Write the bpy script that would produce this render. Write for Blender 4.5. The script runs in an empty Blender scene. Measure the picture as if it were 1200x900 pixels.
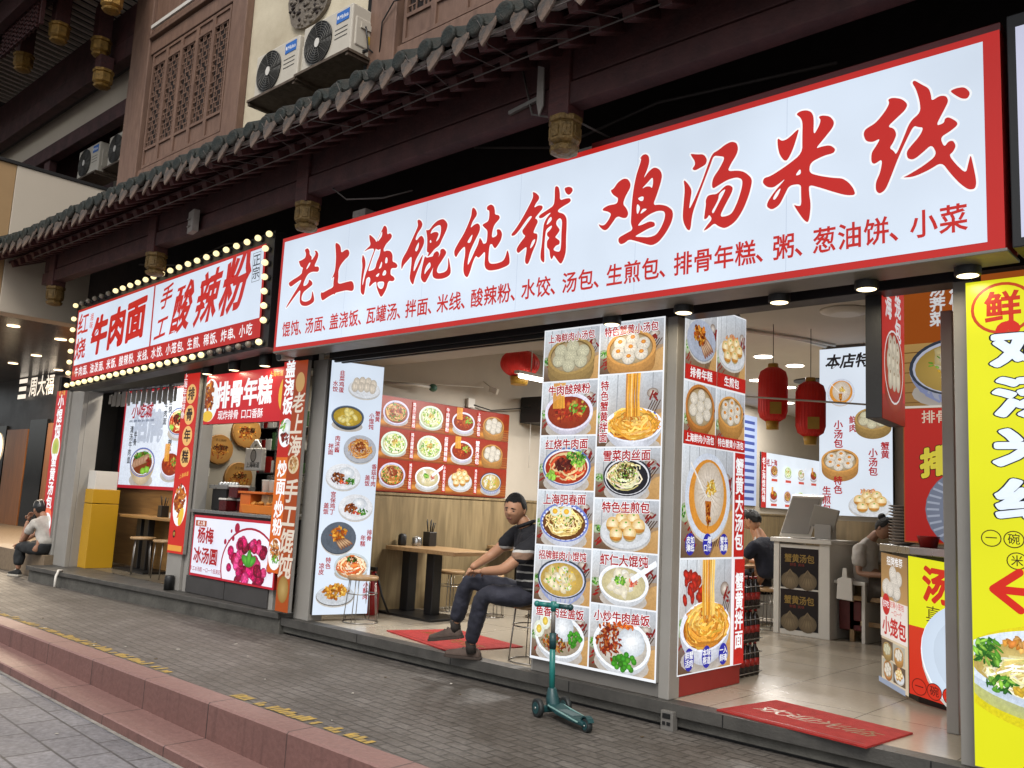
import bpy, math, random
from mathutils import Vector, Matrix, Quaternion
R = math.radians
SC = bpy.context.scene
COL = SC.collection

# ------------------------------------------------------------------ camera
cam_data = bpy.data.cameras.new("camera")
cam = bpy.data.objects.new("camera", cam_data)
COL.objects.link(cam)
SC.camera = cam
cam_data.sensor_fit = 'HORIZONTAL'
cam_data.sensor_width = 36.0
cam_data.lens = 36.0 * 1028.6 / 1200.0
cam_data.clip_start = 0.05
cam_data.clip_end = 2000.0


def cam_matrix(yaw, pitch, roll, loc):
    cy, sy = math.cos(yaw), math.sin(yaw)
    fw = Vector((-sy * math.cos(pitch), cy * math.cos(pitch), math.sin(pitch)))
    r = Vector((cy, sy, 0))
    u = r.cross(fw)
    r2 = r * math.cos(roll) + u * math.sin(roll)
    u2 = -r * math.sin(roll) + u * math.cos(roll)
    m = Matrix((r2, u2, -fw)).transposed().to_4x4()
    m.translation = loc
    return m


cam.matrix_world = cam_matrix(R(42.673), R(7.763), R(2.912), Vector((0, 0, 1.5)))

# ------------------------------------------------------------------ sky, sun, exposure
world = bpy.data.worlds.new("World")
SC.world = world
world.use_nodes = True
nt = world.node_tree
bg = nt.nodes['Background']
sky = nt.nodes.new('ShaderNodeTexSky')
sky.sky_type = 'NISHITA'
sky.sun_disc = False
SUN_EL, SUN_AZ = R(50), R(148)        # azimuth measured clockwise from +Y: the sun stands behind the camera
sky.sun_elevation = SUN_EL
sky.sun_rotation = SUN_AZ
sky.dust_density = 3.0
hs = nt.nodes.new('ShaderNodeHueSaturation')
hs.inputs['Saturation'].default_value = 0.28
nt.links.new(sky.outputs[0], hs.inputs['Color'])
nt.links.new(hs.outputs[0], bg.inputs['Color'])
bg.inputs['Strength'].default_value = 0.15
sun_d = bpy.data.lights.new("sun", 'SUN')
sun_d.energy = 1.4
sun_d.angle = R(25)
sun_d.color = (1.0, 0.95, 0.88)
sun = bpy.data.objects.new("sun", sun_d)
COL.objects.link(sun)
sd = Vector((math.sin(SUN_AZ) * math.cos(SUN_EL), math.cos(SUN_AZ) * math.cos(SUN_EL), math.sin(SUN_EL)))
sun.rotation_euler = sd.to_track_quat('Z', 'Y').to_euler()
SC.view_settings.view_transform = 'Standard'
SC.view_settings.look = 'None'
SC.view_settings.exposure = 0.3
SC.view_settings.gamma = 1.0
SC.view_settings.use_curve_mapping = False
SC.cycles.max_bounces = 6
SC.cycles.caustics_reflective = False
SC.cycles.caustics_refractive = False
SC.cycles.sample_clamp_indirect = 3.0


# ------------------------------------------------------------------ colours and materials
def lin(c):
    return c / 12.92 if c <= 0.04045 else ((c + 0.055) / 1.055) ** 2.4


def H(s):
    return tuple(lin(int(s[i:i + 2], 16) / 255.0) for i in (0, 2, 4))


def mixc(a, b, t):
    return tuple(x + (y - x) * t for x, y in zip(a, b))


def nodes_of(m):
    m.use_nodes = True
    t = m.node_tree
    return t, t.nodes['Principled BSDF']


def mat(name, c, rough=0.6, var=0.25, scale=6.0, bump=0.0, bscale=40.0, metal=0.0, c2=None, spec=0.5, coords='Object', stretch=(1, 1, 1)):
    """base colour broken up by two octaves of noise towards c2 (or a darker tone), optional bump"""
    m = bpy.data.materials.new(name)
    t, b = nodes_of(m)
    N, L = t.nodes, t.links
    if isinstance(c, str):
        c = H(c)
    if c2 is None:
        c2 = tuple(x * 0.55 for x in c)
    elif isinstance(c2, str):
        c2 = H(c2)
    b.inputs['Roughness'].default_value = rough
    b.inputs['Metallic'].default_value = metal
    b.inputs['Specular IOR Level'].default_value = spec
    tc = N.new('ShaderNodeTexCoord')
    mp = N.new('ShaderNodeMapping')
    mp.inputs['Scale'].default_value = stretch
    L.new(tc.outputs[coords], mp.inputs[0])
    n1 = N.new('ShaderNodeTexNoise')
    n1.inputs['Scale'].default_value = scale
    n1.inputs['Detail'].default_value = 7
    n1.inputs['Roughness'].default_value = 0.65
    L.new(mp.outputs[0], n1.inputs['Vector'])
    mr = N.new('ShaderNodeMapRange')
    mr.inputs['From Min'].default_value = 0.35
    mr.inputs['From Max'].default_value = 0.75
    mr.inputs['To Min'].default_value = 0.0
    mr.inputs['To Max'].default_value = var * 1.6
    L.new(n1.outputs['Fac'], mr.inputs['Value'])
    mx = N.new('ShaderNodeMix')
    mx.data_type = 'RGBA'
    mx.inputs['A'].default_value = (*c, 1)
    mx.inputs['B'].default_value = (*c2, 1)
    L.new(mr.outputs[0], mx.inputs['Factor'])
    L.new(mx.outputs['Result'], b.inputs['Base Color'])
    rr = N.new('ShaderNodeMapRange')
    rr.inputs['To Min'].default_value = max(0.02, rough - 0.1)
    rr.inputs['To Max'].default_value = min(1, rough + 0.12)
    L.new(n1.outputs['Fac'], rr.inputs['Value'])
    L.new(rr.outputs[0], b.inputs['Roughness'])
    if bump:
        n2 = N.new('ShaderNodeTexNoise')
        n2.inputs['Scale'].default_value = bscale
        n2.inputs['Detail'].default_value = 6
        L.new(mp.outputs[0], n2.inputs['Vector'])
        bp = N.new('ShaderNodeBump')
        bp.inputs['Strength'].default_value = bump
        bp.inputs['Distance'].default_value = 0.02
        L.new(n2.outputs['Fac'], bp.inputs['Height'])
        L.new(bp.outputs[0], b.inputs['Normal'])
    return m


def brick_mat(name, c1, c2, mortar, bw, bh, ms=0.012, offset=0.5, rough=0.7, bump=0.5, rot=0.0, wear=0.5, warp=0.0, plane='XY', wear_c=None, squash=1.0, grain=0.25, streak=0.0):
    m = bpy.data.materials.new(name)
    t, b = nodes_of(m)
    N, L = t.nodes, t.links
    tc = N.new('ShaderNodeTexCoord')
    mp = N.new('ShaderNodeMapping')
    if plane == 'XZ':
        mp.inputs['Rotation'].default_value = (R(-90), 0, 0)
    else:
        mp.inputs['Rotation'].default_value = (0, 0, rot)
    L.new(tc.outputs['Object'], mp.inputs[0])
    vec = mp.outputs[0]
    if warp:
        nw = N.new('ShaderNodeTexNoise')
        nw.inputs['Scale'].default_value = 9.0
        L.new(mp.outputs[0], nw.inputs['Vector'])
        sc = N.new('ShaderNodeVectorMath')
        sc.operation = 'MULTIPLY_ADD'
        sc.inputs[1].default_value = (warp, warp, 0)
        L.new(nw.outputs['Color'], sc.inputs[0])
        L.new(mp.outputs[0], sc.inputs[2])
        vec = sc.outputs[0]
    br = N.new('ShaderNodeTexBrick')
    br.offset = offset
    br.squash = squash
    br.inputs['Scale'].default_value = 1.0
    br.inputs['Brick Width'].default_value = bw
    br.inputs['Row Height'].default_value = bh
    br.inputs['Mortar Size'].default_value = ms
    br.inputs['Mortar Smooth'].default_value = 0.3
    br.inputs['Color1'].default_value = (*H(c1), 1)
    br.inputs['Color2'].default_value = (*H(c2), 1)
    br.inputs['Mortar'].default_value = (*H(mortar), 1)
    L.new(vec, br.inputs['Vector'])
    n1 = N.new('ShaderNodeTexNoise')
    n1.inputs['Scale'].default_value = 1.3
    n1.inputs['Detail'].default_value = 9
    n1.inputs['Roughness'].default_value = 0.7
    L.new(tc.outputs['Object'], n1.inputs['Vector'])
    n3 = N.new('ShaderNodeTexNoise')
    n3.inputs['Scale'].default_value = 28
    n3.inputs['Detail'].default_value = 5
    L.new(tc.outputs['Object'], n3.inputs['Vector'])
    mr = N.new('ShaderNodeMapRange')
    mr.inputs['From Min'].default_value = 0.38
    mr.inputs['From Max'].default_value = 0.68
    mr.inputs['To Max'].default_value = wear
    L.new(n1.outputs['Fac'], mr.inputs['Value'])
    mx = N.new('ShaderNodeMix')
    mx.data_type = 'RGBA'
    mx.inputs['B'].default_value = (*(H(wear_c) if wear_c else tuple(x * .45 for x in H(c1))), 1)
    L.new(br.outputs['Color'], mx.inputs['A'])
    L.new(mr.outputs[0], mx.inputs['Factor'])
    if streak:                                      # dark runs of dirt down the face
        ms_ = N.new('ShaderNodeMapping')
        ms_.inputs['Scale'].default_value = (7, 7, .5)
        L.new(tc.outputs['Object'], ms_.inputs[0])
        ns = N.new('ShaderNodeTexNoise')
        ns.inputs['Scale'].default_value = 1.6
        ns.inputs['Detail'].default_value = 4
        L.new(ms_.outputs[0], ns.inputs['Vector'])
        rs_ = N.new('ShaderNodeMapRange')
        rs_.inputs['From Min'].default_value = 0.54
        rs_.inputs['From Max'].default_value = 0.72
        rs_.inputs['To Max'].default_value = streak
        L.new(ns.outputs['Fac'], rs_.inputs['Value'])
        m2 = N.new('ShaderNodeMix')
        m2.data_type = 'RGBA'
        m2.inputs['B'].default_value = (*tuple(x * .35 for x in H(c1)), 1)
        L.new(mx.outputs['Result'], m2.inputs['A'])
        L.new(rs_.outputs[0], m2.inputs['Factor'])
        mx = m2
    m3 = N.new('ShaderNodeMapRange')
    m3.inputs['From Min'].default_value = 0.3
    m3.inputs['From Max'].default_value = 0.7
    m3.inputs['To Min'].default_value = 1 - grain
    m3.inputs['To Max'].default_value = 1 + grain
    L.new(n3.outputs['Fac'], m3.inputs['Value'])
    mm = N.new('ShaderNodeVectorMath')
    mm.operation = 'SCALE'
    L.new(mx.outputs['Result'], mm.inputs[0])
    L.new(m3.outputs[0], mm.inputs['Scale'])
    L.new(mm.outputs[0], b.inputs['Base Color'])
    r2 = N.new('ShaderNodeMapRange')
    r2.inputs['To Min'].default_value = rough - 0.18
    r2.inputs['To Max'].default_value = rough + 0.15
    L.new(n1.outputs['Fac'], r2.inputs['Value'])
    L.new(r2.outputs[0], b.inputs['Roughness'])
    ad = N.new('ShaderNodeMath')
    ad.operation = 'MULTIPLY_ADD'
    ad.inputs[1].default_value = -1.0
    L.new(br.outputs['Fac'], ad.inputs[0])
    L.new(n3.outputs['Fac'], ad.inputs[2])
    bp = N.new('ShaderNodeBump')
    bp.inputs['Strength'].default_value = bump
    bp.inputs['Distance'].default_value = 0.012
    L.new(ad.outputs[0], bp.inputs['Height'])
    L.new(bp.outputs[0], b.inputs['Normal'])
    return m


def wood_mat(name, c1, c2, rough=0.5, axis=0, freq=3.0, stretch=14.0):
    m = bpy.data.materials.new(name)
    t, b = nodes_of(m)
    N, L = t.nodes, t.links
    tc = N.new('ShaderNodeTexCoord')
    mp = N.new('ShaderNodeMapping')
    s = [stretch] * 3
    s[axis] = 1.0
    mp.inputs['Scale'].default_value = s
    L.new(tc.outputs['Object'], mp.inputs[0])
    n = N.new('ShaderNodeTexNoise')
    n.inputs['Scale'].default_value = freq
    n.inputs['Detail'].default_value = 8
    n.inputs['Distortion'].default_value = 1.2
    L.new(mp.outputs[0], n.inputs['Vector'])
    cr = N.new('ShaderNodeValToRGB')
    cr.color_ramp.elements[0].position = 0.32
    cr.color_ramp.elements[1].position = 0.68
    cr.color_ramp.elements[0].color = (*H(c2), 1)
    cr.color_ramp.elements[1].color = (*H(c1), 1)
    L.new(n.outputs['Fac'], cr.inputs[0])
    L.new(cr.outputs[0], b.inputs['Base Color'])
    b.inputs['Roughness'].default_value = rough
    bp = N.new('ShaderNodeBump')
    bp.inputs['Strength'].default_value = 0.15
    bp.inputs['Distance'].default_value = 0.01
    L.new(n.outputs['Fac'], bp.inputs['Height'])
    L.new(bp.outputs[0], b.inputs['Normal'])
    return m


def glow(name, c, strength):
    m = bpy.data.materials.new(name)
    t, b = nodes_of(m)
    if isinstance(c, str):
        c = H(c)
    b.inputs['Base Color'].default_value = (*c, 1)
    b.inputs['Emission Color'].default_value = (*c, 1)
    b.inputs['Emission Strength'].default_value = strength
    b.inputs['Roughness'].default_value = 0.4
    return m


def print_mat(name, strength, base=0.35, rough=0.35, sample=False, grain=0.0):
    """a printed sheet: the ink is a colour attribute; backlit sheets also give off that colour"""
    m = bpy.data.materials.new(name)
    t, b = nodes_of(m)
    at = t.nodes.new('ShaderNodeAttribute')
    at.attribute_name = 'ink'
    ink = at.outputs['Color']
    if grain:                                       # food texture and print mottling
        t0 = t.nodes.new('ShaderNodeTexCoord')
        prev = None
        for scl, det, lo, hi in ((55.0, 8, 1 - grain, 1 + grain), (14.0, 4, 1 - grain * .5, 1 + grain * .5)):
            g = t.nodes.new('ShaderNodeTexNoise')
            g.inputs['Scale'].default_value = scl
            g.inputs['Detail'].default_value = det
            g.inputs['Roughness'].default_value = 0.75
            t.links.new(t0.outputs['Object'], g.inputs['Vector'])
            r = t.nodes.new('ShaderNodeMapRange')
            r.inputs['From Min'].default_value = 0.3
            r.inputs['From Max'].default_value = 0.7
            r.inputs['To Min'].default_value = lo
            r.inputs['To Max'].default_value = hi
            t.links.new(g.outputs['Fac'], r.inputs['Value'])
            v = t.nodes.new('ShaderNodeVectorMath')
            v.operation = 'SCALE'
            t.links.new(prev or ink, v.inputs[0])
            t.links.new(r.outputs[0], v.inputs['Scale'])
            prev = v.outputs[0]
        ink = prev
    nz = t.nodes.new('ShaderNodeTexNoise')          # tube lamps behind the sheet: slow uneven brightness
    nz.inputs['Scale'].default_value = 1.1
    nz.inputs['Detail'].default_value = 2
    tc = t.nodes.new('ShaderNodeTexCoord')
    t.links.new(tc.outputs['Object'], nz.inputs['Vector'])
    mr = t.nodes.new('ShaderNodeMapRange')
    mr.inputs['To Min'].default_value = strength * 0.80
    mr.inputs['To Max'].default_value = strength * 1.2
    t.links.new(nz.outputs['Fac'], mr.inputs['Value'])
    sc = t.nodes.new('ShaderNodeVectorMath')
    sc.operation = 'SCALE'
    sc.inputs['Scale'].default_value = base
    t.links.new(ink, sc.inputs[0])
    t.links.new(sc.outputs[0], b.inputs['Base Color'])
    b.inputs['Roughness'].default_value = rough
    b.inputs['Specular IOR Level'].default_value = 0.3
    if strength > 0:
        t.links.new(ink, b.inputs['Emission Color'])
        t.links.new(mr.outputs[0], b.inputs['Emission Strength'])
    m.cycles.emission_sampling = 'AUTO' if sample else 'NONE'
    return m


# ------------------------------------------------------------------ objects
ORG = {}


def setp(o, label=None, cat=None, group=None, kind=None):
    if label:
        o['label'] = label
    if cat:
        o['category'] = cat
    if group:
        o['group'] = group
    if kind:
        o['kind'] = kind
    return o


def thing(name, label, cat, loc=(0, 0, 0), rotz=0.0, group=None):
    o = bpy.data.objects.new(name, None)
    o.empty_display_size = 0.1
    COL.objects.link(o)
    o.location = loc
    o.rotation_euler = (0, 0, rotz)
    ORG[o.name] = Vector(loc)
    return setp(o, label, cat, group)


def dup(root, loc=None, rotz=None, label=None, group=None):
    r = root.copy()
    COL.objects.link(r)
    if loc is not None:
        r.location = loc
    if rotz is not None:
        r.rotation_euler = (0, 0, rotz)
    if label:
        r['label'] = label
    if group:
        r['group'] = group
    for ch in list(root.children):
        c = ch.copy()
        COL.objects.link(c)
        c.parent = r
        for g in ch.children:
            d = g.copy()
            COL.objects.link(d)
            d.parent = c
    ORG[r.name] = Vector(r.location)
    return r


class M:
    """collects faces in world coordinates (or in the parent's own axes with local=True), links them as one mesh"""

    def __init__(s):
        s.v, s.f, s.m, s.s, s.c = [], [], [], [], []

    def face(s, pts, m=0, smooth=False):
        i = len(s.v)
        s.v += [tuple(p) for p in pts]
        s.f.append(tuple(range(i, i + len(pts))))
        s.m.append(m)
        s.s.append(smooth)

    def mesh(s, vs, fs, m=0, smooth=False):
        i = len(s.v)
        s.v += [tuple(p) for p in vs]
        for f in fs:
            s.f.append(tuple(k + i for k in f))
            s.m.append(m)
            s.s.append(smooth)

    def box(s, a, b, m=0):
        x0, y0, z0 = [min(p, q) for p, q in zip(a, b)]
        x1, y1, z1 = [max(p, q) for p, q in zip(a, b)]
        s.mesh([(x0, y0, z0), (x1, y0, z0), (x1, y1, z0), (x0, y1, z0), (x0, y0, z1), (x1, y0, z1), (x1, y1, z1), (x0, y1, z1)],
               [(3, 2, 1, 0), (4, 5, 6, 7), (0, 1, 5, 4), (1, 2, 6, 5), (2, 3, 7, 6), (3, 0, 4, 7)], m)
        return s

    def obox(s, c, ax, ay, az, m=0):
        c, ax, ay, az = map(Vector, (c, ax, ay, az))
        P = [c + ax * i + ay * j + az * k for k in (-1, 1) for j in (-1, 1) for i in (-1, 1)]
        fl = [(0, 2, 3, 1), (4, 5, 7, 6), (0, 1, 5, 4), (1, 3, 7, 5), (3, 2, 6, 7), (2, 0, 4, 6)]
        if ax.cross(ay).dot(az) < 0:
            fl = [f[::-1] for f in fl]
        s.mesh(P, fl, m)
        return s

    def bar(s, p0, p1, w, h, m=0, up=(0, 0, 1)):
        p0, p1, up = Vector(p0), Vector(p1), Vector(up)
        d = (p1 - p0)
        r = d.cross(up)
        if r.length < 1e-6:
            r = d.cross(Vector((1, 0, 0)))
        r.normalize()
        u = r.cross(d).normalized()
        return s.obox((p0 + p1) / 2, d / 2, r * w / 2, u * h / 2, m)

    def tube(s, pts, r, n=10, m=0, cap=True, smooth=True):
        pts = [Vector(p) for p in pts]
        rs = r if isinstance(r, (list, tuple)) else [r] * len(pts)
        up = None
        base = len(s.v)
        for i, p in enumerate(pts):
            d = (pts[min(i + 1, len(pts) - 1)] - pts[max(i - 1, 0)]).normalized()
            if up is None:
                up = Vector((0, 0, 1)) if abs(d.z) < 0.9 else Vector((1, 0, 0))
            x = d.cross(up)
            if x.length < 1e-5:
                x = d.cross(Vector((0.3, 1, 0.2)))
            x.normalize()
            y = x.cross(d).normalized()
            up = y
            for k in range(n):
                a = 2 * math.pi * k / n
                s.v.append(tuple(p + (x * math.cos(a) + y * math.sin(a)) * rs[i]))
        for i in range(len(pts) - 1):
            for k in range(n):
                a, b = base + i * n + k, base + i * n + (k + 1) % n
                s.f.append((a, b, b + n, a + n))
                s.m.append(m)
                s.s.append(smooth)
        if cap:
            s.f.append(tuple(base + k for k in range(n))[::-1])
            s.f.append(tuple(base + (len(pts) - 1) * n + k for k in range(n)))
            s.m += [m, m]
            s.s += [False, False]
        return s

    def cyl(s, p0, p1, r0, r1=None, n=20, m=0):
        return s.tube([p0, p1], [r0, r0 if r1 is None else r1], n, m)

    def lathe(s, prof, c, n=24, m=0, smooth=True, sx=1.0, sy=1.0, rot=0.0):
        base = len(s.v)
        for r, z in prof:
            for k in range(n):
                a = 2 * math.pi * k / n + rot
                s.v.append((c[0] + r * math.cos(a) * sx, c[1] + r * math.sin(a) * sy, c[2] + z))
        for i in range(len(prof) - 1):
            for k in range(n):
                a, b = base + i * n + k, base + i * n + (k + 1) % n
                s.f.append((a, b, b + n, a + n))
                s.m.append(m)
                s.s.append(smooth)
        s.f.append(tuple(base + k for k in range(n))[::-1])
        s.f.append(tuple(base + (len(prof) - 1) * n + k for k in range(n)))
        s.m += [m, m]
        s.s += [False, False]
        return s

    def ball(s, c, r, nu=14, nv=9, m=0, rot=None):
        if not isinstance(r, (tuple, list)):
            r = (r, r, r)
        base = len(s.v)
        c = Vector(c)
        for j in range(nv + 1):
            th = math.pi * j / nv
            for k in range(nu):
                a = 2 * math.pi * k / nu
                p = Vector((r[0] * math.sin(th) * math.cos(a), r[1] * math.sin(th) * math.sin(a), -r[2] * math.cos(th)))
                if rot is not None:
                    p = rot @ p
                s.v.append(tuple(c + p))
        for j in range(nv):
            for k in range(nu):
                a, b = base + j * nu + k, base + j * nu + (k + 1) % nu
                s.f.append((a, b, b + nu, a + nu))
                s.m.append(m)
                s.s.append(True)
        return s

    def prism(s, pts, o, u, v, d, m=0, m2=None):
        """polygon pts (u,v) in the plane o,u,v pushed by vector d"""
        o, u, v, d = map(Vector, (o, u, v, d))
        a = [o + u * p[0] + v * p[1] for p in pts]
        n = len(a)
        b = [p + d for p in a]
        fl = [tuple(range(n)), tuple(range(2 * n - 1, n - 1, -1))]
        fl += [(i, i + n, (i + 1) % n + n, (i + 1) % n) for i in range(n)]
        if u.cross(v).dot(d) > 0:
            fl = [f[::-1] for f in fl]
        k = len(s.f)
        s.mesh(a + b, fl, m)
        return s

    def build(s, name, mats, parent=None, bevel=0.0, local=False, label=None, subs=0, seg=2):
        if not isinstance(mats, (list, tuple)):
            mats = [mats]
        me = bpy.data.meshes.new(name)
        o = bpy.data.objects.new(name, me)
        COL.objects.link(o)
        off = Vector((0, 0, 0))
        if parent is not None:
            o.parent = parent
            off = ORG.get(parent.name, Vector((0, 0, 0)))
        ORG[o.name] = off
        vs = s.v if local or off.length == 0 else [(x - off.x, y - off.y, z - off.z) for x, y, z in s.v]
        me.from_pydata(vs, [], s.f)
        for m in mats:
            me.materials.append(m)
        me.polygons.foreach_set('material_index', s.m)
        me.polygons.foreach_set('use_smooth', s.s)
        if s.c:
            ca = me.color_attributes.new('ink', 'FLOAT_COLOR', 'CORNER')
            flat = []
            for f, cc in zip(s.f, s.c):
                if isinstance(cc, list):
                    for q in cc:
                        flat += [q[0], q[1], q[2], 1.0]
                else:
                    flat += [cc[0], cc[1], cc[2], 1.0] * len(f)
            ca.data.foreach_set('color', flat)
        me.update()
        if bevel:
            b = o.modifiers.new('bevel', 'BEVEL')
            b.width = bevel
            b.segments = seg
            b.limit_method = 'ANGLE'
            b.angle_limit = R(35)
        if subs:
            sb = o.modifiers.new('subs', 'SUBSURF')
            sb.levels = subs
            sb.render_levels = subs
        if label:
            o['label'] = label
        return o


def box_part(name, a, b, m, parent, bevel=0.004):
    return M().box(a, b).build(name, m, parent, bevel)


# ------------------------------------------------------------------ lettering
GL = {}


def loops_of(vs, fs):
    """directed boundary loops, ink on the left"""
    es = set()
    for f in fs:
        for i in range(len(f)):
            es.add((f[i], f[(i + 1) % len(f)]))
    nx = {}
    for a, b in es:
        if (b, a) not in es:
            nx.setdefault(a, []).append(b)
    out = []
    while nx:
        a = next(iter(nx))
        lp, c = [], a
        while c in nx:
            lp.append(c)
            n = nx[c].pop()
            if not nx[c]:
                del nx[c]
            c = n
            if c == a:
                break
        if len(lp) > 2:
            out.append([vs[i] for i in lp])
    return out


def filled(me):
    vs = [(v.co.x, v.co.y) for v in me.vertices]
    fs = []
    for q in me.polygons:
        f = tuple(q.vertices)
        ar = sum(vs[f[i]][0] * vs[f[(i + 1) % len(f)]][1] - vs[f[(i + 1) % len(f)]][0] * vs[f[i]][1] for i in range(len(f)))
        fs.append(f if ar > 0 else f[::-1])
    return vs, fs, loops_of(vs, fs)


def fill_curve(cu):
    o = bpy.data.objects.new('fill', cu)
    COL.objects.link(o)
    me = bpy.data.meshes.new_from_object(o.evaluated_get(bpy.context.evaluated_depsgraph_get()))
    r = filled(me)
    bpy.data.objects.remove(o)
    bpy.data.curves.remove(cu)
    bpy.data.meshes.remove(me)
    return r


def glyph(ch):
    if ch not in GL:
        cu = bpy.data.curves.new('glyph', 'FONT')
        cu.body = ch
        cu.size = 1
        cu.resolution_u = 2
        cu.dimensions = '2D'
        cu.fill_mode = 'BOTH'
        GL[ch] = fill_curve(cu)
    return GL[ch]


def outline_fill(polys):
    """fill a polygon with holes: closed 2D loops -> verts, faces, boundary loops"""
    cu = bpy.data.curves.new('fill', 'CURVE')
    cu.dimensions = '2D'
    cu.fill_mode = 'BOTH'
    for p in polys:
        sp = cu.splines.new('POLY')
        sp.points.add(len(p) - 1)
        for q, (x, y) in zip(sp.points, p):
            q.co = (x, y, 0, 1)
        sp.use_cyclic_u = True
    return fill_curve(cu)


def smooth_loop(p, k=0.22):
    q = []
    n = len(p)
    for i in range(n):
        a, b = p[i], p[(i + 1) % n]
        q.append((a[0] + (b[0] - a[0]) * k, a[1] + (b[1] - a[1]) * k))
        q.append((a[0] + (b[0] - a[0]) * (1 - k), a[1] + (b[1] - a[1]) * (1 - k)))
    return q


def grow(loop, d):
    """the loop pushed away from its ink (ink on the left of the direction of travel)"""
    n = len(loop)
    out = []
    for i in range(n):
        a, b, c = loop[i - 1], loop[i], loop[(i + 1) % n]
        n1 = (b[1] - a[1], a[0] - b[0])
        n2 = (c[1] - b[1], b[0] - c[0])
        l1 = math.hypot(*n1) or 1
        l2 = math.hypot(*n2) or 1
        nx, ny = n1[0] / l1 + n2[0] / l2, n1[1] / l1 + n2[1] / l2
        l = math.hypot(nx, ny) or 1
        k = d / max(.55, l / 2)
        out.append((b[0] + k * nx / l, b[1] + k * ny / l))
    return out


def clip_poly(pts, cs, box):
    for ax, lim, sg in ((0, box[0], 1), (0, box[2], -1), (1, box[1], 1), (1, box[3], -1)):
        np_, nc = [], []
        n = len(pts)
        for i in range(n):
            a, b = pts[i - 1], pts[i]
            ca, cb = cs[i - 1], cs[i]
            da, db = sg * (a[ax] - lim), sg * (b[ax] - lim)
            if (da >= 0) != (db >= 0):
                t = da / (da - db)
                np_.append((a[0] + (b[0] - a[0]) * t, a[1] + (b[1] - a[1]) * t))
                nc.append(mixc(ca, cb, t))
            if db >= 0:
                np_.append(b)
                nc.append(cb)
        pts, cs = np_, nc
        if len(pts) < 3:
            return [], []
    return pts, cs


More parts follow.
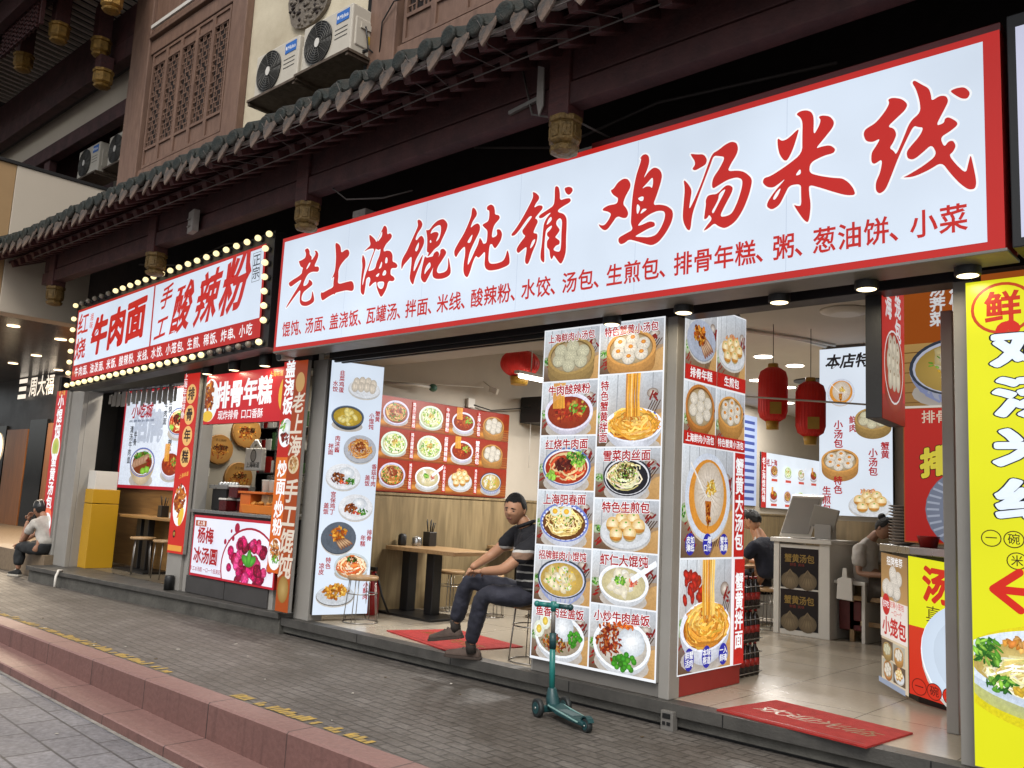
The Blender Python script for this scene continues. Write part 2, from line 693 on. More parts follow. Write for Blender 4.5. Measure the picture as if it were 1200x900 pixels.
class P(M):
    """a flat printed sheet: shapes are laid over one another a few hundredths of a millimetre apart"""

    def __init__(s, o, u, v, w0=0.0, seed=1):
        super().__init__()
        s.o, s.u, s.vv = Vector(o), Vector(u), Vector(v)
        s.n = s.u.cross(s.vv).normalized()
        s.w = w0
        s.r = random.Random(seed)
        s.clip = None

    def emit(s, pts, cs):
        q = s.clip
        if q and not all(q[0] <= p[0] <= q[2] and q[1] <= p[1] <= q[3] for p in pts):
            pts, cs = clip_poly(pts, cs, q)
            if not pts:
                return
        s.face([s.pt(*p) for p in pts])
        s.c.append(list(cs))

    def pt(s, a, b):
        return tuple(s.o + s.u * a + s.vv * b + s.n * s.w)

    def up(s):
        s.w += 0.00005

    def poly(s, pts, c, cs=None):
        s.up()
        area = sum(pts[i][0] * pts[(i + 1) % len(pts)][1] - pts[(i + 1) % len(pts)][0] * pts[i][1] for i in range(len(pts)))
        if area < 0:
            pts = pts[::-1]
            cs = cs[::-1] if cs else None
        s.emit(pts, cs if cs else [c] * len(pts))

    def rect(s, a0, b0, a1, b1, c, ct=None):
        ct = ct or c
        s.poly([(a0, b0), (a1, b0), (a1, b1), (a0, b1)], c, [c, c, ct, ct])

    def ell(s, cu, cv, ru, rv, c, ce=None, n=22, a0=0.0, a1=2 * math.pi, rot=0.0, jit=0.0):
        s.up()
        ce = ce or c
        full = abs(a1 - a0 - 2 * math.pi) < 1e-4
        k = n if full else n + 1
        cr, sr = math.cos(rot), math.sin(rot)
        q = s.clip
        R_ = max(ru, rv) * (1 + jit)
        if q and (cu - R_ < q[0] or cu + R_ > q[2] or cv - R_ < q[1] or cv + R_ > q[3]):
            ring = []
            for i in range(k):
                a = a0 + (a1 - a0) * i / n
                j = 1 + (s.r.uniform(-jit, jit) if jit else 0)
                x, y = ru * math.cos(a) * j, rv * math.sin(a) * j
                ring.append((cu + x * cr - y * sr, cv + x * sr + y * cr))
            for i in range(n):
                s.emit([(cu, cv), ring[i], ring[(i + 1) % k]], [c, ce, ce])
            return
        i0 = len(s.v)
        s.v.append(s.pt(cu, cv))
        for i in range(k):
            a = a0 + (a1 - a0) * i / n
            j = 1 + (s.r.uniform(-jit, jit) if jit else 0)
            x, y = ru * math.cos(a) * j, rv * math.sin(a) * j
            s.v.append(s.pt(cu + x * cr - y * sr, cv + x * sr + y * cr))
        for i in range(n):
            s.f.append((i0, i0 + 1 + i, i0 + 1 + (i + 1) % k))
            s.m.append(0)
            s.s.append(False)
            s.c.append([c, ce, ce])

    def strand(s, pts, w, c):
        s.up()
        L, Rr = [], []
        n = len(pts)
        for i, p in enumerate(pts):
            a, b = pts[max(0, i - 1)], pts[min(n - 1, i + 1)]
            dx, dy = b[0] - a[0], b[1] - a[1]
            l = math.hypot(dx, dy) or 1
            L.append((p[0] - dy / l * w / 2, p[1] + dx / l * w / 2))
            Rr.append((p[0] + dy / l * w / 2, p[1] - dx / l * w / 2))
        for i in range(n - 1):
            s.emit([Rr[i], Rr[i + 1], L[i + 1], L[i]], [c] * 4)

    def glyphs(s, vs, fs, loops, c, fn, bold=0.0):
        s.up()
        i0 = len(s.v)
        for x, y in vs:
            s.v.append(s.pt(*fn(x, y)))
        for f in fs:
            s.f.append(tuple(k + i0 for k in f))
            s.m.append(0)
            s.s.append(False)
            s.c.append(c)
        if bold > 0:
            s.w -= 0.00002
            for lp in loops:
                n = len(lp)
                if bold > .035:                     # rounded fat outline: a bar along each edge, a disc at each corner
                    for i in range(n):
                        a, b = lp[i], lp[(i + 1) % n]
                        dx, dy = b[0] - a[0], b[1] - a[1]
                        l = math.hypot(dx, dy) or 1
                        nx, ny = dy / l * bold, -dx / l * bold
                        i0 = len(s.v)
                        s.v += [s.pt(*fn(*q)) for q in (a, (a[0] + nx, a[1] + ny), (b[0] + nx, b[1] + ny), b)]
                        s.v += [s.pt(*fn(a[0] + bold * math.cos(k * .7854), a[1] + bold * math.sin(k * .7854))) for k in range(8)]
                        s.f += [(i0, i0 + 1, i0 + 2, i0 + 3), tuple(range(i0 + 4, i0 + 12))]
                        s.m += [0, 0]
                        s.s += [False, False]
                        s.c += [c, c]
                    continue
                g = grow(lp, bold)
                i0 = len(s.v)
                s.v += [s.pt(*fn(*q)) for q in lp] + [s.pt(*fn(*q)) for q in g]
                for i in range(n):
                    j = (i + 1) % n
                    s.f.append((i0 + i, i0 + n + i, i0 + n + j, i0 + j))
                    s.m.append(0)
                    s.s.append(False)
                    s.c.append(c)
            s.w += 0.00002

    def text(s, t, u, v, h, c, bold=0.012, sx=1.0, vert=False, shear=0.0, halo=None, hw=0.05, slope=0.0, gap=1.0, align='c', tall=1.0):
        adv = []
        for ch in t:
            if ord(ch) < 128 and ch != ' ':
                xs = [q[0] for q in glyph(ch)[0]]
                adv.append((max(xs) - min(xs) + .08) * gap)
            else:
                adv.append((0.45 if ch == ' ' else 1.0) * gap)
        tot = sum(adv)
        for pas in ([0, 1] if halo else [1]):
            pos = 0.0
            for ch, ad in zip(t, adv):
                if ch != ' ':
                    vs, fs, lps = glyph(ch)
                    cx = 0.5 if ord(ch) >= 128 else (min(q[0] for q in vs) + max(q[0] for q in vs)) / 2
                    if vert:
                        gu, gv = u, v + (tot / 2 - pos - ad / 2) * h * tall
                    else:
                        k0 = {'c': -tot / 2, 'l': 0.0, 'r': -tot}[align]
                        gu = u + (k0 + pos + ad / 2) * h * sx
                        gv = v + slope * (gu - u)
                    s.glyphs(vs, fs, lps, halo if pas == 0 else c,
                             lambda x, y, gu=gu, gv=gv: (gu + ((x - cx) + shear * (y - 0.34)) * h * sx, gv + (y - 0.34) * h * tall + slope * (x - cx) * h * sx), bold + (hw if pas == 0 else 0))
                pos += ad
# ------------------------------------------------------------------ printed food
def sh(c, k):
    return tuple(min(1.0, x * k) for x in c)


def jitc(r, c, a=0.15):
    k = 1 + r.uniform(-a, a)
    return tuple(min(1, x * k * (1 + r.uniform(-a / 3, a / 3))) for x in c)


WHITE, CREAM = H('eef0f2'), H('efe3c8')
GREEN, DKGREEN, LIME = H('5fa032'), H('2f6a22'), H('9ccf4e')
NOODLE, NOODLE2 = H('e2a43c'), H('f0c46a')
BROWNM, REDM = H('7a3c1c'), H('b2331c')


def pile(p, u, v, ru, rv, cols, n, r0, r1, sq=0.75):
    """little pieces heaped in an ellipse: dark under, light on top"""
    n, r0, r1 = int(n * 1.7), r0 * .85, r1 * .85
    for i in range(n):
        t = i / n
        a = p.r.uniform(0, 6.28)
        d = math.sqrt(p.r.random()) * (1 - 0.35 * t)
        c = jitc(p.r, p.r.choice(cols), 0.28)
        rr = p.r.uniform(r0, r1)
        p.ell(u + ru * d * math.cos(a), v + rv * d * math.sin(a) + rv * 0.25 * t, rr, rr * sq * p.r.uniform(.6, 1), sh(c, 1.12), sh(c, 0.62), n=7, rot=p.r.uniform(0, 3), jit=0.2)


def strands(p, u, v, ru, rv, cols, n, w):
    for i in range(int(n * 1.7)):
        a0 = p.r.uniform(0, 6.28)
        d = p.r.uniform(0.15, 0.95)
        span = p.r.uniform(0.7, 2.2)
        pts = []
        wob = p.r.uniform(-0.15, 0.15)
        for k in range(7):
            a = a0 + span * k / 6
            dd = d + wob * math.sin(k * 1.3)
            pts.append((u + ru * dd * math.cos(a), v + rv * dd * math.sin(a) + rv * 0.18 * (1 - d)))
        p.strand(pts, w * p.r.uniform(0.6, 1.1), jitc(p.r, p.r.choice(cols), 0.3))


def leafs(p, u, v, ru, rv, cols, n, s):
    for i in range(int(n * 1.4)):
        a = p.r.uniform(0, 6.28)
        d = math.sqrt(p.r.random())
        c = jitc(p.r, p.r.choice(cols), 0.3)
        p.ell(u + ru * d * math.cos(a), v + rv * d * math.sin(a), s * p.r.uniform(.5, 1), s * p.r.uniform(.2, .5), sh(c, 1.2), sh(c, .6), n=7, rot=p.r.uniform(0, 3), jit=.15)


def dumpling(p, u, v, s, c=H('efe6d6')):
    p.ell(u, v - s * .08, s * 1.05, s * .86, sh(c, .45), sh(c, .3), n=12)
    p.ell(u, v, s, s * .85, sh(c, 1.0), sh(c, .62), n=14)
    for k in range(9):
        a = k * 0.698 + 0.2
        p.strand([(u + s * .12 * math.cos(a), v + s * .12 + s * .1 * math.sin(a)), (u + s * .55 * math.cos(a + .3), v + s * .1 + s * .42 * math.sin(a + .3)), (u + s * .85 * math.cos(a + .4), v + s * .7 * math.sin(a + .4))], s * .07, sh(c, .58))
    p.ell(u, v + s * .14, s * .2, s * .15, sh(c, 1.05), sh(c, .6), n=8)


def steamer(p, u, v, s, top=H('c08a4a'), filling=H('efe6d6'), n=7, orange=False, sq=0.62, depth=.5):
    d = s * depth
    wood, dk = top, sh(top, .45)
    p.ell(u, v - d, s * .97, s * sq * .97, dk)
    p.poly([(u - s * .97, v - d), (u, v - d), (u, v), (u - s, v)], wood, [sh(wood, .5), sh(wood, .85), wood, sh(wood, .62)])
    p.poly([(u, v - d), (u + s * .97, v - d), (u + s, v), (u, v)], wood, [sh(wood, .85), sh(wood, .42), sh(wood, .55), wood])
    p.ell(u, v - d, s * .97, s * sq * .97, sh(wood, .85), sh(wood, .55), a0=math.pi, a1=2 * math.pi)
    p.ell(u, v - d * .55, s * .985, s * sq * .98, sh(wood, .6), a0=math.pi, a1=2 * math.pi)
    p.ell(u, v - d * .48, s * .985, s * sq * .98, wood, sh(wood, .7), a0=math.pi, a1=2 * math.pi)
    p.ell(u, v, s, s * sq, sh(wood, 1.25), sh(wood, 1.0), n=28)
    p.ell(u, v, s * .88, s * sq * .87, sh(wood, .5), sh(wood, .4), n=26)
    p.ell(u, v - s * .03, s * .85, s * sq * .83, H('d8cdb4'), H('9a8460'), n=24)
    spots = [(0, 0)] + [(math.cos(a * 2 * math.pi / (n - 1) + .4), math.sin(a * 2 * math.pi / (n - 1) + .4)) for a in range(n - 1)]
    for a, b in sorted(spots, key=lambda q: -q[1]):
        dumpling(p, u + a * s * .55, v + b * s * sq * .52, s * .26, filling)
        if orange:
            p.ell(u + a * s * .55, v + b * s * sq * .52 + s * .06, s * .1, s * .07, H('e8a03c'), H('b86a20'), n=8)


def bowl(p, u, v, s, c=WHITE, inner=None, rim=None, sq=0.62, depth=.42, stripes=None, patt=None):
    d = s * depth
    p.ell(u, v - d - s * .12, s * .95, s * sq * .55, H('8a8078'), H('b9b2aa'), n=20)
    prof = []
    for k in range(9):
        t = k / 8
        prof.append((1 - .45 * t ** 2.2, -t))
    for i in range(8):
        (r0, z0), (r1, z1) = prof[i], prof[i + 1]
        cl, cm, cr = sh(c, .62), sh(c, 1), sh(c, .55)
        for a, b, c0, c1 in ((-1, 0, cl, cm), (0, 1, cm, cr)):
            p.poly([(u + a * s * r1, v + z1 * d), (u + b * s * r1, v + z1 * d), (u + b * s * r0, v + z0 * d), (u + a * s * r0, v + z0 * d)], c, [c0, c1, c1, c0])
        p.ell(u, v + z1 * d, s * r1, s * sq * r1 * .98, sh(c, .98), sh(c, .66), a0=math.pi, a1=2 * math.pi)
    if stripes:
        for k in range(15):
            a = math.pi + (k + .5) * math.pi / 15
            p.strand([(u + s * .98 * math.cos(a), v + s * sq * .98 * math.sin(a) - d * .06), (u + s * .88 * math.cos(a), v + s * sq * .9 * math.sin(a) - d * .5), (u + s * .66 * math.cos(a), v + s * sq * .72 * math.sin(a) - d * .9)], s * .045, stripes)
    p.ell(u, v, s, s * sq, rim or sh(c, 1.05), n=30)
    p.ell(u, v - s * .01, s * .93, s * sq * .92, c, n=28)
    if patt:
        for k in range(26):
            a = k * 2 * math.pi / 26
            p.ell(u + s * .9 * math.cos(a), v + s * sq * .88 * math.sin(a), s * .045, s * .03, patt, n=6)
        p.ell(u, v - s * .02, s * .84, s * sq * .82, sh(c, .9), n=24)
    p.ell(u, v - s * .03, s * .88, s * sq * .86, inner or sh(c, .75), sh(inner or c, .62), n=26)


def plate(p, u, v, s, c=WHITE, sq=.55, rim=None):
    p.ell(u, v - s * .1, s * 1.0, s * sq, H('8d867e'), H('c2beb8'), n=24)
    p.ell(u, v - s * .03, s, s * sq, rim or sh(c, .6), n=30)
    p.ell(u, v, s * .98, s * sq * .98, c, sh(c, .86), n=30)
    p.ell(u, v - s * .01, s * .74, s * sq * .74, sh(c, .92), sh(c, .8), n=24)


def broccoli(p, u, v, s):
    for i in range(26):
        a = p.r.uniform(0, 6.28)
        d = math.sqrt(p.r.random())
        c = jitc(p.r, H('3f8a24'), .35)
        p.ell(u + s * d * math.cos(a), v + s * .75 * d * math.sin(a), s * .26, s * .24, sh(c, 1.4), sh(c, .6), n=8)


def dish(p, kind, u, v, s):
    r = p.r
    if kind == 'steam':
        steamer(p, u, v, s)
    elif kind == 'steam_orange':
        steamer(p, u, v, s, top=H('c9924e'), orange=True)
    elif kind == 'steam_green':
        steamer(p, u, v, s, top=H('a88a52'), filling=H('d9d4b4'))
    elif kind == 'steam_flat':
        steamer(p, u, v, s, top=H('b5763a'), sq=.8, depth=.25, n=7)
    elif kind == 'red_noodle_bowl':
        bowl(p, u, v, s, H('d9d6e6'), H('a33a1a'))
        s *= 1.13
        pile(p, u, v, s * .72, s * .38, [REDM, H('c8642a'), H('8a2a14')], 46, s * .05, s * .11)
        leafs(p, u + s * .35, v + s * .1, s * .3, s * .2, [GREEN, LIME, H('d8b050')], 18, s * .1)
        for k in range(9):
            p.strand([(u - s * .55 + k * s * .05, v + s * .1), (u - s * .56 + k * s * .048, v + s * .45), (u - s * .55 + k * s * .05, v + s * .85)], s * .045, jitc(r, H('d99a3a'), .2))
    elif kind == 'beef_noodle':
        bowl(p, u, v, s, H('e6e6ee'), H('c23c1c'), rim=H('5a6ea0'))
        s *= 1.13
        strands(p, u, v, s * .72, s * .42, [H('e8c890'), H('c8502c')], 34, s * .05)
        leafs(p, u + s * .3, v + s * .2, s * .42, s * .22, [GREEN, DKGREEN, LIME], 55, s * .09)
        pile(p, u - s * .1, v + s * .05, s * .34, s * .2, [H('5a1c14'), H('7a2c1a'), H('4a140e')], 26, s * .07, s * .12)
        leafs(p, u - s * .5, v - s * .25, s * .16, s * .1, [LIME], 10, s * .12)
    elif kind == 'plain_noodle':
        bowl(p, u, v, s, H('dfe3f0'), H('7a4a1e'), rim=H('6c7cc0'), patt=H('5a66b4'))
        s *= 1.13
        strands(p, u, v, s * .66, s * .4, [H('ecd592'), H('d8b868'), H('f4e6b4')], 60, s * .04)
        for k in (-.32, .1):
            p.ell(u + k * s, v + s * .3, s * .19, s * .15, H('f4f4ee'), H('cfd6c0'), n=12)
            p.ell(u + k * s, v + s * .3, s * .1, s * .08, H('f0c440'), H('d8a030'), n=10)
        leafs(p, u, v, s * .4, s * .2, [GREEN], 10, s * .05)
    elif kind == 'wonton_bowl':
        bowl(p, u, v, s, H('c9cee2'), H('d8b45c'), rim=H('38404e'), stripes=H('8b95bd'))
        s *= 1.13
        for i in range(16):
            a, d = r.uniform(0, 6.28), math.sqrt(r.random()) * .8
            c = r.choice([H('f2e4c0'), H('e8d49a'), H('f6efd8')])
            p.ell(u + s * .62 * d * math.cos(a), v + s * .36 * d * math.sin(a), s * .17, s * .12, sh(c, 1.05), sh(c, .62), n=9, rot=r.uniform(0, 3), jit=.2)
        leafs(p, u, v, s * .55, s * .32, [GREEN, H('efc23c'), LIME], 30, s * .055)
    elif kind == 'wonton_white':
        bowl(p, u, v, s, H('e6eaf0'), H('e6d9a8'), rim=H('f4f6fa'))
        s *= 1.13
        for i in range(14):
            a, d = r.uniform(0, 6.28), math.sqrt(r.random()) * .85
            c = r.choice([H('f3ead2'), H('f6f2e6'), H('e8dcb4')])
            p.ell(u + s * .62 * d * math.cos(a), v + s * .36 * d * math.sin(a), s * .19, s * .13, c, sh(c, .66), n=9, rot=r.uniform(0, 3), jit=.2)
        leafs(p, u - s * .1, v + s * .08, s * .2, s * .14, [GREEN, LIME], 22, s * .09)
        pile(p, u + s * .35, v + s * .02, s * .16, s * .12, [H('d0553c'), H('e88a70')], 10, s * .05, s * .08)
        p.strand([(u + s * .3, v + s * .1), (u + s * .75, v + s * .4), (u + s * 1.15, v + s * .66)], s * .16, H('eef2f8'))
    elif kind == 'rice_pork':
        bowl(p, u, v, s, H('e8ecf2'), H('b8a890'), sq=.66)
        s *= 1.13
        p.ell(u + s * .1, v + s * .25, s * .4, s * .4, H('f4f6f8'), H('b8c0c8'), n=18, jit=.04)
        pile(p, u - s * .15, v - s * .22, s * .55, s * .26, [H('a8501e'), H('7c2c12'), H('c88030'), H('5a6a2a')], 70, s * .04, s * .09, .5)
        broccoli(p, u + s * .55, v - s * .02, s * .26)
        for k, l in ((-.72, .12), (-.5, .36)):
            p.ell(u + k * s, v + l * s, s * .2, s * .24, H('f6f6f0'), H('d2d8c8'), n=12)
            p.ell(u + k * s, v + l * s, s * .1, s * .12, H('e8d060'), H('c8a840'), n=10)
    elif kind == 'rice_beef':
        bowl(p, u, v, s, H('e8ecf2'), H('d8d0c4'), sq=.72)
        s *= 1.13
        p.ell(u + s * .3, v + s * .1, s * .42, s * .36, H('f4f6f8'), H('b8c0c8'), n=18, jit=.04)
        pile(p, u - s * .4, v + s * .02, s * .42, s * .5, [H('a8501e'), H('7c2c12'), H('c86a30'), H('8a2414')], 75, s * .05, s * .1, .6)
        pile(p, u + s * .15, v + s * .5, s * .45, s * .1, [H('e87a28'), H('d85a1a')], 24, s * .05, s * .1, .5)
        broccoli(p, u + s * .12, v - s * .42, s * .32)
    elif kind == 'pull_noodle':
        bowl(p, u, v, s, H('e2e6f2'), H('c07020'), sq=.5, depth=.5)
        s *= 1.13
        for a, b in ((.35, .32), (.5, .3), (.64, .27)):
            p.ell(u + a * s, v + b * s, s * .05, s * .035, H('3a50a8'), n=6)
        strands(p, u, v + s * .02, s * .8, s * .4, [NOODLE, NOODLE2, H('c8862a')], 120, s * .05)
        pile(p, u, v + s * .2, s * .3, s * .14, [H('e8a040'), H('d87a20'), H('f4c468')], 30, s * .05, s * .1)
        for k in range(16):
            x = u - s * .2 + k * s * .027
            p.strand([(x + s * .02, v + s * .2), (x + s * .015 * math.sin(k * 2), v + s * .7), (x + s * .012 * math.sin(k), v + s * 1.25), (x + s * .01, v + s * 1.55)], s * .035, jitc(r, r.choice([NOODLE, NOODLE2, H('c07a1e')]), .22))
        p.strand([(u - s * .3, v + s * 1.46), (u + s * 1.1, v + s * 1.62)], s * .05, H('3a2418'))
        p.strand([(u - s * .3, v + s * 1.38), (u + s * 1.1, v + s * 1.5)], s * .04, H('2a1810'))
    elif kind == 'dark_noodle':
        bowl(p, u, v, s, H('dcdde2'), H('26242c'), rim=H('30303a'), sq=.68)
        s *= 1.13
        strands(p, u - s * .05, v, s * .68, s * .44, [H('e8dcae'), H('c8b478'), H('f0e8c8')], 46, s * .05)
        pile(p, u - s * .02, v + s * .12, s * .4, s * .26, [H('3a2c12'), H('57501e'), H('6a7a2c'), H('a88a48')], 70, s * .04, s * .08, .45)
        leafs(p, u - s * .1, v, s * .6, s * .38, [GREEN, LIME, H('c8d08a')], 34, s * .05)
    elif kind == 'fried_buns':
        plate(p, u, v - s * .1, s * 1.05, H('d9dce0'))
        pile(p, u, v + s * .55, s * .5, s * .12, [H('e08a50'), H('e8b088')], 18, s * .07, s * .12)
        for a, b in ((-.15, .32), (.33, .36), (-.52, .14), (.02, .1), (.55, .12), (-.36, -.2), (.2, -.14)):
            c = H('f0dfae')
            p.ell(u + a * s, v + b * s - s * .05, s * .28, s * .25, sh(c, .4), n=12)
            p.ell(u + a * s, v + b * s, s * .27, s * .25, H('f6eccb'), H('cfa860'), n=14)
            p.ell(u + a * s, v + b * s - s * .1, s * .25, s * .13, H('d69a48'), H('a86a24'), n=12, a0=math.pi, a1=2 * math.pi)
            p.ell(u + a * s + .02 * s, v + b * s + s * .12, s * .05, s * .03, GREEN, n=6)
    elif kind == 'spareribs':
        plate(p, u, v, s, H('aeb6c8'), sq=.75)
        for i in range(5):
            p.ell(u + s * (.1 + .1 * i), v - s * (.3 - .05 * i), s * .42, s * .1, H('d8c0a0'), H('7a3818'), n=10, rot=-1.0 + .1 * i)
        pile(p, u - s * .12, v + s * .15, s * .45, s * .34, [H('c87a28'), H('a8501a'), H('e0a040'), H('6a2c10')], 46, s * .08, s * .16)
    elif kind == 'fried_pork':
        plate(p, u, v - s * .05, s, H('cdd3da'), sq=.5, rim=H('55504a'))
        pile(p, u, v + s * .1, s * .72, s * .38, [H('e0a23c'), H('c8802a'), H('f0c068'), H('a8601c')], 80, s * .08, s * .15)
    elif kind == 'boiled_dumplings':
        plate(p, u, v - s * .1, s, H('e2e6ec'))
        for a, b in ((-.5, .22), (-.15, .3), (.22, .3), (.55, .2), (-.6, -.05), (-.22, -.02), (.15, 0), (.5, -.05)):
            c = H('e8dccb')
            p.ell(u + a * s, v + b * s, s * .22, s * .3, sh(c, 1.02), sh(c, .55), n=12)
            p.strand([(u + a * s, v + b * s + s * .26), (u + a * s + .03 * s, v + b * s), (u + a * s, v + b * s - s * .2)], s * .03, sh(c, .6))
    elif kind == 'yellow_wonton':
        bowl(p, u, v, s, H('3b4452'), H('c9a83c'), rim=H('59677c'))
        s *= 1.13
        for i in range(18):
            a, d = r.uniform(0, 6.28), math.sqrt(r.random()) * .85
            c = r.choice([H('e8cf6c'), H('d8b848'), H('f0e090')])
            p.ell(u + s * .64 * d * math.cos(a), v + s * .4 * d * math.sin(a), s * .17, s * .12, c, sh(c, .6), n=9, rot=r.uniform(0, 3), jit=.2)
    elif kind == 'mince_noodle':
        plate(p, u, v, s, H('b9bdc6'), sq=.8)
        strands(p, u, v, s * .75, s * .58, [H('c8843c'), H('d8a860'), H('a8622a')], 60, s * .05)
        pile(p, u, v + s * .1, s * .4, s * .3, [H('7a3a18'), H('a0522a')], 40, s * .05, s * .09)
    elif kind == 'rice_plate':
        plate(p, u, v, s, H('e8ebf0'), sq=.7)
        p.ell(u + s * .2, v + s * .2, s * .42, s * .3, H('f6f8fa'), H('bcc4cc'), n=16, jit=.04)
        pile(p, u - s * .3, v - s * .1, s * .42, s * .3, [H('8a4420'), H('b06a34'), H('5a2812')], 46, s * .06, s * .11)
        leafs(p, u + s * .4, v - s * .25, s * .28, s * .16, [GREEN, DKGREEN], 26, s * .1)
        pile(p, u + s * .02, v - s * .32, s * .3, s * .1, [H('c8382a'), H('e06a3a')], 14, s * .05, s * .08)
    elif kind == 'cold_noodle':
        bowl(p, u, v, s, H('b9c4c8'), H('d8a070'), sq=.7, depth=.25)
        s *= 1.13
        strands(p, u, v, s * .75, s * .5, [H('e8c8a0'), H('d87a3c'), H('f0e0c8'), H('c8502a')], 60, s * .06)
        leafs(p, u, v + s * .3, s * .3, s * .14, [DKGREEN, H('4a3a1a')], 16, s * .1)
    elif kind == 'rice_cake':
        plate(p, u, v, s, H('5d6672'), sq=.85, rim=H('3a4048'))
        pile(p, u, v + s * .15, s * .5, s * .4, [H('c87a28'), H('e0a040'), H('a8501a')], 40, s * .09, s * .16)
        for i in range(5):
            p.ell(u + s * (.05 + .12 * i), v - s * (.38 - .05 * i), s * .34, s * .08, H('d8b890'), H('6a3418'), n=10, rot=-.9 + .1 * i)
    elif kind == 'green_bowl':
        bowl(p, u, v, s, H('d8ecd8'), H('e0e6b0'), sq=.7, depth=.3)
        s *= 1.13
        strands(p, u, v, s * .72, s * .5, [H('f0eed0'), H('dfe0a8')], 30, s * .06)
        leafs(p, u, v, s * .68, s * .48, [LIME, GREEN, H('c8d860')], 40, s * .1)
        pile(p, u, v + s * .06, s * .2, s * .14, [H('e8d070'), H('c88a3a')], 14, s * .06, s * .1)
    elif kind == 'meat_bowl':
        bowl(p, u, v, s, H('c9c3de'), H('a8562a'), sq=.7, depth=.3, rim=H('d8d4ea'))
        s *= 1.13
        strands(p, u, v, s * .72, s * .5, [H('e0b878'), H('c07a3a')], 34, s * .06)
        leafs(p, u, v, s * .68, s * .48, [GREEN, DKGREEN], 24, s * .1)
        pile(p, u, v + s * .08, s * .4, s * .26, [H('8a3a1c'), H('b0502a'), H('d8a878')], 30, s * .08, s * .12)
    elif kind == 'crab_bun':
        p.ell(u, v - s * .06, s, s * .98, H('9a8878'), H('c8b8a4'), n=30)
        p.ell(u, v, s, s * .98, H('f0f2f6'), H('c4cddc'), n=34)
        p.ell(u, v, s * .84, s * .84, H('e0a04c'), H('cf8a34'), n=30)
        p.ell(u + s * .04, v + s * .06, s * .66, s * .72, H('ece4da'), H('bcae9c'), n=28)
        for k in range(22):
            a = k * .2856
            p.strand([(u + s * .06 * math.cos(a), v + s * .1 + s * .06 * math.sin(a)), (u + s * .35 * math.cos(a + .1), v + s * .08 + s * .38 * math.sin(a + .1)), (u + s * .62 * math.cos(a + .16), v + s * .06 + s * .66 * math.sin(a + .16))], s * .03, H('c2b4a4'))
        pile(p, u + s * .1, v + s * .15, s * .22, s * .24, [H('f0dc9a'), H('e8c860'), H('d8a030')], 22, s * .06, s * .12, .5)
        p.poly([(u - s * .16, v - s * .1), (u + s * .12, v - s * .1), (u + s * .06, v - s * .5), (u - s * .02, v - s * .74), (u - s * .1, v - s * .5)], H('b0641e'))
        pile(p, u - s * .02, v - s * .42, s * .1, s * .26, [H('c87a28'), H('7a3010'), H('e0a040')], 22, s * .04, s * .08)
        p.strand([(u - s * .8, v + s * .72), (u - s * .1, v - s * .02)], s * .05, H('e6e2dc'))
    elif kind == 'bun_oval':
        p.ell(u, v, s, s * 1.0, H('f4f4f4'), n=24)
        p.ell(u, v, s * .95, s * .95, H('c8412c'), H('a82a1c'), n=24)
        for a, b in ((-.35, .5), (.05, .55), (.4, .4), (-.5, .12), (-.1, .1), (.35, .05), (-.4, -.3), (0, -.32), (.42, -.3)):
            c = H('f0e6d0')
            p.ell(u + a * s, v + b * s, s * .24, s * .34, c, sh(c, .6), n=12)
            p.ell(u + a * s, v + b * s + s * .14, s * .05, s * .05, H('8a6a4a'), n=6)
    elif kind == 'green_top':
        plate(p, u, v, s, H('d6e6f8'), sq=.95, rim=H('f4f8ff'))
        pile(p, u + s * .15, v, s * .55, s * .52, [LIME, GREEN, H('7fc23c'), H('b4dc78')], 120, s * .05, s * .1)


def cell_bg(p, u0, v0, u1, v1):
    """the photographed table under each dish: pale board wall, brown board, chillies, a green bowl"""
    w, h = u1 - u0, v1 - v0
    p.rect(u0, v0, u1, v1, H('a89a8a'), H('cfd6dc'))
    p.poly([(u0, v0 + h * .38), (u1, v0 + h * .5), (u1, v1), (u0, v1)], WHITE, [H('b6b1ac'), H('938a84'), H('b4bac2'), H('d2dae2')])
    for k in (.12, .3, .62, .85):
        p.strand([(u0 + w * k, v0 + h * .42), (u0 + w * (k + .01), v1)], w * .012, H('8f9298'))
    p.poly([(u0, v0), (u1, v0), (u1, v0 + h * .5), (u0, v0 + h * .38)], WHITE, [H('5a4230'), H('8a6a4a'), H('a0866a'), H('8b7a6a')])
    p.poly([(u0 + w * .55, v0), (u1, v0), (u1, v0 + h * .45), (u0 + w * .93, v0 + h * .42)], WHITE, [H('a9814e'), H('b98f58'), H('c49c66'), H('b38a54')])
    for k in range(4):
        p.strand([(u1 - w * (.02 + .04 * k), v0 + h * .62), (u1 - w * (.3 + .04 * k), v0 + h * .1)], w * .014, H('46301e'))
    for k in range(9):
        a, b = p.r.uniform(.0, .22), p.r.uniform(.06, .3)
        p.strand([(u0 + w * a, v0 + h * b), (u0 + w * (a + .07), v0 + h * (b + .06))], w * .02, H('8a1a14'))
    p.ell(u0 + w * .06, v0 + h * .4, w * .09, h * .09, H('c8d0b4'), H('8a9a78'), n=12)
    leafs(p, u0 + w * .06, v0 + h * .41, w * .06, h * .05, [GREEN, DKGREEN], 8, w * .03)
    p.ell(u1 - w * .14, v0 + h * .72, w * .09, h * .07, H('d8cfc4'), H('7a6a60'), n=12)
    for k in range(6):
        a = p.r.uniform(.8, .95)
        p.strand([(u0 + w * a, v0 + h * p.r.uniform(.55, .7)), (u0 + w * (a + .05), v0 + h * p.r.uniform(.6, .76))], w * .025, H('7a1a16'))
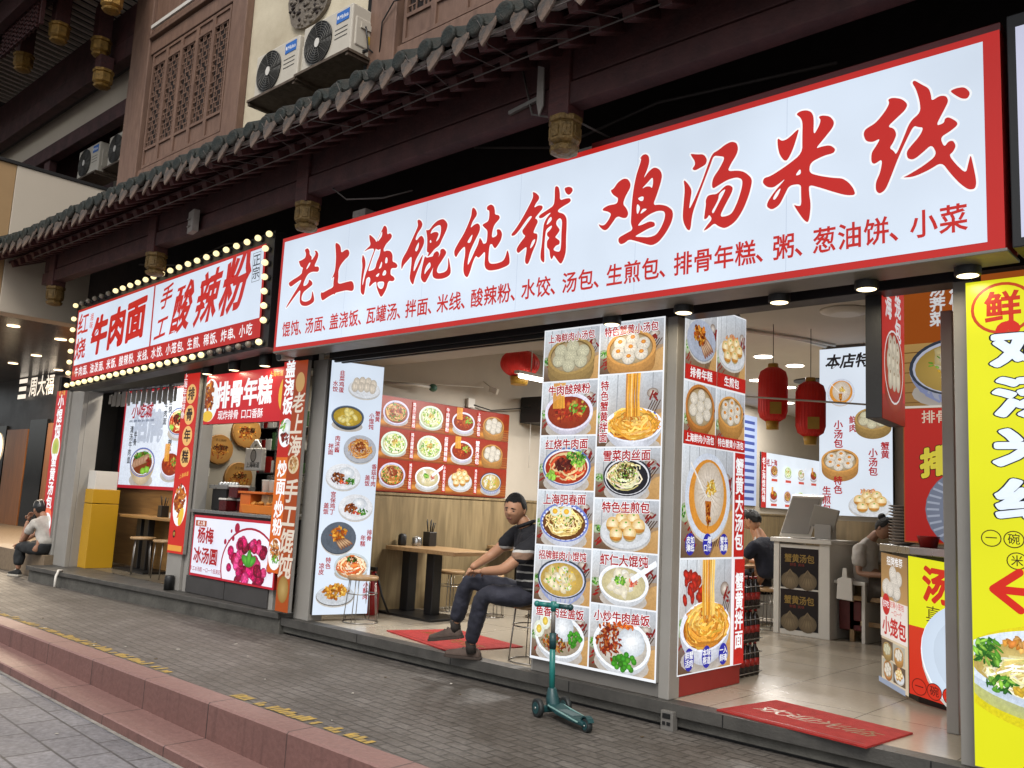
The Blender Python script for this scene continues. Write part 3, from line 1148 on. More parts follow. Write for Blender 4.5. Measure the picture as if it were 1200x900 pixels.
# ------------------------------------------------------------------ shared materials
m_paver = brick_mat('paver_brick', '68635e', '58534e', '3b3733', 0.19, 0.095, ms=0.008, rough=0.62, bump=0.6, rot=R(4), wear=0.85, warp=0.014, wear_c='423c35', streak=.45)
m_slab = brick_mat('road_slab', '807f82', '706f72', '454444', 0.50, 0.30, ms=0.010, rough=0.6, bump=0.35, rot=R(1.5), wear=0.45, wear_c='565458', streak=.3)
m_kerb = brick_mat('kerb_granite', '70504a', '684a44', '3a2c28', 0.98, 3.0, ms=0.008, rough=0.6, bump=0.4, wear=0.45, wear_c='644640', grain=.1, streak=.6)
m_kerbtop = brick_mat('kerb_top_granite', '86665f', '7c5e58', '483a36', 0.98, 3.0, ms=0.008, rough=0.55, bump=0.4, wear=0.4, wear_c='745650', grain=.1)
m_stone = mat('dark_stone', '4c4a46', 0.45, 0.5, 5, 0.15, 60, c2='2c2a28')
m_plinth = mat('grey_render', '54524c', 0.8, 0.6, 4, 0.4, 30, c2='33312d')
m_tile = brick_mat('floor_tile', 'aaa08f', 'a49a8a', '6f6557', 0.8, 0.8, ms=0.005, offset=0.0, rough=0.25, bump=0.03, wear=0.12, grain=.05)
m_tileA = brick_mat('grey_floor_tile', '6a6254', '625a4e', '3c372f', 0.6, 0.6, ms=0.006, offset=0.0, rough=0.3, bump=0.05, wear=0.3)
m_metal = mat('grey_metal', '77746f', 0.42, 0.25, 3, 0.03, 40, metal=0.2, c2='605d59')
m_metal_l = mat('light_grey_metal', '94918b', 0.45, 0.2, 3, 0.03, 40, metal=0.1, c2='7a7772')
m_dkmetal = mat('dark_metal', '2c2b2b', 0.45, 0.25, 4, 0.05, 40, metal=0.4)
m_black = mat('black_paint_and_gap_shade', '101011', 0.45, 0.2, 5)
m_wall = mat('cream_plaster', 'b0a89b', 0.8, 0.18, 2, 0.06, 60, c2='968d80')
m_ceil = mat('white_ceiling', 'b8b3ab', 0.8, 0.1, 2, c2='948e86')
m_wain = wood_mat('pale_wood_panel', '8f7d5c', '6f6045', 0.45, axis=2, freq=1.1, stretch=9)
m_wood = wood_mat('pale_wood_top', 'a5855c', '896c4b', 0.4, axis=1, freq=1.4)
m_woodx = wood_mat('pale_wood_bar', 'a07a48', '87653c', 0.42, axis=0, freq=1.4)
m_maroon = mat('maroon_timber', '4e2422', 0.6, 0.6, 5, 0.3, 30, c2='2a1716', stretch=(1, 4, 4))
m_maroon_d = mat('dark_maroon_timber', '43201f', 0.7, 0.6, 5, 0.25, 30, c2='251112')
m_void = mat('dark_board', '261c19', 0.85, 0.4, 5)  # near-black brown for eave boards, fascia and window backing
m_gold = mat('gilded_carving', '7d6232', 0.5, 0.6, 18, 0.6, 45, c2='463718', metal=0.25)
m_roof = mat('glazed_roof_tile', '1e2725', 0.65, 0.7, 7, 0.6, 50, c2='322d27', spec=.25)
m_drip = mat('drip_tile', '6b5647', 0.75, 0.8, 6, 0.6, 45, c2='26292a')
m_grey_board = mat('weathered_board', '8d8781', 0.8, 0.4, 9, 0.2, 40)
m_ycream = mat('upper_cream_render', 'c4baa2', 0.85, 0.45, 1.2, 0.12, 40, c2='988b74')
m_pinkwood = mat('brown_pink_timber', '735848', 0.6, 0.5, 3, 0.2, 30, c2='50392e', stretch=(4, 4, 1))
m_ac = mat('ac_white_steel', 'b9b2a4', 0.45, 0.2, 4, c2='9a9386')
m_fan = mat('fan_grille', '46443f', 0.5, 0.3, 8)
m_red = mat('red_panel', '8c1c18', 0.35, 0.15, 4, c2='701512')
m_whitep = mat('white_paint', 'c8c4bc', 0.5, 0.12, 4, c2='aea9a0')
m_steel = mat('brushed_steel', 'b4b4b2', 0.28, 0.2, 8, metal=0.9)


def structure(o):
    o['kind'] = 'structure'
    return o


# ------------------------------------------------------------------ ground, kerb steps, pavement
g = M()
g.face([(-400, -400, -0.9), (400, -400, -0.9), (400, 400, -0.9), (-400, 400, -0.9)])
structure(g.build('ground', mat('bare_ground', '5a564f', 0.9, 0.4, 0.2)))


def tz(x):
    return -0.17 - 0.0175 * (x + 10.1)


XS = [-26 + 2 * i for i in range(20)]
rd = M()
for a, b in zip(XS, XS[1:]):
    rd.face([(a, -30, tz(a) - .075), (b, -30, tz(b) - .075), (b, 3.075, tz(b) - .075), (a, 3.075, tz(a) - .075)])
for a, b in zip(XS, XS[1:]):
    rd.face([(a, 3.045, tz(a) - .071), (b, 3.045, tz(b) - .071), (b, 3.079, tz(b) - .071), (a, 3.079, tz(a) - .071)], 1)
structure(rd.build('road', [m_slab, mat('pale_dust', '98938b', .9, .6, 12, .2, 40, c2='5f5c58')]))
pv = M()
pv.face([(-40, 3.585, 0), (14, 3.585, 0), (14, 5.8, 0), (-14.9, 5.8, 0), (-14.9, 12, 0), (-40, 12, 0)])
structure(pv.build('pavement', m_paver))
kb = M()
for a, b in zip(XS, XS[1:]):
    kb.face([(a, 3.385, tz(a)), (b, 3.385, tz(b)), (b, 3.385, -.012), (a, 3.385, -.012)])
    kb.face([(a, 3.08, tz(a) - .09), (b, 3.08, tz(b) - .09), (b, 3.08, tz(b) - .008), (a, 3.08, tz(a) - .008)])
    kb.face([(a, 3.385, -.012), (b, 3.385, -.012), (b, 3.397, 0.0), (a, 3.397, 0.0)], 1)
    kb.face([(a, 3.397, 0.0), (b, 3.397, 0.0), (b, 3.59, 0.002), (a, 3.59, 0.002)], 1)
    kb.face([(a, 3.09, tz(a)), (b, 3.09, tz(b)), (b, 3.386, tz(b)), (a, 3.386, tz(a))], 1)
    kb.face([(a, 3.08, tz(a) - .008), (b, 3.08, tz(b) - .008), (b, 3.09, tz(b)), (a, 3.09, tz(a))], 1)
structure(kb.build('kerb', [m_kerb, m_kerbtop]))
rr = random.Random(4)
yl = M()
for k in range(150):
    x = -11.6 + k * 0.052
    if (-6.9 < x < -6.05) or rr.random() < .22:
        continue
    if x > -4.4:
        break
    y0 = 3.60 + rr.uniform(0, .012)
    w = .044
    dx = rr.uniform(-.006, .006)
    L = rr.uniform(.05, .12)
    yl.face([(x, y0, .004), (x + w, y0, .004), (x + w + dx, y0 + L, .004), (x + dx, y0 + L * rr.uniform(.8, 1.1), .004)])
structure(yl.build('road_marking', mat('worn_yellow_paint', 'b8963e', 0.75, 0.7, 16, 0.2, 50, c2='6c6450')))
# scraps of paper and leaves on the paving
lt = M()
for k in range(46):
    x, y = rr.uniform(-11, -2.5), rr.uniform(1.5, 5.3)
    z = (.006 if y > 3.6 else (tz(x) + .006 if y > 3.1 else tz(x) - .069))
    if 3.36 < y < 3.6 or 3.05 < y < 3.1:
        continue
    s = rr.uniform(.006, .018)
    a = rr.uniform(0, 3)
    lt.obox((x, y, z), (s * math.cos(a), s * math.sin(a), 0), (-s * .6 * math.sin(a), s * .6 * math.cos(a), 0), (0, 0, .002), rr.choice([0, 0, 1]))
o = lt.build('litter', [mat('paper_scrap', 'b5b0a6', .9), mat('dry_leaf', '5a4a34', .9)])
o['kind'] = 'stuff'

# ------------------------------------------------------------------ platforms under the shops
pf = M()
pf.box((-8.25, 5.50, .095), (2.2, 5.64, .18), 0)
pf.box((-8.25, 5.54, .025), (2.2, 5.7, .094), 1)
pf.box((-8.24, 5.58, .0), (2.2, 5.7, .024), 2)  # black strip stands in for the shade in the gap at the ground
for k in range(8):
    x = -8.25 + 1.31 * k
    pf.box((x - .004, 5.497, .096), (x + .004, 5.50, .1785), 2)
structure(pf.build('platform_step', [m_stone, m_plinth, m_black], bevel=.006))
pa = M()
pa.prism([(-14.36, 5.05), (-8.252, 5.46), (-8.252, 5.72), (-14.42, 5.72)], (0, 0, .16), (1, 0, 0), (0, 1, 0), (0, 0, .06), 0)
pa.prism([(-14.33, 5.09), (-8.256, 5.49), (-8.256, 5.72), (-14.40, 5.72)], (0, 0, -.02), (1, 0, 0), (0, 1, 0), (0, 0, .178), 1)
structure(pa.build('platform_kerb', [m_stone, m_plinth], bevel=.006))
fl = M()
fl.box((-8.2, 5.64, .10), (-1.2, 19.2, .18))
structure(fl.build('floor', m_tile))
fa = M()
fa.box((-15.2, 5.70, .10), (-8.3, 7.4, .22))
structure(fa.build('side_shop_floor', m_tileA))

# ------------------------------------------------------------------ the noodle shop building
shop = thing('shop_building', 'row of open noodle shops under a dark tiled eave with carved beam', 'building', (-8, 5.6, 0))
w = M()
w.box((-8.32, 5.75, 0), (-8.2, 19.2, 3.9))
w.build('side_wall', m_wall, shop)
w = M()
w.box((-8.2, 19.2, 0), (-1.2, 19.3, 3.9))
w.box((-1.2, 5.8, 0), (-1.1, 19.2, 3.9))
w.build('back_wall', m_wall, shop)
w = M()
w.box((-4.53, 10.66, .18), (-1.2, 10.78, 3.65))
w.build('partition_wall', m_wall, shop)
w = M()
w.box((-8.197, 5.8, .18), (-8.17, 19.1, 1.53))
for k in range(17):
    pass
w.box((-8.196, 5.8, 1.532), (-8.155, 19.1, 1.56))
w.box((-4.5, 10.63, .18), (-1.2, 10.655, 1.5))
w.build('wood_wainscot', m_wain, shop)
w = M()
w.box((-8.2, 6.55, 3.65), (-1.2, 19.2, 3.75))
w.box((-3.5, 5.76, 3.652), (-1.2, 6.549, 3.75))
w.build('ceiling', m_ceil, shop)
w = M()
w.box((-8.2, 5.76, 3.05), (-3.5, 6.55, 3.12))
w.box((-8.2, 6.55, 3.05), (-3.5, 6.58, 3.649))
w.build('ceiling_bulkhead', m_ceil, shop, bevel=.004)
w = M()
w.box((-7.85, 5.57, 2.96), (-1.45, 5.75, 3.06))
w.box((-7.85, 5.60, 2.92), (-3.5, 5.63, 2.96))
w.box((-7.85, 5.68, 2.92), (-3.5, 5.71, 2.96))
w.box((-7.85, 5.757, 2.98), (-3.5, 5.80, 3.049))
w.build('lintel', m_dkmetal, shop, bevel=.004)
w = M()
w.box((-7.7, 5.83, 3.028), (-4.6, 5.89, 3.049))
w.build('door_track', m_metal, shop)
for x0, x1, y0, y1 in ((-8.13, -7.87, 5.57, 5.75), (-3.56, -3.47, 5.56, 5.70), (-4.78, -4.752, 5.58, 5.70), (-1.56, -1.45, 5.56, 5.70), (-1.85, -1.775, 6.3, 6.42), (-8.62, -8.50, 5.54, 5.70), (-10.52, -10.42, 5.54, 5.70)):
    box_part('post', (x0, y0, .18), (x1, y1, 2.958), m_metal_l, shop, .006)
w = M()
w.box((-14.42, 5.45, .22), (-13.98, 5.52, 2.9))
w.box((-14.06, 5.521, .22), (-13.98, 5.74, 2.9))
w.box((-14.92, 5.42, .362), (-14.426, 5.5, 2.9))
w.build('post', m_metal_l, shop, bevel=.006)
box_part('post', (-10.9, 5.50, .22), (-10.53, 5.62, 2.9), m_metal_l, shop, .006)
# dark wall above the signs, board soffit of the eave
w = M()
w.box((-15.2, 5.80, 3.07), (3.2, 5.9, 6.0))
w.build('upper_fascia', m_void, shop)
w = M()
w.box((-15.2, 5.66, 2.9), (-8.3, 5.8, 3.2))
w.build('shutter_box', m_dkmetal, shop, bevel=.01)
w = M()
w.box((-8.2, 5.36, 3.075), (-4.9, 5.57, 3.10), 0)
w.box((-4.9, 5.36, 3.075), (-1.14, 5.57, 3.10), 1)
w.build('soffit_panel', [mat('polished_grey_panel', '5c5a57', .15, .2, 2, metal=.8), mat('polished_red_panel', '5a100f', .12, .15, 2)], shop)
# side shop walls
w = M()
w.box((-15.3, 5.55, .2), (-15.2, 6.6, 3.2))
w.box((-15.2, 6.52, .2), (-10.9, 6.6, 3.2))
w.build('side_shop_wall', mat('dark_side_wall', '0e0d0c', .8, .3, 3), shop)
w = M()
w.box((-15.19, 6.49, .22), (-10.9, 6.518, 1.45))
w.build('side_shop_wainscot', m_woodx, shop)
w = M()
w.box((-10.9, 5.72, .2), (-10.82, 6.62, 3.2))
w.box((-12.6, 7.35, .2), (-8.33, 7.43, 3.2))
w.box((-12.68, 6.62, .2), (-12.6, 7.43, 3.2))
w.build('kitchen_wall', mat('grey_kitchen_wall', '9a9384', .6, .15, 3), shop)
w = M()
w.box((-15.2, 5.81, 3.2), (-8.33, 7.43, 3.25))
w.build('side_shop_ceiling', m_ceil, shop)
w = M()
for k in range(26):
    x = -13.75 + k * .083
    w.obox((x, 5.76 + .01 * (k % 2), 2.78 + rr.uniform(-.02, .02)), (.043, 0, 0), (0, .002, 0), (0, 0, rr.uniform(.07, .12)))
m_pvc = mat('cloudy_plastic', '98928a', .3, .3, 5)
w.build('strip_curtain', m_pvc, shop)
# grey slate apron under the order window
w = M()
for k in range(2):
    w.box((-10.40 + k * .92, 5.52, .225), (-9.49 + k * .92 - .006, 5.60, .43))
w.box((-10.42, 5.56, .43), (-8.62, 5.68, 1.20))
w.build('window_apron', mat('slate_panel', '3f3d3c', .5, .3, 4), shop, bevel=.004)

# carved beam with hanging posts
w = M()
w.box((-14.5, 4.82, 4.50), (3.2, 4.98, 4.68))
w.box((-14.5, 4.84, 4.70), (3.2, 4.97, 5.02))
w.box((-14.5, 4.85, 5.04), (3.2, 4.96, 5.34))
w.build('eave_beam', m_maroon_d, shop, bevel=.012)
for x in (-14.1, -10.8, -7.48, -4.1, -0.78):
    b = M()
    b.box((x - .10, 4.80, 4.42), (x + .10, 5.00, 5.3))
    po = b.build('hanging_post', m_maroon, shop, bevel=.012)
    c = M()
    c.lathe([(.10, .30), (.135, .29), (.135, .25), (.115, .24), (.125, .23), (.125, .10), (.11, .085), (.09, .07), (.12, .055), (.11, .02), (.05, .0)], (x, 4.9, 4.14), 8, smooth=False, rot=R(22.5))
    for q in range(8):
        a = q * math.pi / 4
        c.obox((x + .118 * math.cos(a), 4.9 + .118 * math.sin(a), 4.305), (-.03 * math.sin(a), .03 * math.cos(a), 0), (.006 * math.cos(a), .006 * math.sin(a), 0), (0, 0, .045))
    c.build('carved_finial', m_gold, po, bevel=.004)
# tiled eave
sl = (6.05 - 4.98) / 1.85
STEP = .285
rf = M()
x0 = -15.6
NX = 66
prof = []
for i in range(NX):
    for k in range(12):
        t = k / 12
        if t < .5:
            prof.append((x0 + (i + t) * STEP, .09 * math.sin(math.pi * t / .5)))
        else:
            prof.append((x0 + (i + t) * STEP, -.035 * math.sin(math.pi * (t - .5) / .5)))
rows = [(4.2 + 1.85 * j / 7, 4.99 + 1.07 * j / 7) for j in range(8)]
vs, fs = [], []
for j, (y, z) in enumerate(rows):
    for st in ((0,) if j == 0 else (0.012, 0)):
        for x, h in prof:
            vs.append((x, y, z + h - st + (0.10 * max(0, (-14.0 - x)) ** 1.6)))
n = len(prof)
for j in range(len(vs) // n - 1):
    for i in range(n - 1):
        fs.append((j * n + i, j * n + i + 1, (j + 1) * n + i + 1, (j + 1) * n + i))
rf.mesh(vs, fs, 0, True)
lip = []
for x, h in prof:
    dz = 0.10 * max(0, (-14.0 - x)) ** 1.6
    lip.append((x, 4.2, 4.99 + h + dz))
    lip.append((x, 4.21, 4.99 + h * .72 - .028 + dz))
    lip.append((x, 4.9, 5.36 + h * .3 - .03 + dz))
fs = []
for i in range(n - 1):
    a = i * 3
    fs += [(a, a + 1, a + 4, a + 3), (a + 1, a + 2, a + 5, a + 4)]
rf.mesh(lip, fs, 0, False)
roof = rf.build('eave_roof', m_roof, shop)
# round end caps and hanging drip tiles
cap = M()
cap.lathe([(.082, 0), (.082, .03), (.06, .036), (.03, .03)], (0, 0, 0), 14)
cap0 = cap.build('end_tile', m_roof, roof, local=True)
dr = M()
dr.prism([(-.09, .04), (-.05, -.005), (0, -.015), (.05, -.005), (.09, .04), (.09, -.06), (.05, -.14), (0, -.20), (-.05, -.14), (-.09, -.06)], (0, 0, 0), (1, 0, 0), (0, .25, 1), (0, .02, 0), 0)
drip0 = dr.build('drip_tile', m_drip, roof, local=True, bevel=.004)
shop_off = Vector((-8, 5.6, 0))
first = True
for i in range(NX):
    xc = x0 + (i + .25) * STEP
    xt = x0 + (i + .75) * STEP
    if xc > -0.6:
        break
    dz = 0.10 * max(0, (-14.0 - xc)) ** 1.6
    for src, x, z, rot in ((cap0, xc, 4.985, (R(90), 0, 0)), (drip0, xt, 4.955, (0, 0, 0))):
        q = src if first else src.copy()
        if not first:
            COL.objects.link(q)
            q.parent = roof
        q.location = Vector((x, 4.215 if src is cap0 else 4.195, z + dz)) - shop_off
        q.rotation_euler = (rot[0], rr.uniform(-.08, .08), rr.uniform(-.16, .16))
        q.location += Vector((rr.uniform(-.012, .012), rr.uniform(-.02, .012), rr.uniform(-.014, .01)))
        q.scale = (rr.uniform(.92, 1.08),) * 3
    first = False
# rafters: an upper flying row and a lower row, boards between
fr = M()
fr.bar((0, 4.27, 4.865), (0, 5.0, 5.22), .085, .085)
raf0 = fr.build('flying_rafter', m_maroon, roof, local=True, bevel=.006)
lr = M()
lr.bar((0, 4.52, 4.83), (0, 5.1, 5.08), .10, .10)
raf1 = lr.build('lower_rafter', m_maroon, roof, local=True, bevel=.006)
first = True
for i in range(NX):
    x = x0 + (i + .25) * STEP
    if x < -15.2 or x > -0.6:
        continue
    for src in (raf0, raf1):
        q = src if first else src.copy()
        if not first:
            COL.objects.link(q)
            q.parent = roof
        q.location = Vector((x, 0, 0)) - shop_off
    first = False
w = M()
w.bar((-15.4, 4.33, 4.955), (3.2, 4.33, 4.955), .22, .02, 0, (0, -.5, 1))
w.bar((-15.4, 4.60, 5.02), (3.2, 4.60, 5.02), .30, .02, 1, (0, -.5, 1))
w.bar((-15.4, 4.56, 4.905), (3.2, 4.56, 4.905), .05, .03, 1, (0, -.5, 1))
w.box((-15.2, 5.0, 5.35), (3.2, 5.79, 5.38), 1)
w.build('eave_board', [m_grey_board, m_maroon_d], roof)
w = M()
for k in range(40):
    x = -15.2 + k * .45
    w.bar((x, 4.99, 5.30), (x, 5.79, 5.30), .07, .09)
w.build('ceiling_joist', m_void, roof)
# old net over the tiles and stray wires
w = M()
for k in range(26):
    xa = -9 + k * .32 + rr.uniform(-.1, .1)
    w.tube([(xa, 4.19, 5.02 + rr.uniform(-.03, .05)), (xa + .1, 4.17, 4.93), (xa + rr.uniform(-.2, .3), 4.28, 4.86), (xa + rr.uniform(.1, .5), 4.5, 4.8)], .0035, 5, 0, False)
w.tube([(-9, 4.19, 4.84), (-6.5, 4.19, 4.80), (-4.3, 4.2, 4.85), (-3.2, 4.2, 4.86)], .005, 5)
w.tube([(-14, 4.5, 4.78), (-10, 4.48, 4.76), (-7.3, 4.5, 4.77), (-5.2, 4.48, 4.79), (-3, 4.5, 4.78)], .007, 5)
w.tube([(-7.1, 4.85, 4.55), (-6.9, 4.95, 4.38), (-6.5, 5.08, 4.35), (-6.2, 5.2, 4.4)], .008, 6)
w.tube([(-12.2, 5.3, 4.6), (-11, 5.35, 4.42), (-9.8, 5.3, 4.5), (-8.6, 5.3, 4.36)], .012, 6)
w.tube([(-5.6, 5.4, 4.75), (-4.6, 5.4, 4.5), (-3.6, 5.4, 4.62), (-2.2, 5.4, 4.5)], .012, 6)
w.tube([(-4.5, 4.81, 4.95), (-4.35, 4.79, 4.5), (-4.0, 4.95, 4.4), (-3.9, 5.2, 4.34)], .009, 6)
w.build('stray_wire', mat('grey_wire', '4c4642', .6), roof)
# upper storey
w = M()
w.box((-14.72, 6.0, 5.9), (3.2, 6.2, 12.5))
w.build('upper_wall', m_ycream, shop)


def lattice_bay(xl, xr, zb, zt, n, x_col0, x_col1):
    f = M()
    f.box((x_col0, 5.86, 5.9), (xl - .08, 5.999, 12.4))
    f.box((xr + .08, 5.88, 5.9), (x_col1, 5.999, 12.4))
    f.box((xl - .08, 5.9, zt + .02), (xr + .08, 5.999, zt + .26))
    f.box((xl - .08, 5.84, zt + .28), (xr + .08, 5.998, zt + .36))
    f.box((xl - .08, 5.92, zt + .36), (xr + .08, 5.997, 12.4))
    f.box((xl - .08, 5.9, 5.9), (xr + .08, 5.999, zb - .02))
    lw = f.build('lattice_window', m_pinkwood, shop, bevel=.012)
    b = M()
    b.box((xl - .08, 5.975, zb - .02), (xr + .08, 5.996, zt + .02))
    b.build('dark_backing', m_void, lw)
    p = (xr - xl) / n
    for i in range(n):
        a0, a1 = xl + i * p, xl + (i + 1) * p
        q = M()
        q.box((a0, 5.915, zb), (a0 + .045, 5.965, zt))
        q.box((a1 - .045, 5.915, zb), (a1 - .002, 5.965, zt))
        for z in (zb, zb + .30, zt - .22, zt - .04):
            q.box((a0 + .046, 5.917, z), (a1 - .046, 5.963, z + .045))
        q.box((a0 + .05, 5.94, zb + .04), (a1 - .05, 5.955, zb + .30))
        q.box((a0 + .05, 5.94, zt - .18), (a1 - .05, 5.955, zt - .04))
        u0, u1 = a0 + .05, a1 - .05
        v0, v1 = zb + .35, zt - .23
        nu, nv = 6, 16
        du, dv = (u1 - u0) / nu, (v1 - v0) / nv
        for j in range(nv + 1):
            for k in range(nu):
                if (j * 2 + k * 3 + (j // 3)) % 4 != 0:
                    q.box((u0 + k * du, 5.93, v0 + j * dv - .008), (u0 + (k + 1) * du, 5.945, v0 + j * dv + .008))
        for k in range(1, nu):
            for j in range(nv):
                if (j + k * 2 + (j // 2)) % 3 != 0:
                    q.box((u0 + k * du - .008, 5.931, v0 + j * dv), (u0 + k * du + .008, 5.946, v0 + (j + 1) * dv))
        q.build('lattice_panel', m_pinkwood, lw)


lattice_bay(-13.95, -11.45, 6.62, 8.6, 5, -14.72, -10.95)
lattice_bay(-7.42, -4.9, 6.62, 8.6, 5, -7.98, -4.3)
w = M()
w.box((-13.9, 5.80, 9.0), (-11.6, 5.839, 9.06))
w.build('cable_duct', m_whitep, shop)
# pierced stone plaque on the cream wall
q = M()
rp = random.Random(8)
pl = [(math.cos(a) * (.5 + .03 * math.sin(5 * a)), math.sin(a) * .42) for a in [k * 2 * math.pi / 30 for k in range(30)]]
q.prism(pl, (-9.45, 5.998, 7.98), (1, 0, 0), (0, 0, 1), (0, -.05, 0), 0)
for k in range(110):
    a, d = rp.uniform(0, 6.28), math.sqrt(rp.random()) * .92
    q.ball((-9.45 + .5 * d * math.cos(a), 5.945, 7.98 + .42 * d * math.sin(a)), (rp.uniform(.02, .05), .025, rp.uniform(.015, .03)), 6, 4, rp.choice([0, 0, 1]))
q.build('carved_plaque', [mat('carved_stone', '6e655a', .8, .5, 14, .5, 40), m_void], shop)
w = M()
w.tube([(-8.06, 5.93, 5.9), (-8.06, 5.93, 12.4)], .045, 10)
w.tube([(-8.06, 5.9, 6.72), (-8.0, 5.8, 6.66), (-7.85, 5.75, 6.6)], .02, 8)
w.build('drain_pipe', m_black, shop)
w = M()
w.tube([(-7.75, 5.86, 6.6), (-7.72, 5.84, 6.95), (-7.5, 5.82, 7.12), (-7.2, 5.8, 7.05), (-6.9, 5.7, 6.9), (-6.6, 5.5, 6.7)], .009, 6)
w.build('loose_cable', m_black, shop)

# ------------------------------------------------------------------ neighbouring jewellery shop, far left
jw = thing('jewellery_shop_building', 'neighbouring jewellery shop with a cream fascia and deep downlit porch', 'building', (-16, 7, 0))
m_jcream = mat('pale_stone_cladding', 'c2b7a6', .55, .12, 1.5, c2='aa9f8f')
m_jtan = mat('tan_stone_cladding', 'a5865e', .55, .15, 1.5)
w = M()
w.box((-15.6, 4.486, 4.10), (-15.2, 7.2, 6.5), 0)
w.box((-15.6, 2.2, 4.10), (-15.21, 4.48, 6.5), 1)
w.box((-15.6, 2.2, 6.502), (-15.18, 7.2, 6.56), 2)
w.build('fascia', [m_jcream, m_jtan, m_dkmetal], jw, bevel=.006)
w = M()
w.box((-31, 2.2, 4.30), (-15.61, 9.0, 4.42))
w.build('porch_ceiling', mat('brown_gloss_ceiling', '2e221a', .2, .2, 1.5), jw)
m_dl = glow('warm_downlight', 'ffe0b4', 3.0)
for x, y in ((-17.7, 5.5), (-18.4, 6.6), (-21.4, 7.2), (-23.5, 7.4), (-17.6, 6.9), (-23.6, 8.5), (-20.2, 5.2)):
    d = M()
    d.lathe([(.11, -.012), (.11, 0)], (x, y, 4.30), 16)
    dl = d.build('ceiling_downlight', m_dl, jw)
    ld = bpy.data.lights.new('lamp', 'AREA')
    ld.energy = 90
    ld.shape = 'DISK'
    ld.size = .3
    ld.color = (1, .82, .6)
    lo = bpy.data.objects.new('lamp_light', ld)
    COL.objects.link(lo)
    lo.parent = jw
    lo.location = Vector((x, y, 4.27)) - Vector((-16, 7, 0))
w = M()
w.box((-32, 8.8, .1), (-15.6, 9.0, 4.3), 0)
m_jwood = wood_mat('brown_veneer', '9a6436', '7a4c28', .3, axis=2, freq=1.0)
for k, (a, b, mt) in enumerate(((-31, -28.6, 1), (-28.5, -27.6, 2), (-27.5, -25.9, 1), (-25.8, -24.6, 2), (-24.5, -22, 1), (-21.9, -20, 2), (-19.9, -16, 1))):
    w.box((a, 8.74, .25), (b, 8.799, 3.1 - .12 * (k % 3)), mt)
w.build('shopfront_wall', [mat('dark_brown_wall', '1c1511', .35, .3, 2), m_jwood, mat('black_glass', '0c0c0e', .08, .1, 2)], jw)
w = M()
ring = [(-28.2 + .42 * math.cos(a), 8.72, 2.35 + .42 * math.sin(a)) for a in [k * math.pi / 12 for k in range(25)]]
w.tube(ring, .03, 6)
w.build('ring_lamp', glow('ring_glow', 'ffe6c0', 2.0), jw)
w = M()
w.box((-32, 5.6, 0), (-15.22, 8.74, .25), 0)
w.box((-17.2, 5.32, .0), (-14.43, 5.72, .36), 0)
w.build('stone_plinth', mat('tan_granite', '7b6a55', .5, .4, 20), jw, bevel=.01)
# upper wall, beams, hidden balcony with machines
w = M()
w.box((-36, 6.3, 8.3), (-14.73, 6.42, 9.1))
w.build('plaster_band', m_jcream, jw)
w = M()
w.box((-36, 6.1, 8.02), (-14.73, 6.3, 8.32))
w.box((-36, 5.9, 8.92), (-14.75, 6.1, 9.28))
w.box((-36, 5.92, 9.30), (-14.75, 6.08, 9.9))
w.box((-19.2, 6.15, 6.5), (-18.9, 6.3, 8.02))
w.box((-36, 7.0, 4.4), (-14.73, 7.1, 9.9))
w.build('timber_beam', m_maroon_d, jw, bevel=.015)
w = M()
w.box((-17.6, 6.95, 6.5), (-15.0, 6.99, 9.8))
w.build('balcony_wall', m_jcream, jw)
w = M()
w.bar((-25, 7.6, 10.24), (-25, 2.6, 10.04), 22, .03, 0, (0, 0, 1))
w.build('eave_soffit', m_void, jw)
sl0 = M()
sl0.bar((.3, 4.6, 9.95), (0, 6.1, 9.98), .075, .05)
s0 = sl0.build('soffit_slat', mat('pale_slat', 'b8aa9c', .7, .3, 6), jw, local=True)
for k in range(34):
    q = s0 if k == 0 else s0.copy()
    if k:
        COL.objects.link(q)
        q.parent = jw
    q.location = Vector((-21.6 + k * .215, 0, 0)) - Vector((-16, 7, 0))
w = M()
w.box((-24, 4.42, 9.55), (-13.6, 4.58, 10.0))
w.box((-24, 4.80, 9.72), (-13.6, 4.88, 9.95))
w.build('eave_beam', m_maroon_d, jw, bevel=.01)
for x, y, z in ((-17.4, 5.0, 9.0), (-15.7, 5.0, 9.0), (-15.62, 5.68, 9.0), (-13.95, 5.16, 9.0), (-15.55, 5.75, 8.42)):
    b = M()
    b.box((x - .12, y - .12, z + .28), (x + .12, y + .12, 10.1 if z > 8.5 else 9.0))
    po = b.build('hanging_post', m_maroon, jw, bevel=.012)
    c = M()
    c.lathe([(.13, .34), (.18, .33), (.18, .28), (.15, .27), (.165, .26), (.165, .11), (.14, .09), (.11, .07), (.15, .05), (.13, .02), (.05, .0)], (x, y, z), 8, smooth=False, rot=R(22.5))
    c.build('carved_finial', mat('bright_gilding', 'a8803a', .45, .6, 14, .6, 40, c2='5c461c', metal=.3), po, bevel=.004)
w = M()
for k in range(10):
    a = -17.3 + k * .2
    w.box((a, 4.6, 9.1), (a + .06, 4.66, 9.9))
    w.box((-17.4, 4.6, 9.1 + k * .08), (-15.6, 4.64, 9.13 + k * .08))
w.build('hanging_fret', m_maroon, jw)
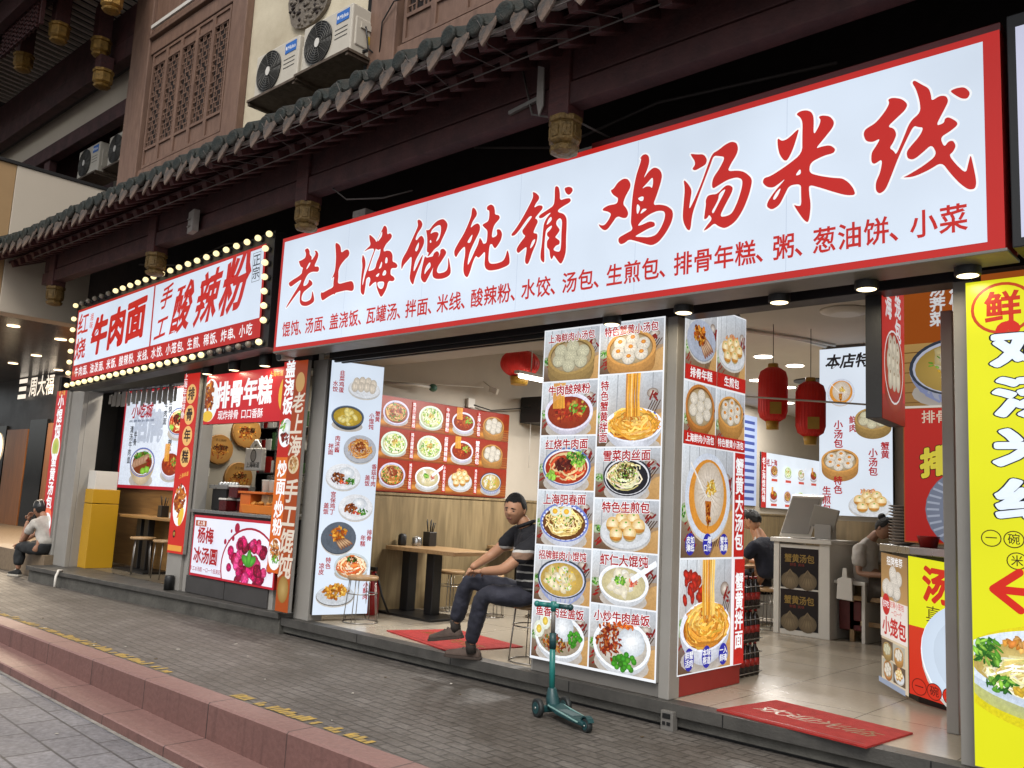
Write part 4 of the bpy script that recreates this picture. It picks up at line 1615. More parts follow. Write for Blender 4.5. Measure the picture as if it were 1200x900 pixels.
# ------------------------------------------------------------------ signs and printed boards
BRUSH=[[[425,1097,483,1108,523,1071,528,1029,575,996,569,956,618,995,638,1027,609,1057,652,1050,691,1009,681,960,625,882,701,876,724,847,709,814,606,834,524,820,466,742,459,697,515,699,553,730,549,761,613,727,629,694,578,671,473,634,446,586,452,540,532,520,606,531,627,564,630,629,657,590,687,511,637,487,556,472,460,488,419,528,411,591,416,672,329,611,171,488,176,516,276,618,398,735,418,779,310,747,226,717,181,754,190,779,411,831,416,877,427,901,381,918,348,964,336,987,380,987,455,1005,461,1050],[554,943,525,932,485,877,507,876,552,918]],[[968,1064,982,1082,1041,1052,1070,1013,1080,957,1152,982,1199,972,1222,934,1208,902,1149,877,1085,829,1057,779,1068,714,1062,636,1209,641,1293,642,1327,606,1338,557,1314,533,1220,556,1127,555,1034,552,1028,534,1011,547,911,524,826,495,797,528,782,574,801,592,814,580,901,599,994,616,988,666,995,734,948,701,998,773,1002,861,997,940,984,1002]],[[1514,1076,1564,1046,1617,1004,1634,977,1647,989,1698,1070,1732,1125,1767,1112,1788,1077,1791,1025,1836,1033,1867,1003,1856,972,1784,933,1750,883,1766,862,1805,867,1862,851,1897,808,1899,742,1944,728,1981,695,1964,670,1883,684,1882,618,1931,595,1954,567,1929,548,1858,565,1839,487,1771,408,1725,465,1688,525,1678,584,1626,569,1578,539,1568,569,1589,608,1566,646,1520,632,1518,557,1504,466,1457,491,1440,539,1438,681,1446,765,1427,835,1435,891,1479,836,1496,772,1479,703,1464,611,1469,563,1488,627,1504,681,1540,751,1580,844,1618,916,1534,927,1448,910,1496,936,1552,962,1523,1024],[1712,1077,1687,1043,1648,981,1668,984,1717,1024],[1633,914,1645,905,1683,889,1709,903,1702,839,1660,771,1646,708,1553,700,1544,713,1584,811],[1805,804,1825,783,1825,741,1790,742,1792,788],[1738,773,1718,734,1699,700,1738,708,1748,748],[1797,681,1821,654,1810,624,1761,628,1771,661],[1715,662,1681,651,1661,635,1698,624,1714,642],[1696,575,1795,568,1800,529,1775,495,1732,505,1700,542]],[[2215,1082,2234,1092,2271,1072,2295,1036,2282,1003,2234,962,2206,908,2227,893,2263,925,2295,928,2331,887,2330,838,2284,774,2232,711,2212,652,2211,594,2251,646,2290,711,2331,753,2312,681,2268,608,2231,524,2220,473,2180,509,2160,552,2169,622,2174,702,2169,757,2107,712,2063,683,2041,641,2029,688,2037,746,2097,813,2143,887,2200,977,2233,1034],[2261,876,2232,845,2210,799,2238,786,2260,823]],[[2345,973,2362,966,2394,965,2429,998,2489,1032,2563,1037,2602,1011,2632,974,2627,936,2600,889,2568,842,2541,794,2475,770,2446,744,2411,719,2385,718,2408,750,2375,760,2375,830,2368,903],[2542,986,2480,984,2426,959,2408,922,2448,933,2498,928,2525,902,2504,866,2488,834,2529,857,2549,915],[2416,870,2405,852,2416,837,2433,843]],[[2353,728,2380,706,2431,707,2462,706,2469,732,2502,748,2527,742,2548,715,2533,682,2489,619,2456,572,2417,516,2383,473,2343,491,2314,531,2320,600,2338,677],[2428,663,2387,634,2365,594,2363,550,2392,581,2445,617]],[[2553,753,2593,759,2633,727,2635,701,2585,648,2540,603,2525,562,2546,537,2619,535,2660,551,2669,592,2662,671,2683,633,2715,522,2684,492,2612,479,2526,488,2480,512,2468,553,2477,608,2515,667,2558,713]],[[2936,1068,2966,1053,2995,1009,2989,981,2946,942,2922,883,2966,909,3012,914,3042,883,3040,837,2999,777,2964,724,2933,670,2916,598,2916,551,2956,608,2991,670,3026,722,3035,754,3044,782,3075,747,3089,716,3128,718,3134,779,3131,829,3089,862,3065,887,3086,896,3136,907,3144,952,3140,1002,3111,1012,3109,1042,3153,1054,3193,1030,3207,989,3210,952,3255,939,3271,915,3258,897,3211,865,3192,818,3186,753,3235,757,3250,775,3236,819,3280,811,3308,769,3298,718,3263,675,3232,651,3208,676,3196,698,3168,699,3162,626,3162,560,3186,528,3263,520,3332,530,3357,562,3376,624,3399,572,3412,494,3363,477,3278,465,3180,469,3134,494,3117,534,3120,599,3116,649,3079,622,3042,599,3009,629,2976,572,2953,500,2923,444,2886,468,2865,513,2865,589,2877,654,2871,731,2842,723,2792,684,2766,646,2740,676,2736,719,2790,787,2844,846,2890,923,2925,993,2927,1044],[2955,827,2928,806,2891,762,2927,751,2947,786]],[[3621,1065,3657,1050,3697,1013,3696,986,3663,957,3645,924,3694,938,3735,926,3742,901,3694,863,3660,834,3686,821,3696,796,3675,764,3648,714,3694,702,3700,673,3689,620,3653,555,3631,496,3610,460,3582,472,3575,505,3586,566,3588,613,3538,590,3498,568,3476,596,3484,622,3523,664,3572,703,3540,725,3528,755,3552,778,3590,815,3632,855,3613,863,3588,852,3549,815,3506,771,3456,731,3420,727,3408,744,3453,780,3521,856,3578,934,3625,1004,3631,1035],[3676,662,3647,651,3629,614,3625,587,3650,603,3673,635]],[[3954,1026,3997,1029,4031,1014,4044,988,4024,965,4000,959,3971,984]],[[3859,1055,3875,1061,3900,1042,3913,992,3916,933,3973,937,4016,932,4029,910,4013,894,3957,879,3901,859,3902,839,3961,816,3993,775,3997,706,3995,615,4001,507,3981,442,3954,408,3919,444,3878,496,3869,475,3858,461,3840,487,3831,546,3806,566,3801,594,3802,624,3826,644,3800,664,3796,688,3822,703,3845,726,3844,745,3787,720,3780,667,3776,575,3786,457,3773,449,3742,479,3739,534,3749,610,3753,703,3759,772,3786,814,3833,852,3794,844,3746,822,3711,824,3700,842,3724,858,3792,880,3855,903,3861,964,3858,1019],[3924,790,3891,771,3888,741,3919,705,3929,687,3907,661,3884,641,3894,630,3934,602,3931,572,3898,570,3870,544,3886,526,3939,510,3948,562,3945,669,3949,761],[3835,817,3807,803,3785,752,3814,766,3842,788]],[[4404,912,4435,919,4469,960,4520,980,4561,967,4588,926,4585,892,4546,839,4523,782,4560,740,4577,698,4563,670,4532,671,4475,700,4431,651,4391,610,4359,609,4321,640,4304,670,4331,653,4363,650,4398,683,4422,727,4384,752,4336,768,4346,786,4393,799,4471,794,4480,835,4458,852,4432,871]],[[4662,1101,4686,1124,4716,1123,4741,1100,4747,1055,4730,999,4698,937,4740,983,4788,1007,4837,979,4860,931,4850,878,4819,791,4788,721,4846,714,4903,694,4951,655,4960,612,4945,557,4900,490,4845,437,4789,421,4730,444,4650,478,4590,501,4550,478,4515,475,4494,500,4495,530,4558,550,4622,569,4600,620,4601,663,4604,783,4615,885,4636,985,4664,1057,4675,1098],[4779,936,4738,902,4685,863,4724,875,4759,868,4776,849,4784,892],[4707,805,4668,805,4656,794,4679,773,4704,770],[4652,761,4681,725,4662,681,4652,683,4646,723],[4701,712,4745,702,4687,676,4682,682],[4881,660,4828,671,4761,658,4694,624,4658,588,4705,592,4763,607,4807,590,4811,560,4755,553,4697,534,4634,513,4699,500,4767,486,4824,495,4861,539,4887,592,4894,633]],[[5086,1036,5138,1018,5192,1007,5221,963,5211,928,5176,916,5127,902,5102,920,5126,944,5123,973,5097,1013]],[[5035,861,5075,819,5106,766,5096,703,5085,623,5128,696,5179,800,5220,905,5258,995,5305,1008,5357,1036,5403,1046,5442,1027,5455,983,5443,942,5402,888,5377,841,5453,830,5503,809,5549,763,5560,729,5539,644,5499,550,5443,475,5368,442,5317,467,5286,496,5239,465,5200,454,5230,490,5268,527,5246,564,5229,539,5205,535,5210,583,5218,638,5215,670,5229,700,5260,703,5303,697,5362,744,5396,741,5422,716,5410,679,5365,608,5324,533,5375,527,5417,539,5457,614,5488,710,5488,761,5446,784,5379,781,5311,756,5268,740,5260,774,5270,821,5317,875,5358,946,5315,963,5270,977,5247,916,5205,819,5154,699,5113,593,5102,477,5075,486,5046,540,5036,591,5042,689,5049,787],[5367,720,5337,710,5316,690,5313,659,5288,616,5263,581,5276,562,5313,627,5351,687]],[[5733,988,5764,957,5806,963,5882,1018,5868,966,5840,882,5803,816,5778,822,5748,871,5735,932]],[[5858,1114,5888,1128,5929,1123,5961,1102,5978,1060,5974,939,6010,994,6022,1032,6006,1057,6033,1060,6081,1040,6108,997,6100,963,6050,911,5988,850,6026,856,6081,852,6116,818,6104,793,6042,792,5955,768,5947,701,6019,665,6104,634,6158,620,6196,586,6226,541,6239,496,6181,506,6105,543,6019,589,5947,624,5948,572,5960,489,5952,411,5941,377,5913,402,5876,461,5845,516,5872,500,5898,497,5895,583,5895,640,5817,648,5785,589,5752,530,5701,507,5663,536,5671,571,5717,628,5796,702,5750,675,5708,655,5665,668,5632,705,5643,736,5690,738,5799,784,5902,842,5901,949,5903,1048,5888,1085],[5890,746,5854,702,5895,705],[5763,647,5726,618,5705,581,5718,570,5743,598]],[[6432,1050,6459,1054,6511,1032,6546,989,6531,955,6475,914,6429,879,6466,860,6481,818,6461,772,6439,744,6465,719,6477,692,6517,781,6556,878,6616,918,6612,989,6592,1069,6570,1114,6584,1126,6622,1089,6663,1053,6675,1008,6677,970,6720,990,6756,979,6768,944,6743,896,6697,813,6742,819,6746,845,6767,849,6810,810,6813,787,6773,761,6720,738,6740,675,6764,705,6788,703,6803,668,6787,636,6765,621,6802,557,6851,494,6864,551,6877,601,6887,546,6904,437,6896,395,6861,398,6815,447,6769,515,6726,590,6657,558,6574,536,6510,545,6540,553,6624,589,6703,638,6675,709,6625,671,6575,639,6541,654,6535,693,6550,717,6610,776,6631,821,6602,831,6577,847,6534,767,6490,675,6446,564,6415,492,6380,473,6358,499,6358,551,6385,606,6399,688,6350,663,6332,684,6334,741,6359,773,6388,818,6342,804,6301,821,6286,868,6297,899,6360,921,6414,978,6441,1023]],[[6775,1002,6809,1010,6853,1004,6883,961,6867,929,6836,938,6801,971]]]
LIT = print_mat('backlit_sheet', 0.80, .2)
LITS = print_mat('backlit_sign_face', 0.74, .2, sample=True)
LITD = print_mat('weakly_backlit_sheet', 0.5, .25)
INK = print_mat('printed_sheet', 0.0, .8)
INKD = print_mat('printed_board', 0.0, .55)
LITP = print_mat('backlit_photo', 0.80, .2, grain=.2)
X, Y, Z = (1, 0, 0), (0, 1, 0), (0, 0, 1)
SKY = H('d6e2f1')
RED = H('b5241f')
DRED = H('a3171c')
SIGNRED = H('b9211a')

# ---- the long shop sign
sg = thing('shop_sign', 'long white lightbox sign with red brush lettering and red border over the open shop', 'sign', (-8.21, 5.1, 2.99))
x0, x1, z0, z1 = -8.21, -1.165, 2.99, 4.24
w = M()
w.box((x0, 5.105, z0), (x1, 5.36, z1), 0)
w.box((x0 + 4.2, 5.12, z1), (x1, 5.34, z1 + .055), 1)
w.box((x0, 5.095, z0 - .02), (x1 + .01, 5.37, z0 - .001), 2)
w.build('sign_box', [m_red, mat('dark_red_flashing', '5a1211', .4), m_metal], sg, bevel=.004)
p = P((x0, 5.1, z0), X, Z)
W_, H_ = x1 - x0, z1 - z0
p.rect(0, 0, W_, H_, RED)
p.build('sign_border', LIT, sg)
p = P((x0, 5.1, z0), X, Z, .002)
for i in range(14):
    a, b = .045 + (W_ - .13) * i / 14, .045 + (W_ - .13) * (i + 1) / 14
    for j in range(3):
        c, d = .045 + (H_ - .09) * j / 3, .045 + (H_ - .09) * (j + 1) / 3
        p.rect(a, c, b, d, SKY)
for i in range(1, 6):
    p.rect(.045 + (W_ - .13) * i / 6 - .0015, .05, .045 + (W_ - .13) * i / 6 + .0015, H_ - .05, H('b4c2d6'))
p.build('sign_face', LITS, sg)
p = P((-8.2, 5.1, 2.95), X, Z, .004)
done = []
for polys in BRUSH:
    loops = []
    for q in polys:
        lp = [(q[i] / 1000, q[i + 1] / 1000) for i in range(0, len(q), 2)]
        loops.append(smooth_loop(smooth_loop(lp)))
    done.append(outline_fill(loops))
for vs, fs, lps in done:
    p.glyphs(vs, fs, lps, WHITE, lambda a, b: (a, b), .012)
for vs, fs, lps in done:
    p.glyphs(vs, fs, lps, SIGNRED, lambda a, b: (a, b))
p.build('brush_lettering', LIT, sg)
p = P((-8.2, 5.1, 2.95), X, Z, .004)
line = '馄饨、汤面、盖浇饭、瓦罐汤、拌面、米线、酸辣粉、水饺、汤包、生煎包、排骨年糕、粥、葱油饼、小菜'
h = .172
adv = [h * (.62 if c == '、' else .905) for c in line]
k = (6.86 - .13) / sum(adv)
u = .13
for c, a in zip(line, adv):
    p.text(c, u + a * k * (.5 if c != '、' else .62), .255 - .014 * u / 7, h, SIGNRED, .018, sx=.88)
    u += a * k
p.build('menu_text_print', LIT, sg)

# ---- the sign on the right, just in the picture
s2 = thing('blank_sign', 'pale lilac lightbox sign in a dark frame beside the long white sign', 'sign', (-1.1, 5.1, 3.0))
w = M()
w.box((-1.13, 5.09, 2.98), (1.6, 5.36, 4.30))
w.build('sign_frame', m_black, s2, bevel=.006)
p = P((-1.13, 5.087, 2.98), X, Z)
p.rect(.045, .05, 2.6, 1.24, H('c9cbe2'))
p.build('sign_face', LITS, s2)

# ---- bulb-edged sign of the side shop
TILT = R(-2.2)
ua = Vector((math.cos(TILT), 0, -math.sin(TILT)))
va = Vector((math.sin(TILT), 0, math.cos(TILT)))
s3 = thing('marquee_sign', 'white and red noodle sign edged all round with round yellow bulbs', 'sign', (-13.62, 5.1, 2.93))
o3 = Vector((-13.58, 5.1, 2.975))
w = M()
ce = o3 + ua * 2.56 + va * .54 + Vector((0, .13, 0))
w.obox(ce, ua * 2.67, Vector((0, .12, 0)), va * .66)
w.build('sign_box', m_dkmetal, s3, bevel=.006)
p = P(o3, ua, va, .012)
p.rect(0, 0, 5.10, 1.07, RED)
p.rect(.035, .225, 2.44, 1.035, SKY)
p.rect(2.48, .225, 5.06, 1.035, SKY)
p.build('sign_face', LITS, s3)
p = P(o3, ua, va, .0145)
p.text('红', .24, .82, .34, SIGNRED, .02, sx=1.1, slope=.02)
p.text('烧', .22, .45, .34, SIGNRED, .02, sx=1.1, slope=.02)
p.text('牛', .84, .57, .58, SIGNRED, .045, sx=.95, shear=.12, slope=.05)
p.text('肉', 1.40, .60, .58, SIGNRED, .045, sx=.95, shear=.08, slope=.05)
p.text('面', 1.98, .64, .60, SIGNRED, .045, sx=.98, shear=.05, slope=.07)
p.text('湘味', .53, .83, .12, H('d05a50'), .01, vert=True)
p.text('手', 2.82, .82, .32, SIGNRED, .022, shear=.3, slope=.1)
p.text('工', 2.74, .42, .32, SIGNRED, .022, shear=.3, slope=.1)
p.text('酸', 3.26, .60, .66, SIGNRED, .03, sx=.75, shear=.35, slope=.08)
p.text('辣', 3.88, .63, .66, SIGNRED, .03, sx=.8, shear=.35, slope=.08)
p.text('粉', 4.50, .69, .70, SIGNRED, .034, sx=.85, shear=.35, slope=.08)
p.text('正宗', 4.93, .83, .15, H('33373f'), .012, vert=True)
for a, b, c, d in ((4.85, .66, 5.01, .665), (4.85, .995, 5.01, 1.0), (4.85, .66, 4.856, 1.0), (5.004, .66, 5.01, 1.0)):
    p.rect(a, b, c, d, H('33373f'))
line = '牛肉面、油泼面、米饭、酸辣粉、米线、水饺、小笼包、生煎、稀饭、炸串、小吃'
adv = [.148 * (.62 if c == '、' else .88) for c in line]
k = 4.86 / sum(adv)
u = .09
for c, a in zip(line, adv):
    p.text(c, u + a * k * .5, .112, .152, WHITE, .014, sx=.86)
    u += a * k
p.build('lettering', LIT, s3)
m_bulb = glow('lit_bulb', 'ffe9ae', 1.0)
m_bulbhot = glow('bulb_core', 'fff2c0', 1.5)
m_dead = mat('dead_bulb_glass', '8a8272', .25, .2, 8)


def bulb(mt):
    b = M()
    b.cyl((0, .055, 0), (0, .0, 0), .03, .034, 10, 1)
    b.ball((0, -.03, 0), (.035, .038, .035), 12, 8, 0)
    return b


bl = bulb(0).build('bulb', [m_bulb, m_black], s3, local=True)
bd = bulb(0).build('bulb', [m_dead, m_black], s3, local=True)
used = {bl: False, bd: False}
spots = []
for i in range(24):
    spots.append((-.04 + i * 5.24 / 23, 1.15, bd if 1 <= i <= 5 else bl))
for i in range(26):
    spots.append((-.06 + i * 5.2 / 25, -.065, bd if 20 <= i <= 24 else bl))
for i in range(6):
    spots.append((5.2 - .012 * i, .17 + i * .165, bl))
    spots.append((-.055, .12 + i * .165, bl))
for u, v, src in spots:
    q = src if not used[src] else src.copy()
    if used[src]:
        COL.objects.link(q)
        q.parent = s3
    used[src] = True
    q.location = o3 + ua * u + va * v + Vector((0, -.015, 0)) - Vector((-13.62, 5.1, 2.93))

# ---- upright lightbox boards
def board(name, label, cat, o, u, v, w_, h_, depth, frame, fcol=None, loc=None, inset=.012):
    """a lightbox: a shallow case with a sheet on its front; returns (thing, print of the whole sheet)"""
    o, u, v = Vector(o), Vector(u).normalized(), Vector(v).normalized()
    n = u.cross(v)
    t = thing(name, label, cat, loc or tuple(o))
    c = M()
    c.obox(o + u * w_ / 2 + v * h_ / 2 - n * (depth / 2 + .003), u * w_ / 2, v * h_ / 2, n * depth / 2)
    c.build('case', frame, t, bevel=.003)
    p = P(o, u, v, 0.0)
    p.rect(0, 0, w_, h_, fcol or WHITE)
    p.build('sheet', LIT, t)
    return t


b1 = board('menu_lightbox', 'large pillar lightbox with twelve captioned noodle and dumpling photos behind the scooter', 'menu board', (-4.752, 5.53, .285), X, Z, 1.192, 2.675, .09, m_metal_l, H('e6e9ee'))
left = [('上海鲜肉小汤包', 'steam_green', .165), ('牛肉酸辣粉', 'red_noodle_bowl', .168), ('红烧牛肉面', 'beef_noodle', .167), ('上海阳春面', 'plain_noodle', .167), ('招牌鲜肉小馄饨', 'wonton_bowl', .166), ('鱼香肉丝盖饭', 'rice_pork', .167)]
right = [('特色蟹黄小汤包', 'steam_orange', .155), ('特色蟹黄拌面', 'pull_noodle', .215), ('雪菜肉丝面', 'dark_noodle', .148), ('特色生煎包', 'fried_buns', .148), ('虾仁大馄饨', 'wonton_white', .152), ('小炒牛肉盖饭', 'rice_beef', .182)]
sd_ = 10
for cu, cw, items in ((.012, .566, left), (.592, .588, right)):
    top = 2.675 - .012
    tot = 2.675 - .02
    for t, kd, fr_ in items:
        hh = fr_ * tot
        p = P((-4.752, 5.53, .285), X, Z, .0006, sd_)
        sd_ += 1
        u0, u1, v0, v1 = cu, cu + cw, top - hh + .012, top
        p.clip = (u0, v0, u1, v1)
        cell_bg(p, u0, v0, u1, v1)
        if kd == 'pull_noodle':
            dish(p, kd, u0 + cw * .57, v0 + hh * .29, cw * .45)
            p.text(t, u0 + cw * .12, (v0 + v1) / 2 - .01, hh * .142, DRED, .025, vert=True, halo=WHITE, tall=1.0)
        else:
            sc_ = min(cw * .44, hh * .56)
            dish(p, kd, u0 + cw * .5, v0 + hh * (.46 if kd.startswith('steam') else .42), sc_)
            p.text(t, u0 + cw * .5, v1 - hh * .155, min(.088, cw * .86 / len(t)), DRED, .025, halo=WHITE, tall=1.0 if len(t) < 7 else 1.1, slope=.02)
        p.build('dish_photo', LITP, b1)
        top -= hh

# side of the pillar, seen along the doorway
b2 = board('menu_lightbox', 'doorway side lightbox with red captions, crab bun and lifted noodles beside the entrance', 'menu board', (-3.468, 5.66, .33), Y, Z, .96, 2.80, .05, m_metal_l, H('e6e9ee'))
O2 = (-3.468, 5.66, .33)


def cell2(u0, v0, u1, v1, kind, s, cv, seed, cap=None, caph=.1):
    p = P(O2, Y, Z, .0006, seed)
    p.clip = (u0, v0, u1, v1)
    cell_bg(p, u0, v0, u1, v1)
    dish(p, kind, (u0 + u1) / 2, cv, s)
    if cap:
        p.rect(u0, v0, u1, v0 + caph, RED)
        p.text(cap, (u0 + u1) / 2, v0 + caph * .5, min(caph * .72, (u1 - u0) * .9 / len(cap)), WHITE, .02, tall=1.15 if len(cap) > 6 else 1)
    p.build('dish_photo', LITP, b2)


cell2(.008, 2.17, .475, 2.79, 'spareribs', .215, 2.5, 31, '排骨年糕', .115)
cell2(.487, 2.17, .952, 2.79, 'fried_buns', .21, 2.48, 32, '生煎包', .115)
cell2(.008, 1.68, .475, 2.155, 'steam_flat', .215, 1.98, 33, '上海鲜肉小汤包', .10)
cell2(.487, 1.68, .952, 2.155, 'steam_orange', .205, 1.99, 34, '特色蟹黄小汤包', .10)


def cell2b(v0, v1, kind, s, cv, cap, ov, seed):
    p = P(O2, Y, Z, .0006, seed)
    p.clip = (.008, v0, .775, v1)
    cell_bg(p, .008, v0, .775, v1)
    if kind == 'pull_noodle':
        for k in range(26):
            p.ell(.2 + p.r.uniform(-.12, .12), v0 + .62 + p.r.uniform(-.1, .1), .05, .03, jitc(p.r, H('c8281a'), .3), H('7a140e'), n=8, rot=p.r.uniform(0, 3))
    dish(p, kind, .39, cv, s)
    for k, (a, b) in enumerate(ov):
        cx = .13 + k * .25
        p.ell(cx, v0 + .10, .068, .082, H('2a2a9c'), n=22)
        p.text(a, cx - .027, v0 + .10, .058, WHITE, .02, vert=True)
        p.text(b, cx + .03, v0 + .10, .058, WHITE, .02, vert=True)
    p.clip = None
    p.rect(.79, v0, .955, v1, RED)
    p.text(cap, .872, (v0 + v1) / 2, .135, WHITE, .03, vert=True, tall=1.1)
    p.build('dish_photo', LITP, b2)


cell2b(.84, 1.67, 'crab_bun', .34, 1.30, '蟹黄大汤包', (('皮薄', '如纸'), ('一口', '爆汁'), ('蟹黄', '丰满')), 35)
cell2b(.01, .825, 'pull_noodle', .37, .33, '蟹黄拌面', (('鲜活', '蟹肉'), ('本帮', '味道'), ('一鲜', '入魂')), 36)
w = M()
w.box((-3.468 - .05, 5.66, .185), (-3.472, 6.60, .328))
w.build('kick_board', m_red, b2)
w = M()
w.box((-4.752, 5.57, .185), (-3.56, 5.60, .283))
w.build('kick_board', m_metal, b1)

# folded side board at the left of the wide opening
d3 = Vector((.15, .60, 0)).normalized()
O3 = (-7.80, 5.575, .25)
b3 = board('menu_lightbox', 'white upright lightbox of eight dishes left of the wide opening', 'menu board', O3, d3, Z, .62, 2.69, .06, m_dkmetal, SKY)
eight = [('boiled_dumplings', '韭菜鸡蛋', '水饺', .40, 2.44, .19, -1), ('yellow_wonton', '蟹黄', '小馄饨', .23, 2.10, .19, 1), ('mince_noodle', '肉沫酱', '拌面', .40, 1.76, .19, -1), ('rice_plate', '香菇牛肉', '盖饭', .23, 1.45, .20, 1), ('rice_plate', '宫保鸡丁', '盖饭', .40, 1.13, .20, -1), ('rice_cake', '排骨', '年糕', .23, .80, .20, 1), ('cold_noodle', '特色', '凉皮', .40, .50, .20, -1), ('fried_pork', '小酥肉', '', .24, .21, .215, 1)]
for i, (kd, ta, tb, u, v, s, sd2) in enumerate(eight):
    p = P(O3, d3, Z, .0006, 50 + i)
    dish(p, kd, u, v, s)
    xx = .095 if sd2 < 0 else .545
    p.text(ta, xx + .035, v + .03, .062, DRED, .02, vert=True)
    p.text(tb, xx - .035, v - .03, .062, DRED, .02, vert=True)
    p.build('dish_photo', LITP, b3)

# red and timber menu board on the left wall
O4 = (-8.165, 6.55, 1.57)
b4 = board('menu_lightbox', 'wide red and brown lit menu board of twelve bowls above the table', 'menu board', O4, Y, Z, 2.28, 1.14, .03, m_maroon, H('7a2a1a'))
kinds = ['meat_bowl', 'green_bowl', 'red_noodle_bowl', 'steam', 'green_bowl', 'green_bowl', 'red_noodle_bowl', 'steam', 'meat_bowl', 'wonton_white', 'fried_buns', 'wonton_bowl']
caps = ['鸡汤三鲜米线', '牛肉酸辣粉', '上海小笼包', '鸡汤酸辣米线', '招牌酸辣粉', '蟹黄汤包', '鸡汤菜肉大馄饨', '干拌菜肉大馄饨', '鸡汤鲜肉小馄饨']
for j in range(3):
    for i in range(4):
        p = P(O4, Y, Z, .0006, 70 + j * 4 + i)
        u0, u1 = .015 + i * .57, .015 + (i + 1) * .57 - .008
        v1 = 1.13 - j * .374
        v0 = v1 - .368
        p.clip = (u0, v0, u1, v1)
        p.rect(u0, v0, u1, v1, H('8a4a22'), H('9c2c1c'))
        for k in range(5):
            b = v0 + .02 + k * .03
            p.rect(u0, b, u1, b + .012, jitc(p.r, H('a8622c'), .2))
        p.ell(u0 + .05, v0 + .06, .16, .05, H('d8913c'), H('8a4a22'), n=14)
        dish(p, kinds[j * 4 + i], u0 + .26, v0 + .19, .205)
        if i < 3:
            p.clip = None
            p.rect(u1 - .055, v0 + .02, u1 + .005, v1 - .02, H('b52a20'))
            t = caps[j * 3 + i]
            p.text(t, u1 - .026, (v0 + v1) / 2, .31 / len(t), WHITE, .02, vert=True)
        p.build('dish_photo', LITP, b4)

# tall white board deep inside
O5 = (-4.53, 10.58, 1.56)
b5 = board('menu_lightbox', 'tall white lightbox of steamer baskets with black brush title deep inside the shop', 'menu board', O5, X, Z, .88, 2.05, .06, m_dkmetal, H('d6e0ec'))
p = P(O5, X, Z, .0006, 90)
p.clip = (0, 0, .88, 2.05)
p.text('本店特色', .45, 1.88, .185, H('1a1618'), .03, shear=.2)
dish(p, 'crab_bun', .27, 1.50, .17)
p.text('鲜肉', .42, 1.10, .10, DRED, .025, vert=True)
p.text('小汤包', .24, .98, .115, DRED, .025, vert=True)
dish(p, 'steam_green', .66, 1.16, .22)
dish(p, 'steam_orange', .26, .66, .23)
p.text('蟹黄', .80, .78, .10, DRED, .025, vert=True)
p.text('小汤包', .66, .64, .11, DRED, .025, vert=True)
p.text('特色', .24, .36, .11, DRED, .025, vert=True)
p.text('生煎包', .10, .18, .11, DRED, .025, vert=True)
dish(p, 'fried_buns', .62, .16, .24)
p.build('dish_photo', LITP, b5)
# far menu on the left wall
O6 = (-8.165, 16.3, 1.68)
b6 = board('menu_lightbox', 'small white menu lightbox with red left strip on the far wall under the lanterns', 'menu board', O6, Y, Z, 2.9, 1.10, .04, m_dkmetal, H('dfe8f2'))
p = P(O6, Y, Z, .0006, 91)
p.rect(0, 0, .22, 1.1, RED)
p.text('老上海馄饨铺', .11, .55, .15, WHITE, .02, vert=True)
p.text('老上海', .46, .9, .16, DRED, .03)
for i in range(4):
    for j in range(2):
        dish(p, ['red_noodle_bowl', 'meat_bowl', 'green_bowl', 'wonton_white'][(i + j) % 4], .55 + i * .6, .26 + j * .5 - (.0 if i else .0), .17)
        p.rect(.42 + i * .6, .04 + j * .5, .68 + i * .6, .09 + j * .5, H('c84a3a'))
p.build('dish_photo', LITP, b6)
# blue price list on the left wall behind the pillar
b7 = board('price_board', 'narrow blue and white price list on the left wall just past the pillar', 'menu board', (-8.165, 14.2, 1.7), Y, Z, 1.9, 1.75, .03, m_maroon, H('aab8d8'))
p = P((-8.165, 14.2, 1.7), Y, Z, .0006, 92)
for k in range(12):
    p.rect(.1, .1 + k * .135, 1.8, .16 + k * .135, H('4a5aa0'))
p.build('price_rows', LITD, b7)

# hanging red box sign and the boards inside the doorway
O8 = (-2.02, 5.68, 2.16)
b8 = board('hanging_lightbox', 'narrow red hanging lightbox of small steamed buns inside the doorway top', 'sign', O8, (-.06, .6, 0), Z, .60, 1.05, .10, m_dkmetal, H('a8201e'))
p = P(O8, Vector((-.06, .6, 0)).normalized(), Z, .0006, 93)
p.rect(.0, .0, .6, .16, H('7a2418'), H('a8301e'))
p.text('上海', .17, .84, .17, WHITE, .03, vert=True)
p.text('小笼包', .42, .80, .17, WHITE, .03, vert=True)
p.ell(.3, .20, .24, .14, H('c85a34'), H('8a2a18'))
dish(p, 'bun_oval', .3, .37, .25)
p.build('dish_photo', LITD, b8)
O9 = (-2.40, 7.2, 1.36)
b9 = board('menu_lightbox', 'tall red and brown lightbox with wontons above and ribs below over the yellow counter', 'menu board', O9, X, Z, .95, 2.15, .08, m_dkmetal, H('8a4416'))
p = P(O9, X, Z, .0006, 94)
p.clip = (0, 0, .95, 2.15)
p.rect(.01, 1.06, .94, 1.56, H('a07840'), H('c09a5c'))
for k in range(6):
    p.strand([(.01, 1.09 + k * .08), (.94, 1.10 + k * .08)], .008, H('7a5428'))
dish(p, 'wonton_bowl', .42, 1.36, .37)
p.text('大馄饨', .44, 1.84, .17, WHITE, .03, vert=True)
p.text('汤荠菜', .27, 1.86, .12, WHITE, .03, vert=True)
p.rect(.0, 1.045, .95, 1.062, H('e8e0d4'))
p.rect(.01, .01, .94, 1.04, H('b8201a'), H('c82a20'))
p.text('排骨与年糕', .40, .97, .105, H('e8d8c0'), .01)
p.text('排', .24, .62, .23, H('e6d84a'), .05, slope=.2, halo=H('5a2010'), hw=.03)
